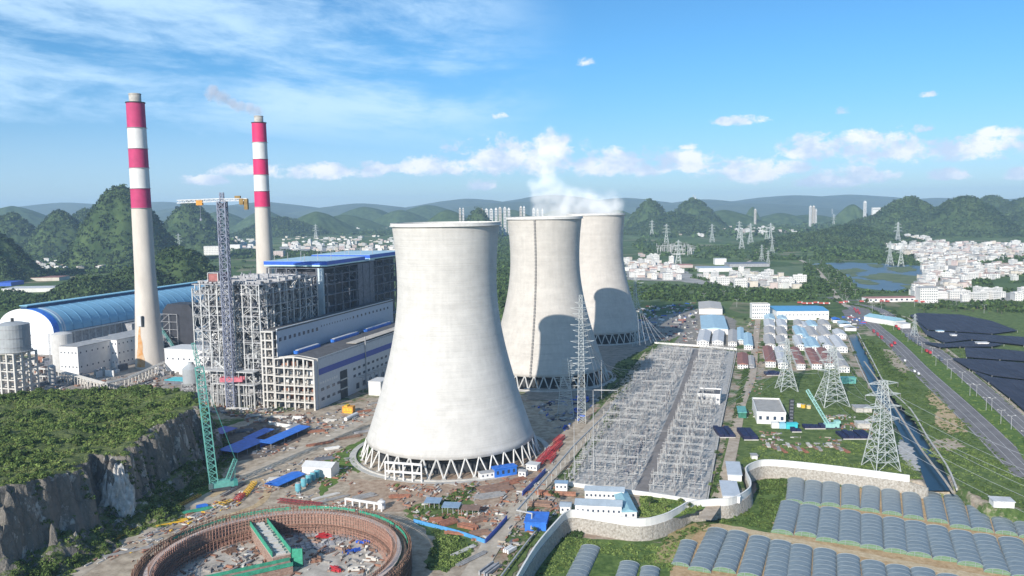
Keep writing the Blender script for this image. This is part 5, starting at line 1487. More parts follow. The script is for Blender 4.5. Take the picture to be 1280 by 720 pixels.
dc = disc_proto('disconnector frame with raised arms in the gravel switchyard', 'disconnectors in the switchyard')
pi = trafo_proto('single post insulator beside the switchyard road')
used = set()
def put(proto, a, b, rz):
    p = yp(a, b); 
    if proto.name in used: copy_tree(proto, loc=(p.x, p.y, .3), rz=rz)
    else: used.add(proto.name); proto.location = (p.x, p.y, .3); proto.rotation_euler = (0, 0, rz); reg(proto)
wpoly = [(p.x, p.y) for p in YARD]
def inyard(p, m_=3): return sdist(np.array([p.x]), np.array([p.y]), wpoly)[0] > m_
# the road's line divides the yard
RD0 = G(802, 615); RD1 = G(871, 437)
def road_b(a):
    f = max(0, min(1, a/YL)); p = RD0*(1-f)+RD1*f; return (p-YO).dot(YB)
ng = 0
a = 14
while a < YL-6:
    rb = road_b(a); b = rb - 22
    while True:
        p = yp(a, b)
        if not inyard(p, 2): break
        if rnd.random() < .6: put(g1, a+rnd.uniform(-4, 4), b+rnd.uniform(-2.5, 2.5), YRZ + (math.pi/2 if rnd.random() < .16 else 0)); ng += 1
        b -= 14.3
    b = rb + 7
    while b + 13 < -1:
        if rnd.random() < .9: put(g2, a+4, b, YRZ); ng += 1
        b += 13.3
    a += rnd.choice([15, 19, 23])
# rows at right angles in the eastern strip
for k in range(11):
    a = 24 + k*24
    for off in (9, 24):
        b = road_b(a)+off
        if b < -3 and inyard(yp(a, b), 2): put(g2, a, b, YRZ+math.pi/2); ng += 1
nb = 0; cand = []
a = 8
while a < YL-4:
    rb = road_b(a)
    b = rb-9
    while inyard(yp(a, b), 3): cand.append((a, b)); b -= 12.5
    b = rb+9
    while b < -3: cand.append((a, b)); b += 11.5
    a += 9.5
for (a, b) in cand:
    a += rnd.uniform(-1.5, 1.5); b += rnd.uniform(-1, 1); r_ = rnd.random()
    if not inyard(yp(a, b), 3): continue
    if r_ < .40: put(dc, a, b, YRZ + (math.pi/2 if rnd.random() < .4 else 0))
    elif r_ < .78: put(br, a, b, YRZ + (math.pi/2 if rnd.random() < .3 else 0))
    elif r_ < .95: put(pi, a, b, YRZ)
    nb += 1
print('gantries', ng, 'cand', nb)
# bus tubes and droppers, a dense web nobody could count
mb = MB()
for k in range(26):
    b0 = -4 - k*5.1
    for seg in range(10):
        a0_ = seg*YL/10 + rnd.uniform(0, 5); a1_ = a0_+YL/10*.9
        p, q = yp(a0_, b0), yp(a1_, b0)
        if inyard(p, 2) and inyard(q, 2) and abs(b0-road_b((a0_+a1_)/2)) > 7:
            z = rnd.choice([5.2, 7.2, 9.5]); mb.tube([p+Vector((0, 0, z)), q+Vector((0, 0, z))], .12, 4)
for _ in range(1700):
    a0_, b0 = rnd.uniform(2, YL-2), rnd.uniform(-W0, -2); p = yp(a0_, b0)
    if inyard(p, 2) and abs(b0-road_b(a0_)) > 6:
        l = rnd.uniform(5, 13); q = yp(a0_+rnd.uniform(-2, 2), b0+(l if rnd.random() < .6 else -l)); z = rnd.uniform(3, 9)
        if abs((q-YO).dot(YB)-road_b(a0_)) > 6 and inyard(q, 1): mb.tube([p+Vector((0, 0, z)), q+Vector((0, 0, z+rnd.uniform(-3, 2)))], .08, 3)
o = mb.build('bus_wiring', M_galv2); tag(o, 'dense web of pale busbars and droppers over the switchyard', 'wiring', kind='stuff')
# lightning masts at the near left corner
for k, (u, v, vt) in enumerate(((718,600,530),(742,594,488),(752,500,450),(735,588,540))):
    p = G(u, v); h = zat(p, vt); t = thing('lightning_mast', ['slim pale lightning mast at the near left corner of the switchyard','second slim lightning mast, a little taller, by the near left corner','slim mast beside the yard towards the middle cooling tower','short slim mast by the left yard edge'][k], 'mast', (p.x, p.y, 0))
    mb = MB(); mb.cyl(0, 0, 0, h, .42, .16, 6); mb.build('pole', M_galv2, t); mb = MB(); mb.box(-.9, -.9, 0, .9, .9, .5); mb.build('base', M_conc, t)
# relay house inside the yard
tb, w_, h_ = bld('relay_house', 'white flat roofed relay house in the eastern strip of the switchyard', 'building', 872, 505, 900, 493, 24, M_whitew, M_roofdark, rz=YRZ, kind='parapet', win=(1, 5, 1.8, 1.8))

# transformers along the road: dark row seen as a line of dots
for k in range(13):
    a = 40+k*9.5; b = road_b(a)-14
    p = yp(a, b)
    if k == 0:
        tr = thing('reactor', 'dark reactor unit in the row along the switchyard road', 'reactor', (p.x, p.y, .3), YRZ, 'dark units in a row along the yard road')
        mb = MB(); mb.box(-1.6, -1.6, 0, 1.6, 1.6, 3); mb.build('tank', M_steel3, tr); mb = MB(); mb.cyl(0, 0, 3, 5, .4, .3, 6); mb.build('bushing', M_ins, tr); reg(tr)
    else: copy_tree(tr, loc=(p.x, p.y, .3), rz=YRZ)

# ---- perimeter wall on its stone base
M_ww = mat('whitewashed_wall', (0.70,0.69,0.66), 0.85, 0.08, 0.1, coord='World')
M_stone = mat('rubble_stone', (0.26,0.23,0.19), 0.95, col2=(0.50,0.47,0.42), scale=0.8, bump=0.8, coord='World', detail=8)
def wall_run(name, label, pts, z0, z1, th, m_, zb=None, mb_=None, th2=1.4, cap=True, kk=5):
    pts = smooth_pts(pts, kk); t = thing(name, label, 'wall', (pts[0].x, pts[0].y, 0)); o0 = Vector((pts[0].x, pts[0].y, 0))
    def strip(th, z0, z1, nm, m_, batter=0.0, shift=0.0):
        L_, R_ = offs(pts, th/2+shift), offs(pts, -th/2+shift); mb = MB(); n = len(pts); vs = []
        RB = offs(pts, -th/2-batter+shift)
        for i in range(n): vs += [tuple(L_[i]-o0)[:2]+(z0,), tuple(RB[i]-o0)[:2]+(z0,), tuple(R_[i]-o0)[:2]+(z1,), tuple(L_[i]-o0)[:2]+(z1,)]
        fs = []
        for i in range(n-1):
            a, b = 4*i, 4*i+4
            fs += [(a+k, a+(k+1) % 4, b+(k+1) % 4, b+k) for k in range(4)]
        fs += [(0, 1, 2, 3), (4*n-1, 4*n-2, 4*n-3, 4*n-4)]
        mb.add(vs, fs); return mb.build(nm, m_, t, recalc=True)
    strip(th, z0, z1, 'wall_panel', m_)
    if cap: strip(th+.35, z1, z1+.3, 'coping', m_)
    if zb is not None: strip(th2, zb, z0, 'stone_base', mb_, 1.2, 0)
    return t, pts
wall_run('perimeter_wall', 'long white wall on a rubble stone base curving between the works and the greenhouse field', WALL, .1, 4.4, .55, M_ww, LOWZ-.5, M_stone)
# stone base below the right end, continuing past the white wall
wall_run('stone_bank_wall', 'low stone retaining wall carrying on from the white wall to the canal', [WALL[-1], G(1160,610,0)], -2, .1, 1.0, M_stone, LOWZ-.5, M_stone, cap=False)
wall_run('yard_wall', 'white wall along the near edge of the switchyard', [G(708,607), G(740,611.5), G(800,619), G(835,624), G(884,632)], 0, 2.4, .5, M_ww, kk=2)
wall_run('yard_wall', 'white wall across the far end of the switchyard', [G(818,430), G(870,433.5), G(921,438)], 0, 2.4, .5, M_ww, kk=2)
wall_run('yard_fence', 'low pale kerb wall along the right edge of the switchyard', [G(884,630), G(901,535), G(921,440)], 0, 1.4, .4, M_conc, kk=2)
wall_run('canal_kerb', 'pale concrete edge along the right bank of the canal', [G(u, v) for u, v in ((1072,416),(1091,452),(1108,483),(1138,512),(1158,545),(1183,582),(1196,612))], -.6, .5, .8, M_conc, kk=3)
wall_run('canal_kerb', 'pale concrete edge along the left bank of the canal', [G(u, v) for u, v in ((1058,418),(1073,455),(1088,485),(1100,502))], -.6, .4, .6, M_conc, kk=3)

# white pipelines
def pipeline(name, label, pts, r_, hs, n_per=12, m_=M_galv2, post=True):
    t = thing(name, label, 'pipeline', (pts[0].x, pts[0].y, 0)); o0 = Vector((pts[0].x, pts[0].y, 0))
    mb = MB(); mb.tube([p-o0 for p in pts], r_, 8); mb.build('pipe', m_, t)
    if post:
        for a, b in zip(pts, pts[1:]):
            l = (b-a).length
            for k in range(int(l/n_per)):
                c = a+(b-a)*((k+.5)*n_per/l)-o0
                if c.z > 1.5:
                    mb = MB(); mb.beam((c.x, c.y, 0), (c.x, c.y, c.z-r_), .4); mb.build('post', m_, t)
    return t
h6 = 7.0
pipeline('pipeline', 'white elevated pipeline beside the road between the nearest tower and the switchyard', [G(646,638,h6), G(680,600,h6), G(718,556,h6), G(756,519,h6), G(772,500,h6)], .55, h6)
pipeline('pipeline', 'white pipe dropping in a square bend to the shaded wall foot', [G(646,638,h6), G(665,642,h6), G(664,661,2.2), G(671,662,2.2), G(650,689,2.2), G(615,735,2.2)], .5, 2)
pipeline('pipeline', 'white pipe bridge with a raised loop in front of the middle cooling tower', [G(655,486,5), G(700,487,5), G(700.5,487,13)+Vector((0,0,0)), G(772,488,13), G(772,488,3)], .5, 5, 40)
# ================================================================== sheds, huts and clutter round the nearest tower
def canopy(name, label, u0, v0, u1, depth, h, roof, rz=RZ, length=None, slope=.6, posts=4, walls=None):
    p = G(u0, v0); fd = Vector((math.cos(rz), math.sin(rz), 0)); W_ = length or reach(p, fd, u1)
    t = thing(name, label, 'shed', (p.x, p.y, .3), rz)
    mb = MB(); mb.add([(-.5,-.5,h),(W_+.5,-.5,h),(W_+.5,depth+.5,h+slope),(-.5,depth+.5,h+slope),(-.5,-.5,h+.25),(W_+.5,-.5,h+.25),(W_+.5,depth+.5,h+slope+.25),(-.5,depth+.5,h+slope+.25)], [(3,2,1,0),(4,5,6,7),(0,1,5,4),(1,2,6,5),(2,3,7,6),(3,0,4,7)]); mb.build('roof', roof, t)
    for k in range(posts):
        x = W_*k/(posts-1)
        for y in (0, depth):
            mb = MB(); mb.beam((x, y, 0), (x, y, h), .3); mb.build('post', M_steel2, t)
    if walls:
        mb = MB(); mb.box(0, depth-.3, 0, W_, depth, h-.05); mb.build('back_wall', walls, t)
    return t
RR_ = RZ
ROADA = math.atan2((G(445,533)-G(262,622)).y, (G(445,533)-G(262,622)).x)     # direction of the site road
YARDA = math.atan2((G(716,562)-G(600,705)).y, (G(716,562)-G(600,705)).x)
M_bluet = M_blue2
canopy('blue_shed', 'flat bright blue work shed in the shaded hollow, nearest the crawler crane', 297, 573, 0, 17, 4, M_bluet, rz=ROADA-R(0), length=34, walls=M_blue)
canopy('blue_shed', 'long bright blue shed beside the site road with a lit front', 339, 562, 0, 10, 4.2, M_bluet, rz=ROADA, length=52, walls=M_blue)
canopy('blue_shed', 'blue canopy behind the two roadside blue sheds', 316, 556, 0, 8, 4, M_bluet, rz=ROADA+R(4), length=30)
canopy('blue_shed', 'small dark blue canopy deep in the shaded hollow under the cliff', 278, 549, 0, 12, 4, M_blue, rz=ROADA, length=18)
bld('white_hut', 'white site hut beside the end of the long blue shed', 'hut', 364, 541, 374, 535, 5, M_whitew, M_roofgrey, win=(1,4,1,1.2), rz=ROADA, length=13, height=3.6)
wall_run('site_wall', 'white boundary wall at the far side of the shaded storage yard', [G(336,531), G(352,534), G(372,537)], 0, 3, .4, M_ww, kk=2)
bld('white_hall', 'white walled hall with pale roof behind the blue tarpaulin and the tanks', 'building', 378, 596, 414, 583, 13, M_whitew, mat('white_roof',(0.62,0.62,0.61)), kind='gable_x', rz=RZ+R(4))
t = thing('blue_tarpaulin', 'bright royal blue sheet roof in front of the white hall', 'roof sheet', (*G(348,614).xy, 0), ROADA-R(6)); mb = MB(); mb.add([(0,0,3.4),(27,0,3.4),(27,6,4.6),(0,6,4.6),(27,12,3.4),(0,12,3.4)], [(0,1,2,3),(3,2,4,5)]); mb.add([(0,0,3.2),(27,0,3.2),(27,12,3.2),(0,12,3.2)], [(3,2,1,0)]); mb.build('sheet', M_blue2, t)
mb = MB(); [mb.beam((x, y, 0), (x, y, 3.3), .25) for x in (.3, 9, 18, 26.7) for y in (.3, 11.7)]; mb.build('posts', M_steel2, t)
M_drum = mat('tank_turquoise', (0.14,0.42,0.50), 0.5, 0.2, 0.4)
for k, (u, v) in enumerate(((373,617),(380,610.5),(386,606),(391.5,602.5),(396.5,599.5))):
    p = G(u, v); t = thing('batching_tank', ['nearest','second nearest','middle','fourth','farthest'][k]+' of the turquoise tanks beside the blue tarpaulin', 'tank', (p.x, p.y, .3), 0, 'turquoise tanks by the blue tarpaulin')
    mb = MB(); mb.lathe([(1.2, .8), (1.9, 2), (1.9, 6.2), (1.5, 6.6)], 14); mb.build('drum', M_drum, t); mb = MB(); mb.lathe([(1.55, 6.6), (0, 7.1)], 14); mb.build('lid', mat('tank_top', (0.40,0.37,0.35), 0.8, 0.2, 0.5), t)
    mb = MB(); [mb.beam((a_, b_, 0), (a_, b_, 2), .3) for a_ in (-1, 1) for b_ in (-1, 1)]; mb.build('legs', M_steel2, t)
def girder(name, label, a, b, w, h, m_, cat='girder', z=0.3, step=3):
    t = thing(name, label, cat, (a.x, a.y, z)); mb = MB(); d = b-a; truss_beam(mb, (0, 0, h/2), (d.x, d.y, h/2), w, h, step, .35)
    mb.build('truss', m_, t); 
    mb = MB(); mb.beam((0, 0, .15), (d.x, d.y, .15), w*.8, .3); mb.build('sleeper_bed', M_scaf, t); return t
M_dkred = mat('dark_red_steel', (0.22,0.03,0.035), 0.6, 0.25, 0.5)
girder('red_girder', 'dark red lattice girder lying on the ground by the ring', G(348,628), G(402,634), 3, 2, M_dkred)
girder('red_girder', 'red steel girder left by the track bend', G(294,630), G(303,621), 3, 2.4, M_redpaint)
girder('lattice_section', 'yellow lattice section lying beside the crawler crane', G(305,622), G(318,605), 3.4, 1.6, M_yellow)
girder('lattice_section', 'yellow lattice section lying left of the red girder', G(276,634), G(290,628), 3.4, 1.6, M_yellow)
girder('dark_girder', 'dark steel beam lying behind the yellow section', G(277,622), G(305,606), 2.2, 1.4, M_steel3)
# red crane parts by the pipeline right of the nearest tower
for k, (a, b) in enumerate((((672,584),(680,573)),((680,574),(690,563)),((690,566),(700,556)),((694,556),(703,548)),((684,580),(692,570)))):
    girder('red_section', 'red truss section %s' % ('at the near end of the row right of the nearest tower','second from the near end of the red row','in the middle of the red row','at the far end of the red row','lying beside the middle of the red row')[k], G(*a), G(*b), 4.2, 2.8, M_redpaint)
# roadside yellow barrier run
girder('yellow_barrier', 'long run of yellow guard frames between the green bank and the near road', G(100,700), G(250,621), 2.2, 1.5, mat('ochre_steel', (0.50,0.30,0.04), 0.7, 0.3, 0.5), 'barrier', step=4)
pts_ = [G(u, v) for u, v in ((60,738),(110,706),(190,662),(262,620))]
for k, dd in enumerate((9, 12)):
    pp = offs(smooth_pts(pts_), dd); t = thing('conduit', ('dark pipe along the left side of the near road','pale pipe along the foot of the green bank')[k], 'pipe', (pp[0].x, pp[0].y, .3)); mb = MB(); mb.tube([q-Vector((pp[0].x, pp[0].y, 0))+Vector((0, 0, .6)) for q in pp], .5, 6); mb.build('pipe', (M_scaf, M_frame)[k], t)
# orange machine and white drum by the turbine hall
p = G(436, 516); t = thing('orange_container', 'orange and yellow site machine box beside the turbine hall', 'machine', (p.x, p.y, .3), RZ+R(6)); mb = MB(); mb.box(-5, -3, 1, 5, 3, 6); mb.build('body', M_orange, t); mb = MB(); mb.box(-4.6, -3.4, 0, 4.6, 3.4, 1); mb.box(-3, -3.2, 6, 0, 3.2, 7); mb.build('frame', M_yellow, t)
for k in range(3):
    mb = MB(); mb.box(-3.8+k*2.8, -3.1, 2, -1.6+k*2.8, -3.0, 4.6); mb.build('panel', M_yellow, t)
a, b = G(432,527), G(446,520); t = thing('white_drum', 'long white cylinder lying beside the orange machine', 'pipe', (a.x, a.y, 0)); mb = MB(); mb.tube([(0, 0, 2), (b.x-a.x, b.y-a.y, 2)], 1.7, 12); mb.build('shell', M_whitew, t); mb = MB(); mb.box(-1, -1, 0, 1, 1, .6); mb.build('cradle', M_scaf, t)
bld('white_panel_building', 'plain white cube building between the turbine hall and the nearest tower', 'building', 461, 494, 476, 477, 20, M_whitew, mat('white_roof',(0.62,0.62,0.61)), rz=RZ)
# huts at the tower foot
bld('white_hut', 'white site hut at the foot of the nearest tower, left of the blue container', 'hut', 601, 600, 618, 592, 5, M_whitew, M_roofgrey, kind='gable_x', rz=R(22), win=(1,3,1,1.2))
bld('blue_container', 'bright blue container shed at the foot of the nearest tower', 'container', 619, 598, 646, 587, 6, M_blue2, M_blue2, rz=R(24), win=(1,4,1.6,2.4), kind='flat')
bld('white_hut', 'white hut just right of the blue container', 'hut', 648, 596, 657, 589, 5, M_whitew, M_roofgrey, kind='gable_x', rz=R(-20), win=(1,2,1,1.2))
bld('white_hut', 'larger white hut between the blue container and the red crane sections', 'hut', 658, 588, 671, 581, 7, M_whitew, mat('white_roof',(0.62,0.62,0.61)), rz=R(-22), win=(1,3,1,1.2))
# portal frames at the tower foot (left)
def portal(name, label, a, b, h, n, levels, m_=M_whitew, w=2.0):
    t = thing(name, label, 'frame', (a.x, a.y, .3)); d = b-a
    mb = MB()
    for k in range(n+1):
        c = d*(k/n); mb.box(c.x-.45, c.y-.45, 0, c.x+.45, c.y+.45, h)
    mb.build('columns', m_, t)['kind'] = 'stuff' if n > 100 else 'part'
    for z in levels:
        mb = MB(); mb.beam((0, 0, z), (d.x, d.y, z), .9, 1.3); mb.build('beam', m_, t)
    return t
t = portal('white_portal', 'white concrete frame standing against the legs of the nearest tower', G(482,600), G(527,603.5), 12.5, 4, (6, 12)); 
t = portal('white_portal', 'low white concrete portal beside the ring, near the brown yard', G(432,633), G(477,640), 5, 5, (4.6,))
t = portal('white_portal', 'white concrete beam row above the ring at its right shoulder', G(405,640), G(455,646), 3.5, 5, (3.2,))
p = G(477, 636); t = thing('white_tank', 'small white tank at the end of the white portal', 'tank', (p.x, p.y, .3)); mb = MB(); mb.lathe([(2.4, 0), (2.4, 4.4), (1.4, 5), (0, 5.2)], 16); mb.build('drum', M_whitew, t); mb = MB(); mb.box(-1, -.5, 5, 1, .5, 6); mb.build('hatch', M_steel2, t)
# canopies in the brown yard
M_slate = mat('slate_blue_roof', (0.20,0.30,0.42), 0.6, 0.12, 0.3)
canopy('slate_canopy', 'small slate blue canopy roof, left one above the brown yard', 531, 637, 549, 7, 4, M_slate, rz=R(-8))
canopy('slate_canopy', 'small slate blue canopy roof, right one above the brown yard', 553, 643, 573, 7, 4, M_slate, rz=R(-8))
canopy('brown_canopy', 'brown corrugated roof right of the slate canopies', 577, 646, 598, 6, 4, mat('brown_sheet', (0.20,0.13,0.10), 0.8, 0.2, 0.4), rz=R(-8))
bl = mat('fence_blue', (0.08,0.30,0.60), 0.6, 0.15, 0.4)
wall_run('blue_fence', 'bright blue sheet fence along the near side of the brown yard', [G(517,654), G(540,660), G(575,669), G(606,680)], 0, 2.6, .2, bl, cap=False, kk=2)
wall_run('navy_fence', 'dark blue sheet fence on the right side of the brown yard', [G(607,680), G(622,664), G(634,650)], 0, 3, .2, M_blue, cap=False, kk=2)
wall_run('navy_fence', 'dark blue sheet fence beside the elevated pipeline', [G(653,621), G(668,606), G(682,591)], 0, 3.6, .2, M_blue, cap=False, kk=2)
bld('blue_shed', 'royal blue box shed at the bend of the white pipe', 'shed', 656, 664, 668, 652, 16, M_blue2, M_blue2, rz=R(-8), length=12, height=5)
# stacks of brown formwork and pipes: generic stacks placed one by one
def stack(u, v, lab, rz, L_, W_, H_, m_, n=7, group=None):
    p = G(u, v); t = thing('material_stack', lab, 'stack', (p.x, p.y, .3), rz, group); rn = random.Random(int(u*7+v))
    mb = MB()
    for i in range(n):
        y = -W_/2+W_*i/n; s = rn.uniform(.7, 1)
        mb.box(-L_/2*s, y, .3, L_/2*s, y+W_/n*.82, .3+H_*rn.uniform(.5, 1))
    mb.build('load', m_, t)['kind'] = 'stuff'
    mb = MB(); mb.box(-L_/2*.8, -W_/2, 0, -L_/2*.6, W_/2, .3); mb.box(L_/2*.6, -W_/2, 0, L_/2*.8, W_/2, .3); mb.build('bearer', M_scaf, t)
    return t
M_board = mat('brown_board', (0.24,0.15,0.11), 0.9, 0.25, 0.4); M_greyb = mat('grey_board', (0.30,0.29,0.28), 0.9, 0.2, 0.4); M_rust = mat('rusty_pipe', (0.30,0.13,0.08), 0.9, 0.3, 0.6)
SL = [(620,612,'big sheet stack of brown boards behind the brown yard',R(25),24,13,1.2,M_board,9),(612,621,'big sheet stack of grey boards behind the brown yard',R(22),22,10,1.0,M_greyb,9),
(637,605,'brown boards beside the blue container',R(30),12,6,1,M_rust,6),(560,655,'rusty frames near the slate canopies',R(40),12,7,1.6,M_rust,7),(585,660,'rusty pipes in the middle of the brown yard',R(-30),14,6,1.4,M_rust,7),
(600,668,'rusty pipes by the navy fence',R(20),12,6,1.6,M_board,7),(545,652,'brown boards under the left slate canopy',R(10),10,5,1.6,M_rust,6),(570,668,'rusty bars against the bright blue fence',R(-15),14,4,1.2,M_rust,6),(598,652,'brown boards by the brown canopy',R(35),12,5,1.4,M_board,6),
(650,600,'low rusty stack near the dark blue pipeline fence',R(40),10,5,.9,M_rust,6),(668,600,'small rusty stack beside the dark blue pipeline fence',R(42),8,4,1,M_board,5),(684,618,'rusty pipes right of the elevated pipeline',R(-20),16,8,1.6,M_rust,8),(676,632,'dark brown pipes near the pipe bend',R(-14),16,7,1.8,M_board,8),
(705,620,'red brown pallets by the small white hut',R(-8),16,3,2.6,M_brick,5),(590,700,'long grey poles lying in the grass at the bottom edge',R(50),26,3,.8,M_greyb,5),(580,690,'grey poles lying in the grass by the brown yard',R(50),18,3,.8,M_frame,5),
(425,640,'grey beams lying by the white portal, near the ring',R(42),22,4,1,M_greyb,5),(407,622,'pale planks on the concrete pad right of the turquoise tanks',R(40),24,3,.8,M_frame,4),(414,626,'second row of pale planks on the concrete pad',R(40),26,3,.8,M_greyb,4),
(400,556,'rusty steel beside the road left of the nearest tower',R(33),22,4,1.4,M_rust,6),(415,562,'white bags in the yard left of the nearest tower',R(30),12,5,1.8,M_whitew,6),(436,548,'rusty trusses by the road, near the tower ring',R(33),24,4,1.6,M_board,6),(455,541,'grey trusses by the road, next to the tower ring',R(33),18,4,1.4,M_steel2,6),(405,575,'dark green net covered stack in the grass',R(20),16,5,1.6,M_steel3,6),
(345,600,'pale scrap heap between the road and the blue tarpaulin',R(10),12,6,1.2,M_frame,7),(395,540,'rusty frames on the red earth before the turbine hall',R(20),16,7,1.2,M_rust,7),(412,527,'pale blocks before the turbine hall corner',R(5),12,5,1.5,M_frame,6),(372,524,'pale blocks under the open concrete gable',R(-12),10,4,1.8,M_whitew,5),(350,522,'white and grey rubble under the boiler frame',R(-12),16,6,1.2,M_frame,7),(318,520,'pale rubble beside the tower crane base',R(-12),16,6,1.2,M_frame,7),(300,512,'grey steel bundles under the boiler frame',R(-12),20,5,1.4,M_steel,6),
(455,515,'rusty bundle near the orange machine',R(30),14,4,1.2,M_rust,5),(470,505,'grey bundle near the white cube building',R(30),12,4,1.2,M_greyb,5),(300,555,'brown stores in the shaded hollow',R(30),16,8,2,M_board,7),(330,548,'reddish stores behind the blue sheds',R(30),20,8,1.6,M_brick,7),(350,545,'brown stores behind the long blue shed',R(30),20,8,1.6,M_board,7),(305,540,'dark stores farthest in the shaded hollow',R(20),16,6,1.8,M_steel3,6),
(612,715,'grey steel tank frames at the bottom edge by the pale road',R(60),14,5,2.4,M_steel2,5),(637,690,'white drums in the weeds beside the thin white pipe',R(55),8,4,2,M_whitew,4),(455,622,'grey slabs beside the ring near the tower',R(35),16,7,.8,M_greyb,6),(500,622,'rusty frames in front of the white concrete frame',R(5),16,5,1,M_rust,6),(245,640,'green and yellow pipes stacked left of the ring',R(32),20,3.5,1.0,M_net,6),(252,634,'blue sheet covered stack left of the ring',R(32),7,4,1.6,M_blue2,3),(215,655,'yellow formwork rails left of the ring',R(32),22,4,1,M_yellow,4),(165,690,'long grey rails beside the near road',R(32),30,3,.8,M_greyb,4)]
for s_ in SL: stack(*s_)
# huts below the switchyard
bld('blue_roofed_hut', 'small white hut with blue roof by the near corner of the switchyard', 'hut', 694, 614, 709, 604, 6, M_whitew, M_slate, kind='gable_x', rz=R(-8), win=(1,3,1,1.3))
M_gb = mat('grey_blue_roof', (0.36,0.42,0.47), 0.6, 0.12, 0.2)
bld('prefab_block', 'long white prefab with grey roof just below the switchyard wall', 'building', 731, 626, 780, 613, 9, M_whitew, M_gb, kind='gable_x', rz=R(-9), win=(1,9,1.1,1.4))
bld('prefab_block', 'lower long white prefab with grey blue roof above the curved wall', 'building', 719, 646, 777, 631, 11, M_whitew, M_gb, kind='gable_x', rz=R(-9), win=(1,9,1.1,1.4))
bld('prefab_block', 'small blue roofed prefab left of the two long prefabs', 'building', 700, 642, 713, 633, 8, M_whitew, M_gb, kind='gable_x', rz=R(-9), win=(1,2,1.1,1.4))
bld('prefab_block', 'narrow prefab with pale turquoise roof seen end on beside the prefabs', 'building', 778, 650, 796, 640, 34, M_whitew, mat('turq_roof', (0.28,0.48,0.54), 0.5, 0.1, 0.2), kind='gable_y', rz=R(2), win=(1,2,1.1,1.4))
bld('grey_roofed_hut', 'hut with pale grey roof beside the dirt track, upper one', 'hut', 910, 601, 927, 596, 16, M_whitew, mat('pale_grey_roof', (0.50,0.54,0.58), 0.6, 0.08, 0.2), rz=R(-12), height=4, vf=577)
bld('grey_roofed_hut', 'hut with pale grey roof against the curved white wall, lower one', 'hut', 904, 628, 925, 622, 16, M_whitew, mat('pale_grey_roof', (0.5,0.54,0.58)), rz=R(-10), height=4, vf=601)

# ================================================================== block behind the yard: control house, dorms, sheds
bld('control_house', 'white walled control house with flat grey roof right of the dirt track', 'building', 946, 530, 982, 516, 32, M_whitew, mat('gravel_roof', (0.36,0.345,0.32), 0.9, 0.12, 0.2), kind='parapet', rz=R(-12), win=(1,4,2.2,3.0), side_wins=5, vf=498)
for k in range(7):
    p = G(986+.25*k, 529-4.2*k); t = thing('cooler_unit', 'dark cooling unit in the row along the right wall of the control house', 'cooler', (p.x, p.y, .3), R(-4), 'cooling units along the control house wall')
    mb = MB(); mb.box(0, 0, 0, 3.6, 2.4, 2.6); mb.build('casing', M_dark, t); mb = MB(); mb.box(.4, -.08, .5, 3.2, 0, 2.1); mb.build('grille', M_steel3, t)
bld('green_container', 'dark green container stack left of the control house', 'container', 923, 523, 933, 506, 22, mat('deep_green', (0.03,0.16,0.11), 0.7, 0.3, 0.4), M_teal, rz=R(-12), height=5)
# coloured containers in front
for k, (u, w_, c, lab) in enumerate(((965,9,M_whitew,'white container in front of the control house'),(974.5,8,M_cyan,'mid blue container in front of the control house'),(983,14,M_teal2,'turquoise container at the right end of the container row'))):
    bld('container', lab, 'container', u, 536+k*.4, u+w_, 529, 4, c, c, rz=R(-4), height=4.5)
bld('teal_fence_box', 'teal hoarding at the edge of the dorms by the canal', 'hoarding', 1051, 480, 1070, 472, 6, M_teal, M_teal, rz=R(-4), height=6)
def dark_pile(u0, v0, u1, depth, lab):
    p = G(u0, v0); W_ = reach(p, Vector((1, 0, 0)), u1); t = thing('covered_stack', lab, 'covered stack', (p.x, p.y, .3), R(-3)); rn = random.Random(int(u0)); mb = MB()
    n = max(2, int(W_/4))
    for i in range(n):
        mb.box(W_*i/n, 0, 0, W_*(i+.9)/n, depth, rn.uniform(2, 3.4))
    mb.build('cover', M_navy, t)['kind'] = 'stuff'; mb = MB(); mb.box(0, -.4, 0, W_, -.1, .8); mb.build('kerb', M_conc, t)
dark_pile(899, 548, 919, 26, 'navy sheeted stack between the switchyard and the dirt track')
dark_pile(930, 551, 948, 26, 'navy sheeted stack right of the dirt track')
dark_pile(958, 470, 977, 12, 'navy sheeted stack in front of the red roofed dorms')
dark_pile(1006, 537, 1046, 8, 'long navy sheeted stack beside the small teal crane')
dark_pile(1054, 550, 1090, 18, 'navy sheeted stack beside the big near pylon')
dark_pile(990, 541, 1002, 6, 'navy sheeted stack by the turquoise container')
# small teal crane in the field
p = G(1040, 536); t = thing('crawler_crane', 'smaller pale teal crane with its boom leaning left in the grassy yard', 'crane', (p.x, p.y, .3), 0)
mb = MB(); mb.box(-6, -3, 0, 6, 3, 1.2); mb.build('crawler_track', M_dark, t); mb = MB(); mb.box(-6, -2.4, 1.2, 5, 2.4, 4.5); mb.box(2, -2.4, 4.5, 6, 2.4, 6.5); mb.build('machinery_house', mat('pale_teal', (0.30,0.55,0.52), 0.6, 0.15, 0.3), t)
tp = P(1009, 488, p.y+6)-Vector((p.x, p.y, 0)); mb = MB(); truss_beam(mb, (-3, 0, 3), tp, 2.4, 2.2, 3, .35); mb.build('boom', mat('pale_teal', (0.3,0.55,0.52)), t)
bld('pale_ruin', 'small pale flat roofed hut by the canal, upper one', 'hut', 1070, 516, 1090, 508, 12, mat('pale_plaster', (0.48,0.45,0.41), 0.9, 0.15, 0.2), M_roofgrey, rz=R(-6), height=4)
bld('pale_ruin', 'small pale hut beside the big pylon foot', 'hut', 1072, 536, 1088, 528, 9, mat('pale_plaster', (0.48,0.45,0.41)), M_frame, rz=R(-6), height=4)
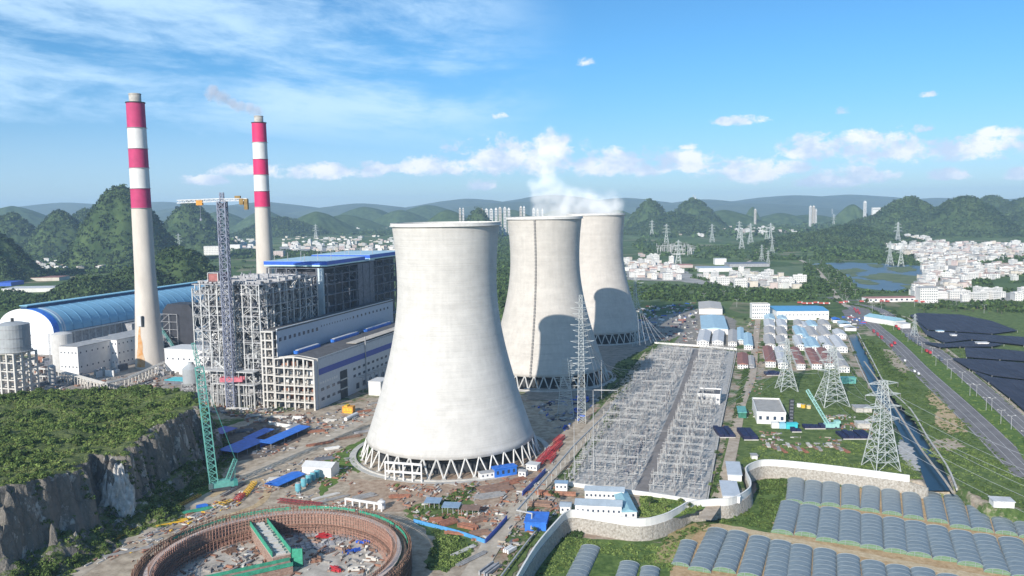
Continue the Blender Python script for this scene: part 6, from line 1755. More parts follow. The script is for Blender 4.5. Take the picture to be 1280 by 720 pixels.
for k, (u, v) in enumerate(((999,509),(1004,510),(1011,511))):
    p = G(u, v); t = thing('cable_drum', ('white','yellow','pale yellow')[k]+' round drum standing in the grass by the small crane', 'drum', (p.x, p.y, .3)); mb = MB(); mb.cyl(0, 0, 0, 3, 2.0, n=14); mb.build('body', (M_whitew, M_yellow, mat('pale_yellow',(0.6,0.5,0.25)))[k], t); mb = MB(); mb.cyl(0, 0, 3, 3.3, 1.2, n=10); mb.build('lid', M_steel2, t)
# bundles of poles on the grass
for k in range(16):
    u = 960+k*6.4; v = 558+(k % 4)*2.2
    if 1030 < u < 1036: continue
    stack(u, v, '%s poles bundled on the grass between the navy stacks and the white wall' % ('pale', 'brown', 'grey', 'rusty')[k % 4], R(80+(k*13) % 25), 12, 2.6, 1.2, (M_frame, M_board, M_greyb, M_rust)[k % 4], 4, 'pole bundles on the grass before the white wall')
bld('white_box', 'tiny white box on the grass near the bend of the white wall', 'box', 940, 575, 947, 570, 5, M_whitew, M_roofgrey, rz=R(-4), height=3)

# larger buildings at the far side
bld('tan_roof_shed', 'white shed with tan white roof at the far end of the switchyard', 'building', 874, 393, 903, 386, 30, M_whitew, mat('tan_roof', (0.47,0.44,0.40), 0.8, 0.08, 0.2), kind='gable_y', rz=R(-12), vf=377, eave=2)
bld('office_block', 'white office block of several storeys at the head of the dirt track', 'building', 940, 399, 962, 381, 18, M_whitew, M_roofdark, kind='parapet', rz=R(-5), win=(4,8,1.8,1.8), side_wins=4)
bld('long_blue_hall', 'long white hall with strong blue roof beyond the dorms', 'building', 971, 400, 1036, 389, 38, M_whitew, mat('mid_blue_roof', (0.10,0.33,0.56), 0.5, 0.08, 0.2), kind='gable_x', rz=R(-5), win=(1,14,2,1.4), vf=382, eave=3)
bld('pale_blue_hall', 'pale blue roofed hall beyond the switchyard', 'building', 877, 418, 910, 411, 48, M_whitew, M_ltblue, kind='gable_y', rz=R(-12), vf=394, eave=2)
def dorm(lab, u0, v0, u1, depth, roof, h=6.5, rz=R(-15), vf=None):
    return bld('dormitory', lab, 'building', u0, v0, u1, 0, depth, M_whitew, roof, kind='gable_y', rz=rz, win=(2, 4, 1.2, 1.4), height=h, vf=vf, group='site dormitories in rows')
DORM = []
M_dg = mat('dorm_grey_roof', (0.42,0.40,0.38), 0.8, 0.12, 0.2); M_dw = mat('dorm_white_roof', (0.56,0.56,0.56), 0.7, 0.1, 0.2)
wing = [(871,432,886,22,M_dw,'left wing below the pale blue hall'),(890,432,904,22,M_dw,'right wing below the pale blue hall'),(910,433,921,30,M_dg,'beside the dark courtyard, left'),(922,430,930,34,M_ltblue,'pale blue roofed and narrow, in the dark courtyard'),(930,437,941,42,M_ltblue,'pale blue roofed, left of the dirt track')]
for u0, v0, u1, dp, rf, lb in wing: dorm('white dorm '+lb, u0, v0, u1, dp, rf, h=5.5, vf=v0-21)
cols = [('first', 957, 970, [(459,'red brown',M_redroof,28),(437,'pale grey',M_dg,26),(423,'pale grey',M_dg,22),(413,'white',M_dw,22),(404,'pale blue',M_ltblue,18)]),
        ('second', 973, 985, [(461,'white',M_dw,32),(438,'grey',M_dg,26),(424,'pale grey',M_dg,22),(413,'white',M_dw,22),(404,'pale blue',M_ltblue,18)]),
        ('third', 996, 1007, [(462,'red brown',M_redroof,30),(438,'white',M_dw,26),(424,'pale blue',M_ltblue,24),(412,'grey',M_dg,22)]),
        ('fourth', 1008, 1016, [(440,'pale blue',M_ltblue,20),(428,'pale blue',M_ltblue,24),(414,'white',M_dw,24)]),
        ('fifth', 1015, 1028, [(462,'red brown',M_redroof,30),(440,'pale blue',M_ltblue,26),(426,'grey',M_dg,22),(413,'pale blue',M_ltblue,20)]),
        ('sixth', 1031, 1044, [(461,'red brown',M_redroof,30),(439,'white',M_dw,26),(425,'grey',M_dg,24),(412,'grey',M_dg,22)]),
        ('seventh', 1048, 1062, [(466,'pale grey',M_dg,34),(441,'white',M_dw,30),(424,'white',M_dw,30)])]
nth = ['nearest','second','third','fourth','fifth']
for (cn, u0, u1, lst) in cols:
    for i, (v0, cname, rf, dp) in enumerate(lst):
        sh = (v0-462)*(0.10 if u0 > 1000 else .03)*(1 if u0 > 980 else .5)
        dorm('dorm with %s roof, %s in the %s column right of the track' % (cname, nth[i], cn), u0+sh, v0, u1+sh-.4, dp, rf, vf=(lst[i+1][0]-4.6 if i+1 < len(lst) else v0-12), rz=R(-15))
dorm('long dorm with red brown roof left of the dirt track', 922, 461, 935, 36, M_redroof, 5, vf=441)
dorm('grey roofed dorm right of the white one, beside the dirt track', 936.5, 461, 943, 36, M_dg, 4, vf=444)
# blue tarpaulins by the avenue
for k, (u, v, w_, d_) in enumerate(((1041,404,10,26),(1049,409,14,30),(1056,414,14,18))):
    t = thing('blue_canopy', ('strong blue canopy behind the blue roofed hall','pale blue canopy by the avenue junction','white blue canopy nearest the canal head')[k], 'canopy', (*G(u, v).xy, .3), R(-14)); mb = MB(); W_ = reach(G(u, v), Vector((1, 0, 0)), u+w_)
    mb.add([(0,0,4.5),(W_,0,4.5),(W_,d_,4.5),(0,d_,4.5),(W_/2,0,6.2),(W_/2,d_,6.2)], [(0,4,5,3),(4,1,2,5),(0,3,2,1)]); mb.build('roof', (M_blue2, M_ltblue, M_dw)[k], t)
    mb = MB(); mb.box(.5, .5, 0, W_-.5, d_-.5, 4.3); mb.build('wall', M_whitew, t)
# petrol station like building with arched blue roof right of the avenue
bld('arched_hall', 'hall with arched pale turquoise roof on the right side of the avenue', 'building', 1118, 408, 1132, 399, 60, M_whitew, mat('turq_roof', (0.28,0.48,0.54)), kind='gable_y', rz=R(20), height=8)
bld('white_gatehouse', 'white gatehouse at the avenue end of the arched hall', 'building', 1128, 411, 1138, 404, 14, M_whitew, M_dw, rz=R(10), height=7)

M_dust = mat('dusty_board', (0.38,0.33,0.27), 0.9, 0.2, 0.4)
# loose debris over the works
DM = [M_frame, M_greyb, M_board, M_rust, M_steel2, M_dust, M_steel3, M_board]
for pxs, n, sz, hm, mm, sd, lab in (
 ([(300,520),(400,520),(480,497),(500,500),(450,530),(395,552),(330,575),(300,560)], 312, 2.07, 1.1, DM, 1, 'scattered building debris before the turbine hall'),
 ([(245,505),(330,505),(392,518),(400,530),(330,530),(260,515)], 252, 2.3, 1.6, DM, 2, 'scattered building debris at the foot of the boiler frame'),
 ([(285,600),(340,585),(440,560),(440,600),(480,640),(420,636),(350,620),(300,632)], 312, 1.8399999999999999, .9, DM+[M_brick], 3, 'scattered building debris between the road and the ring'),
 ([(480,606),(560,606),(660,596),(700,560),(690,600),(640,640),(600,680),(560,662),(520,650)], 420, 1.9549999999999998, 1.0, [M_board, M_rust, M_brick, M_greyb, M_frame], 4, 'scattered rusty debris in the brown yard'),
 ([(650,640),(700,600),(712,612),(700,640),(650,690),(620,722),(600,722)], 156, 1.8399999999999999, 1.0, DM, 5, 'scattered debris right of the pale road'),
 ([(60,735),(120,700),(240,640),(300,618),(300,632),(210,672),(130,730)], 252, 2.07, .8, DM+[M_yellow], 6, 'scattered debris along the near road'),
 ([(100,478),(200,465),(250,480),(250,500),(200,484),(130,486)], 156, 2.53, 1.4, DM+[M_brick], 7, 'scattered debris behind the mound'),
 ([(0,470),(120,475),(130,488),(0,490)], 120, 2.9899999999999998, 2.5, DM, 17, 'low plant clutter round the ash silo'),
 ([(655,500),(745,495),(740,520),(700,545),(680,520)], 144, 2.9899999999999998, 1.8, [M_steel2, M_navy, M_greyb, M_frame, M_blue], 8, 'scattered containers and debris in the shade between the towers'),
 ([(795,410),(870,400),(875,428),(820,428),(800,420)], 144, 3.9099999999999997, 2.4, [M_steel2, M_navy, M_greyb, M_frame, M_redroof], 9, 'scattered stores beyond the switchyard'),
 ([(792,385),(870,378),(872,400),(800,408)], 120, 4.6, 2.6, [M_steel2, M_navy, M_blue, M_frame, M_redroof, M_whitew], 10, 'scattered navy and red stores right of the farthest tower'),
 ([(950,540),(1000,545),(1050,548),(1050,560),(955,562)], 102, 2.07, .9, DM, 11, 'scattered debris on the grass in front of the control house'),
 ([(925,500),(945,470),(958,465),(952,520),(930,530)], 48, 2.07, .9, DM, 12, 'scattered debris beside the dirt track'),
 ([(935,400),(950,398),(952,460),(935,460)], 72, 2.53, 1.6, DM, 13, 'parked things and debris along the dirt track'),
 ([(1030,520),(1095,518),(1095,545),(1030,532)], 84, 2.3, 1.2, DM, 14, 'scattered debris by the small pale huts'),
 ([(1052,396),(1085,392),(1078,410),(1058,412)], 36, 3.4499999999999997, 1.6, [M_whitew, M_steel3, M_redpaint, M_blue], 15, 'clutter on the paved lot by the avenue')):
    debris('loose_debris', lab, ppts(pxs, n, 50+sd), sz, mm, sd, hm)

for pxs, n, sz, hm, mm, sd, lab in (
 ([(95,425),(165,408),(172,430),(150,470),(100,478)], 160, 5.0, 9, [M_steel2, M_frame, M_steel3, M_whitew, M_greyb], 21, 'small plant buildings, ducts and pipe boxes between the vaulted shed and the near chimney'),
 ([(190,450),(245,440),(250,470),(200,472)], 90, 4.0, 5, [M_steel2, M_frame, M_steel3, M_whitew, M_greyb], 22, 'small plant boxes and pipes right of the near chimney'),
 ([(0,455),(60,450),(75,480),(0,488)], 110, 4.5, 7, [M_steel2, M_frame, M_steel3, M_brick, M_greyb], 23, 'plant boxes and ducts around the ash silo')):
    debris('plant_clutter', lab, ppts(pxs, n, 80+sd), sz, mm, sd, hm)
# ================================================================== greenhouse field on the low ground
LZ = LOWZ
M_lowgreen = mat('low_field_green', (0.055,0.10,0.026), 0.95, col2=(0.15,0.215,0.062), scale=0.22, bump=0.6, coord='World', detail=9, spec=0.1)
M_orange_soil = mat('orange_soil', (0.36,0.235,0.12), 0.95, col2=(0.55,0.40,0.24), scale=0.35, bump=0.4, coord='World', detail=9, spec=0.1)
def lland(name, pxs, m_, amp=1.0, step=4):
    LAYER[0] += 0.006
    return land(name, pxs, m_, amp, step, z=LZ+LAYER[0]+.02, zg=LZ)
lland('green_field', [(640,760),(680,690),(712,672),(760,676),(830,680),(862,665),(905,648),(935,640),(950,600),(1000,598),(1160,616),(1230,632),(1300,640),(1380,760)], M_lowgreen)
lland('greenhouse_soil', [(975,603),(1150,618),(1250,626),(1300,640),(1300,700),(1250,690),(1160,668),(1040,652),(985,640)], M_orange_soil, .8)
lland('greenhouse_soil', [(966,655),(985,640),(1040,652),(1160,668),(1250,690),(1300,700),(1300,740),(1250,725),(1150,708),(1060,690),(965,668)], M_orange_soil, .8)
lland('field_track', [(858,660),(900,655),(965,668),(1060,688),(1150,706),(1250,724),(1300,740),(1300,752),(1200,728),(1100,704),(1000,684),(930,668),(880,664)], mat('field_track_soil', (0.42,0.31,0.18), 0.95, col2=(0.60,0.48,0.31), scale=0.4, coord='World', detail=9), .8)
lland('greenhouse_soil', [(840,690),(862,664),(930,668),(1060,694),(1160,714),(1200,724),(1200,760),(835,760)], M_orange_soil, .8)
lland('dry_crops', [(835,668),(868,655),(880,662),(862,676),(838,705),(815,705)], mat('dry_crop', (0.25,0.20,0.09), 0.95, col2=(0.42,0.34,0.16), scale=0.5, coord='World', detail=8), 1)
M_netc = mat('greenhouse_net', (0.15,0.19,0.215), 0.5, col2=(0.26,0.305,0.325), scale=0.9, stretch=(.25,1.5,1), detail=6, bump=0.15)
M_netg = mat('green_end_net', (0.13,0.22,0.13), 0.8, 0.2, 0.5)
M_hoop = mat('hoop_pale', (0.27,0.31,0.32), 0.6, 0.1, 0.5)
def tunnel(far_, near_, w_, label, group):
    a = G(*near_, LZ); b = G(*far_, LZ+1.5); b.z = LZ; d = b-a; L_ = d.length; ang = math.atan2(d.y, d.x)-math.pi/2
    t = thing('greenhouse', label, 'greenhouse', (a.x, a.y, LZ+.32), ang, group); h = w_*.25; n = 12; m_ = max(6, int(L_/3))
    rn = random.Random(int(far_[0]*10)); vs = []
    for j in range(m_+1):
        sg = .10 if j % 2 else 0
        for i in range(n+1):
            t_ = math.pi*i/n; vs.append((-math.cos(t_)*(w_/2-sg), L_*j/m_, max(0, math.sin(t_))**.75*(h-sg)+rn.uniform(-.03,.03)))
    fs = [(j*(n+1)+i, (j+1)*(n+1)+i, (j+1)*(n+1)+i+1, j*(n+1)+i+1) for j in range(m_) for i in range(n)]
    mb = MB(); mb.add(vs, fs); mb.build('net_cover', M_netc, t, smooth=True)
    mb = MB()
    for y in (0.0, L_):
        p_ = [(-math.cos(math.pi*i/n)*w_/2*1.01, y, math.sin(math.pi*i/n)**.75*h*1.01) for i in range(n+1)]
        mb.tube(p_, .14, 4)
    for y in (0.0,):
        for x in (-w_*.18, w_*.18): mb.beam((x, -.05, 0), (x, -.05, h*.88), .2)
        mb.beam((-w_*.4, -.05, h*.5), (w_*.4, -.05, h*.5), .16)
    mb.build('end_frame', M_hoop, t)
    for y, s in ((0.05, 1), (L_-.05, -1)):
        vs = [(-math.cos(math.pi*i/n)*w_/2*.98, y, math.sin(math.pi*i/n)**.75*h*.98) for i in range(n+1)]
        mb = MB(); mb.add(vs+[(x, y+.08*s, z) for x, y, z in vs], [tuple(range(n+1)), tuple(range(2*n+1, n, -1))]); mb.build('end_net', M_netg if s == 1 else M_netc, t)
    for j in range(1, min(9, int(L_/5))):
        y = L_*j/min(9, int(L_/5)); p_ = [(-math.cos(math.pi*i/n)*w_/2*1.004, y, math.sin(math.pi*i/n)**.75*h*1.005) for i in range(n+1)]
        mb = MB(); mb.tube(p_, .07, 4); mb.build('hoop', M_hoop, t)
    return t
rowA = [((995,599.5),(993,630)),((1017,603),(1015,633)),((1039,604.7),(1038,634)),((1063,608),(1063,637)),((1089,610),(1087,641)),((1113,614),(1115,645)),((1139,618),(1142,650)),((1165,618),(1172,654.5)),((1191,621),(1201,662)),((1218,622),(1228,666)),((1244,625),(1258,670)),((1271,637),(1288,675))]
rowB = [((988,629),(977.5,669)),((1012,634),(1007,672)),((1038,637),(1034,679)),((1063,641),(1062,683)),((1089,646),(1090,688)),((1117,650),(1120,693)),((1144,654.5),(1149,697.5)),((1170,660),(1182,703)),((1201,666.5),(1213,709.5)),((1230,671),(1247,719)),((1263,675),(1281,727))]
rowC = [((861,677),(850,709)),((897,663),(874,716)),((922.5,666.6),(905,717)),((950,673),(936,724)),((976,678.6),(968,732)),((1001.6,683.8),(997,738)),((1031,689),(1030,742)),((1060,696),(1063,750)),((1091,704),(1098,755)),((1122,709.5),(1133,760)),((1153,713),(1168,765)),((1186,721),(1203,770)),((1219,728),(1240,775))]
for nm, row, w_ in (('back', rowA, 10.6), ('middle', rowB, 11.6), ('front', rowC, 11.2)):
    for i, (f_, n_) in enumerate(row):
        lab = 'grey net tunnel greenhouse inside the %s row of the low field' % nm
        if i == 0: lab = 'grey net tunnel greenhouse at the left end of the %s row' % nm
        if i == len(row)-1: lab = 'grey net tunnel greenhouse at the right end of the %s row' % nm
        tunnel(f_, n_, w_*1.06 if not (nm == 'front' and i == 0) else 9.5, lab, 'net tunnel greenhouses in the %s row' % nm)
tunnel((738,684),(715,735), 11, 'lone grey net tunnel at the bottom left of the field, among the weeds', 'greenhouses at the bottom left of the field')
tunnel((787,704),(775,745), 10.5, 'short grey net tunnel at the bottom edge, left of two', 'greenhouses at the bottom left of the field')
tunnel((813,710),(806,750), 10, 'short grey net tunnel at the bottom edge, right of two', 'greenhouses at the bottom left of the field')
t = thing('parked_car', 'red and white car parked behind the right end of the back greenhouse row', 'car', (*G(1256,628,-1).xy, .3), R(-20)); 
mb = MB(); mb.box(-2.4, -1, .4, 2.4, 1, 1.1); mb.box(-1.4, -.9, 1.1, 1.5, .9, 1.7); mb.build('body', M_redpaint, t)
for sx in (-1.5, 1.5):
    for sy in (-1, 1): mb = MB(); mb.tube([(sx, sy-.1, .4), (sx, sy+.1, .4)], .4, 8); mb.build('wheel', M_dark, t)
bld('white_hut', 'white flat hut at the right behind the back greenhouse row', 'hut', 1242, 634, 1268, 622, 8, M_whitew, M_dw, rz=R(-12), height=3.5)

# ---- shade net canopies right of the avenue
M_shade = mat('black_shade_net', (0.016,0.018,0.034), 0.75, col2=(0.038,0.042,0.066), scale=0.12, coord='World', detail=8, stretch=(1, .3, 1))
sh = [([(1137,394),(1148,391),(1200,393),(1240,401),(1272,413),(1240,417),(1195,414),(1160,412)], 'black shade net roof farthest along the right of the avenue'),
      ([(1146,402),(1160,413.5),(1195,415.5),(1240,418.5),(1280,421),(1300,430),(1280,431),(1215,424),(1180,428),(1158,418)], 'black shade net roof, second from the far end'),
      ([(1152,427),(1180,429.5),(1215,426),(1255,430),(1240,433),(1200,433),(1175,434)], 'narrow black shade net roof before the gap with huts'),
      ([(1206,434),(1250,436),(1300,441),(1300,452),(1250,449),(1208,446)], 'black shade net roof just behind the largest ones'),
      ([(1190,447),(1208,448),(1250,451),(1300,455),(1300,476),(1240,469),(1212,461)], 'large black shade net roof beside the concrete path'),
      ([(1216,463),(1240,471),(1300,478),(1300,530),(1262,497),(1236,477)], 'largest black shade net roof at the right edge of the photo')]
for pp, lab in sh:
    poly = [G(u, v, 3.2) for u, v in pp]; c = sum((Vector(p) for p in poly), Vector())/len(poly)
    t = thing('shade_canopy', lab, 'shade canopy', (c.x, c.y, .3)); loc_ = [(p.x-c.x, p.y-c.y) for p in poly]
    mb = MB(); mb.prism(loc_, 2.6, 2.9); mb.build('net_roof', M_shade, t)
    mb = MB(); d = (AVS[-1]-AVS[-5]); d.z = 0; d.normalize(); nn = Vector((-d.y, d.x, 0)); X_ = np.array([p[0] for p in loc_]); 
    xs_ = [Vector((p[0], p[1], 0)) for p in loc_]; o0 = min(q.dot(nn) for q in xs_); o1 = max(q.dot(nn) for q in xs_); m0 = min(q.dot(d) for q in xs_); m1 = max(q.dot(d) for q in xs_)
    s_ = o0+4
    while s_ < o1:
        run = None; k = m0
        while k <= m1+3:
            q = nn*s_+d*k; inn = bool(inside(np.array([q.x]), np.array([q.y]), loc_)[0]) and k <= m1
            if inn and run is None: run = q
            if not inn and run is not None:
                e = q-d*3
                if (e-run).length > 5: mb.beam((run.x, run.y, 3.0), (e.x, e.y, 3.0), .5, .3)
                run = None
            k += 3
        s_ += 9
    if mb.v: mb.build('net_ridges', mat('net_ridge', (0.05,0.055,0.08), 0.8, 0.2, 0.3), t)['kind'] = 'stuff'
    mb = MB()
    for k in range(len(loc_)): mb.beam((*loc_[k], 0), (*loc_[k], 2.7), .25)
    mb.build('posts', M_frame, t)['kind'] = 'stuff'
for k, (u0, v0, u1, rf, lab) in enumerate(((1172,418,1180,M_ltblue,'small pale hut among the shade nets, left one'),(1222,433,1236,M_dw,'long white hut in the gap between the shade nets'),(1190,423,1196,M_dw,'tiny white hut by the shade nets'))):
    bld('white_hut', lab, 'hut', u0, v0, u1, v0-4, 7, M_whitew, rf, rz=R(-4), height=4.5)

# ---- pylons
M_pyl = mat('pylon_steel', (0.50,0.53,0.52), 0.55, 0.12, 0.3, metal=0.15)
def pylon(label, p, H, bw, arms, rz=0.0, r=.26, waist=.5, group=None, n1=5, n2=7, ww=None):
    t = thing('pylon', label, 'pylon', (p[0], p[1], .1), rz, group); hw = H*waist; ww = ww or bw*.36
    mb = MB()
    def cr(z, w): return [Vector((i*w/2, j*w/2, z)) for i, j in ((-1,-1),(1,-1),(1,1),(-1,1))]
    zs_ = [hw*(1-(1-k/n1)**1.15) for k in range(n1+1)]
    for k in range(n1):
        z0, z1 = zs_[k], zs_[k+1]; a, b = cr(z0, bw+(ww-bw)*z0/hw), cr(z1, bw+(ww-bw)*z1/hw)
        for i in range(4):
            j = (i+1) % 4; mb.beam(a[i], b[i], r*1.4)
            if k: mb.beam(a[i], a[j], r)
            m_ = (b[i]+b[j])/2
            mb.beam(a[i], m_, r*.9); mb.beam(a[j], m_, r*.9)
            if k: mb.beam((a[i]+a[j])/2, (a[i]+b[i])/2, r*.6); mb.beam((a[i]+a[j])/2, (a[j]+b[j])/2, r*.6)
    mb.build('leg_section', M_pyl, t)
    mb = MB()
    for k in range(n2):
        z0, z1 = hw+(H-hw)*k/n2, hw+(H-hw)*(k+1)/n2; w0 = ww*(1-.6*k/n2); w1 = ww*(1-.6*(k+1)/n2); a, b = cr(z0, w0), cr(z1, w1)
        for i in range(4):
            j = (i+1) % 4; mb.beam(a[i], b[i], r*1.2); mb.beam(a[i], b[j], r*.75); mb.beam(a[j], b[i], r*.75); mb.beam(b[i], b[j], r*.8)
    mb.build('upper_section', M_pyl, t)
    for (zf, L_) in arms:
        z = H*zf; w0 = ww*(1-.6*(z-hw)/(H-hw)) if z > hw else ww
        for s in (-1, 1):
            mb = MB(); tip = Vector((s*L_, 0, z))
            for y in (-w0/2, w0/2):
                for dz in (0, 2.0): mb.beam((s*w0/2, y, z+dz), tip+Vector((0, 0, .3)), r*.8)
            for k in range(1, 4):
                f = k/4; x = s*(w0/2+(L_-w0/2)*f); mb.beam((x, -w0/2*(1-f), z), (x, w0/2*(1-f), z), r*.6); mb.beam((x, 0, z), (x-s*L_*.15, 0, z+2.0*(1-f)), r*.6); mb.beam((x, w0/2*(1-f), z), (x-s*(L_-w0/2)/4, -w0/2*(1-f+.25), z), r*.5)
            a_ = mb.build('cross_arm', M_pyl, t)
            mb = MB(); mb.tube([(s*L_*.98, 0, z), (s*L_*.98, 0, z-2.6)], .16, 5); mb.build('insulator', M_ins, a_)
    return t
PY = []
def pyl(label, u, v, vt, bw, arms, rz=0, **k):
    p = G(u, v); H = zat(p, vt); pylon(label, p, H, bw, arms, rz, **k); PY.append((p, H, arms, rz)); return p, H
pyl('big near lattice pylon at the bend of the canal, above the white wall', 1101, 586, 476, 18, [(.56,13),(.70,14),(.84,13),(.965,11)], R(8), r=.34, waist=.5, ww=9)
pyl('wide lattice pylon on the grass behind the small teal crane', 1039, 506, 433, 24, [(.60,13),(.76,12),(.9,10)], R(4), r=.34, waist=.48, ww=10)
pyl('lattice pylon between the control house and the dorms', 983, 488, 424, 17, [(.60,11),(.76,11),(.92,9)], R(2), r=.32, waist=.48, ww=6)
# tall slender comb towers beside the cooling towers
def comb_tower(label, u, v, vt, bw, s=1):
    p = G(u, v); H = zat(p, vt); t = thing('line_tower', label, 'tower', (p.x, p.y, .1), R(-6)); mb = MB(); lattice_mast(mb, bw, H, H/24, .20, taper=.34); mb.build('mast', M_pyl, t)
    for k in range(13):
        z = H*(.42+.56*k/13); mb = MB(); l = 6+2.5*(k % 3); mb.beam((-l*.8, 0, z+.8), (l, 0, z+1.4), .24); mb.beam((-l*.8, 0, z+.8), (0, 0, z-1.5), .2); mb.beam((l, 0, z+1.4), (0, 0, z-1.5), .2); mb.build('spike_arm', M_pyl, t)
    return p, H
ta = comb_tower('tall slender comb armed tower in front of the middle cooling tower', 727, 529, 369, 7)
tb_ = comb_tower('tall slender comb armed tower right of the farthest cooling tower', 794, 433, 345, 7)
tc_ = comb_tower('lower lattice tower left of the comb armed tower, before the middle cooling tower', 707, 520, 448, 14)
def cable(name_group, label, a, b, sag, r_=.09, n=14):
    pts = [a+(b-a)*(k/n)-Vector((0, 0, sag*4*(k/n)*(1-k/n))) for k in range(n+1)]
    mb = MB(); mb.tube([p-a for p in pts], r_, 3); o = mb.build('power_cable', mat('cable_grey', (0.40,0.41,0.42), 0.5, 0.1, 0.3), None); o.location = a; tag(o, label, 'cable', name_group)
for k in range(9):
    p, H = ta; a = Vector((p.x+(k % 3)*2-2, p.y, H*(.98-.055*k))); q = G(748+k*5.0, 503-k*3.6); q.z = 14-k*.5; cable('cables fanning from the comb tower', 'pale cable fanning down from the comb tower to the switchyard', a, q, 3, .16)
for k in range(6):
    p, H = tb_; a = Vector((p.x, p.y, H*(.98-.08*k))); q = G(800+k*7, 446-k*1.5); q.z = 14; cable('cables fanning from the far comb tower', 'pale cable fanning down from the far comb tower to the switchyard', a, q, 2, .16)
def arm_pt(P_, i, s):
    p, H, arms, rz = P_; zf, L_ = arms[i]; return Vector((p.x+math.cos(rz)*s*L_, p.y+math.sin(rz)*s*L_, H*zf-2.4))
for i in range(3):
    for s in (-1, 1):
        cable('power lines over the works', 'thin power line running out of the photo from the big near pylon', arm_pt(PY[0], i, s), arm_pt(PY[0], i, s)+Vector((60+s*5, -330, 10)), 14, .10)
        cable('power lines between the pylons', 'thin power line between the near pylon and the pylon behind the teal crane', arm_pt(PY[0], i, s), arm_pt(PY[1], i, s), 7, .10)
        cable('power lines to the switchyard', 'thin power line from the pylon by the dorms to the switchyard', arm_pt(PY[2], i, s), yp(150+i*30, -6+s*2)+Vector((0, 0, 16)), 5, .10)
        cable('power lines crossing the dorms', 'thin power line crossing from the middle pylon to the pylon by the dorms', arm_pt(PY[1], i, s), arm_pt(PY[2], i, s), 4, .10)
# far pylons, same meshes shared
far = [(395+0,300,278),(833,306,270),(815,296,268),(890,303,280),(848,330,300),(960,330,313),(963,306,262),(924,300,264),(1112,332,302),(1126,333,304),(1122,306,260+6),(1090,290,262),(1042,284,260),(196,318,258),(224,316,292),(1040,270,258),(958,300,283),(965,316,296),(952,326,306),(938,306,276),(927,312,286),(1143,420,402),(372,272,256),(548,276,257)]
fp = pylon('distant pale pylon on the plain', (0, 0), 45, 11, [(.6,9),(.75,8),(.9,6)], 0, r=.30, waist=.5, group='distant pylons on the plain', n1=4, n2=4); reg(fp)
for k, (u, v, vt) in enumerate(far):
    p = G(u, v); H = min(95, max(30, zat(p, vt))); s = H/45
    if k == 0: fp.location = (p.x, p.y, 0); fp.scale = (s, s, s)
    else: copy_tree(fp, loc=(p.x, p.y, 0), rz=random.uniform(-.4, .4), sc=s)

# ---- vehicles and lamps of the avenue
def wheels(t, xs_, w_, r_):
    f = None
    for x in xs_:
        for y in (-w_, w_):
            if f is None:
                mb = MB(); mb.tube([(0, -.15, 0), (0, .15, 0)], r_, 10); f = mb.build('wheel', M_dark, t); o = f
            else: o = f.copy(); COL.objects.link(o); o.parent = t
            o.location = (x, y, r_)
def truck(label, body, cabm, group='trucks on and beside the avenue', L_=9.5):
    t = thing('truck', label, 'truck', (0, 0, 0), 0, group)
    mb = MB(); mb.box(-L_/2, -1.25, 1.1, L_/2-2.6, 1.25, 3.7); mb.build('cargo_body', body, t)
    mb = MB(); mb.box(L_/2-2.4, -1.2, .7, L_/2, 1.2, 3.1); mb.box(L_/2-2.3, -1.1, 3.1, L_/2-.5, 1.1, 3.5); cb_ = mb.build('cab', cabm, t)
    mb = MB(); mb.box(L_/2+.005, -1.05, 1.8, L_/2+.06, 1.05, 2.9); mb.build('windscreen', M_glass, cb_)
    mb = MB(); mb.box(-L_/2+.1, -.5, .6, L_/2-.1, .5, 1.08); mb.build('chassis', M_dark, t)
    wheels(t, (-L_/2+1.2, -L_/2+2.6, L_/2-1.3), 1.15, .55); reg(t); return t
def van(label, m_, L_=5.2, h=2.1, group='cars and vans on the avenue'):
    t = thing('van', label, 'van', (0, 0, 0), 0, group)
    mb = MB(); mb.add([(-L_/2,-.95,.5),(L_/2,-.95,.5),(L_/2,.95,.5),(-L_/2,.95,.5),(-L_/2,-.95,h),(L_/2-1.5,-.9,h),(L_/2-1.5,.9,h),(-L_/2,.95,h),(L_/2,-.95,1.2),(L_/2,.95,1.2)], [(0,3,2,1),(0,1,8,5,4),(3,7,6,9,2),(4,5,6,7),(5,8,9,6),(1,2,9,8),(0,4,7,3)]); mb.build('body', m_, t)
    mb = MB(); mb.box(-L_/2+.4, -.98, 1.35, L_/2-1.6, .98, 1.85); mb.build('window_band', M_glass, t)
    wheels(t, (-L_/2+1, L_/2-1), .9, .38); reg(t); return t
tr1 = truck('red truck in the traffic of the avenue', M_redpaint, M_redpaint); tr2 = truck('dark truck parked on the right carriageway of the avenue', M_steel3, M_steel3, 'dark trucks by the avenue'); tr3 = truck('red canvas topped lorry at the crossroads beyond the halls', mat('faded_red', (0.48,0.10,0.08), 0.7, 0.15, 0.5), M_whitew, 'red lorries at the crossroads')
va = van('white van on the left carriageway of the avenue', M_whitew)
ta_ = math.atan2((AVS[-1]-AVS[6]).y, (AVS[-1]-AVS[6]).x)
seen = set()
def drop(pr, u, v, rz, lab=None):
    p = G(u, v)
    if pr.name in seen: copy_tree(pr, loc=(p.x, p.y, .75), rz=rz)
    else: seen.add(pr.name); pr.location = (p.x, p.y, .75); pr.rotation_euler = (0, 0, rz)
for (u, v) in ((1068,388),(1070,391),(1072,389.5),(1074,393),(1108,398),(1111,400.5),(1114,404),(1117,407),(1120,410),(1123,413),(1118,431),(1114,434),(1097,420),(1092,416),(1102,424),(1158,441),(1162,443)): drop(tr1, u, v, ta_+(math.pi if u > 1105 else 0))
for (u, v) in ((1133,422),(1137,425),(1141,427.5),(1145,430),(1149,432.5),(1176,452)): drop(tr2, u, v, ta_)
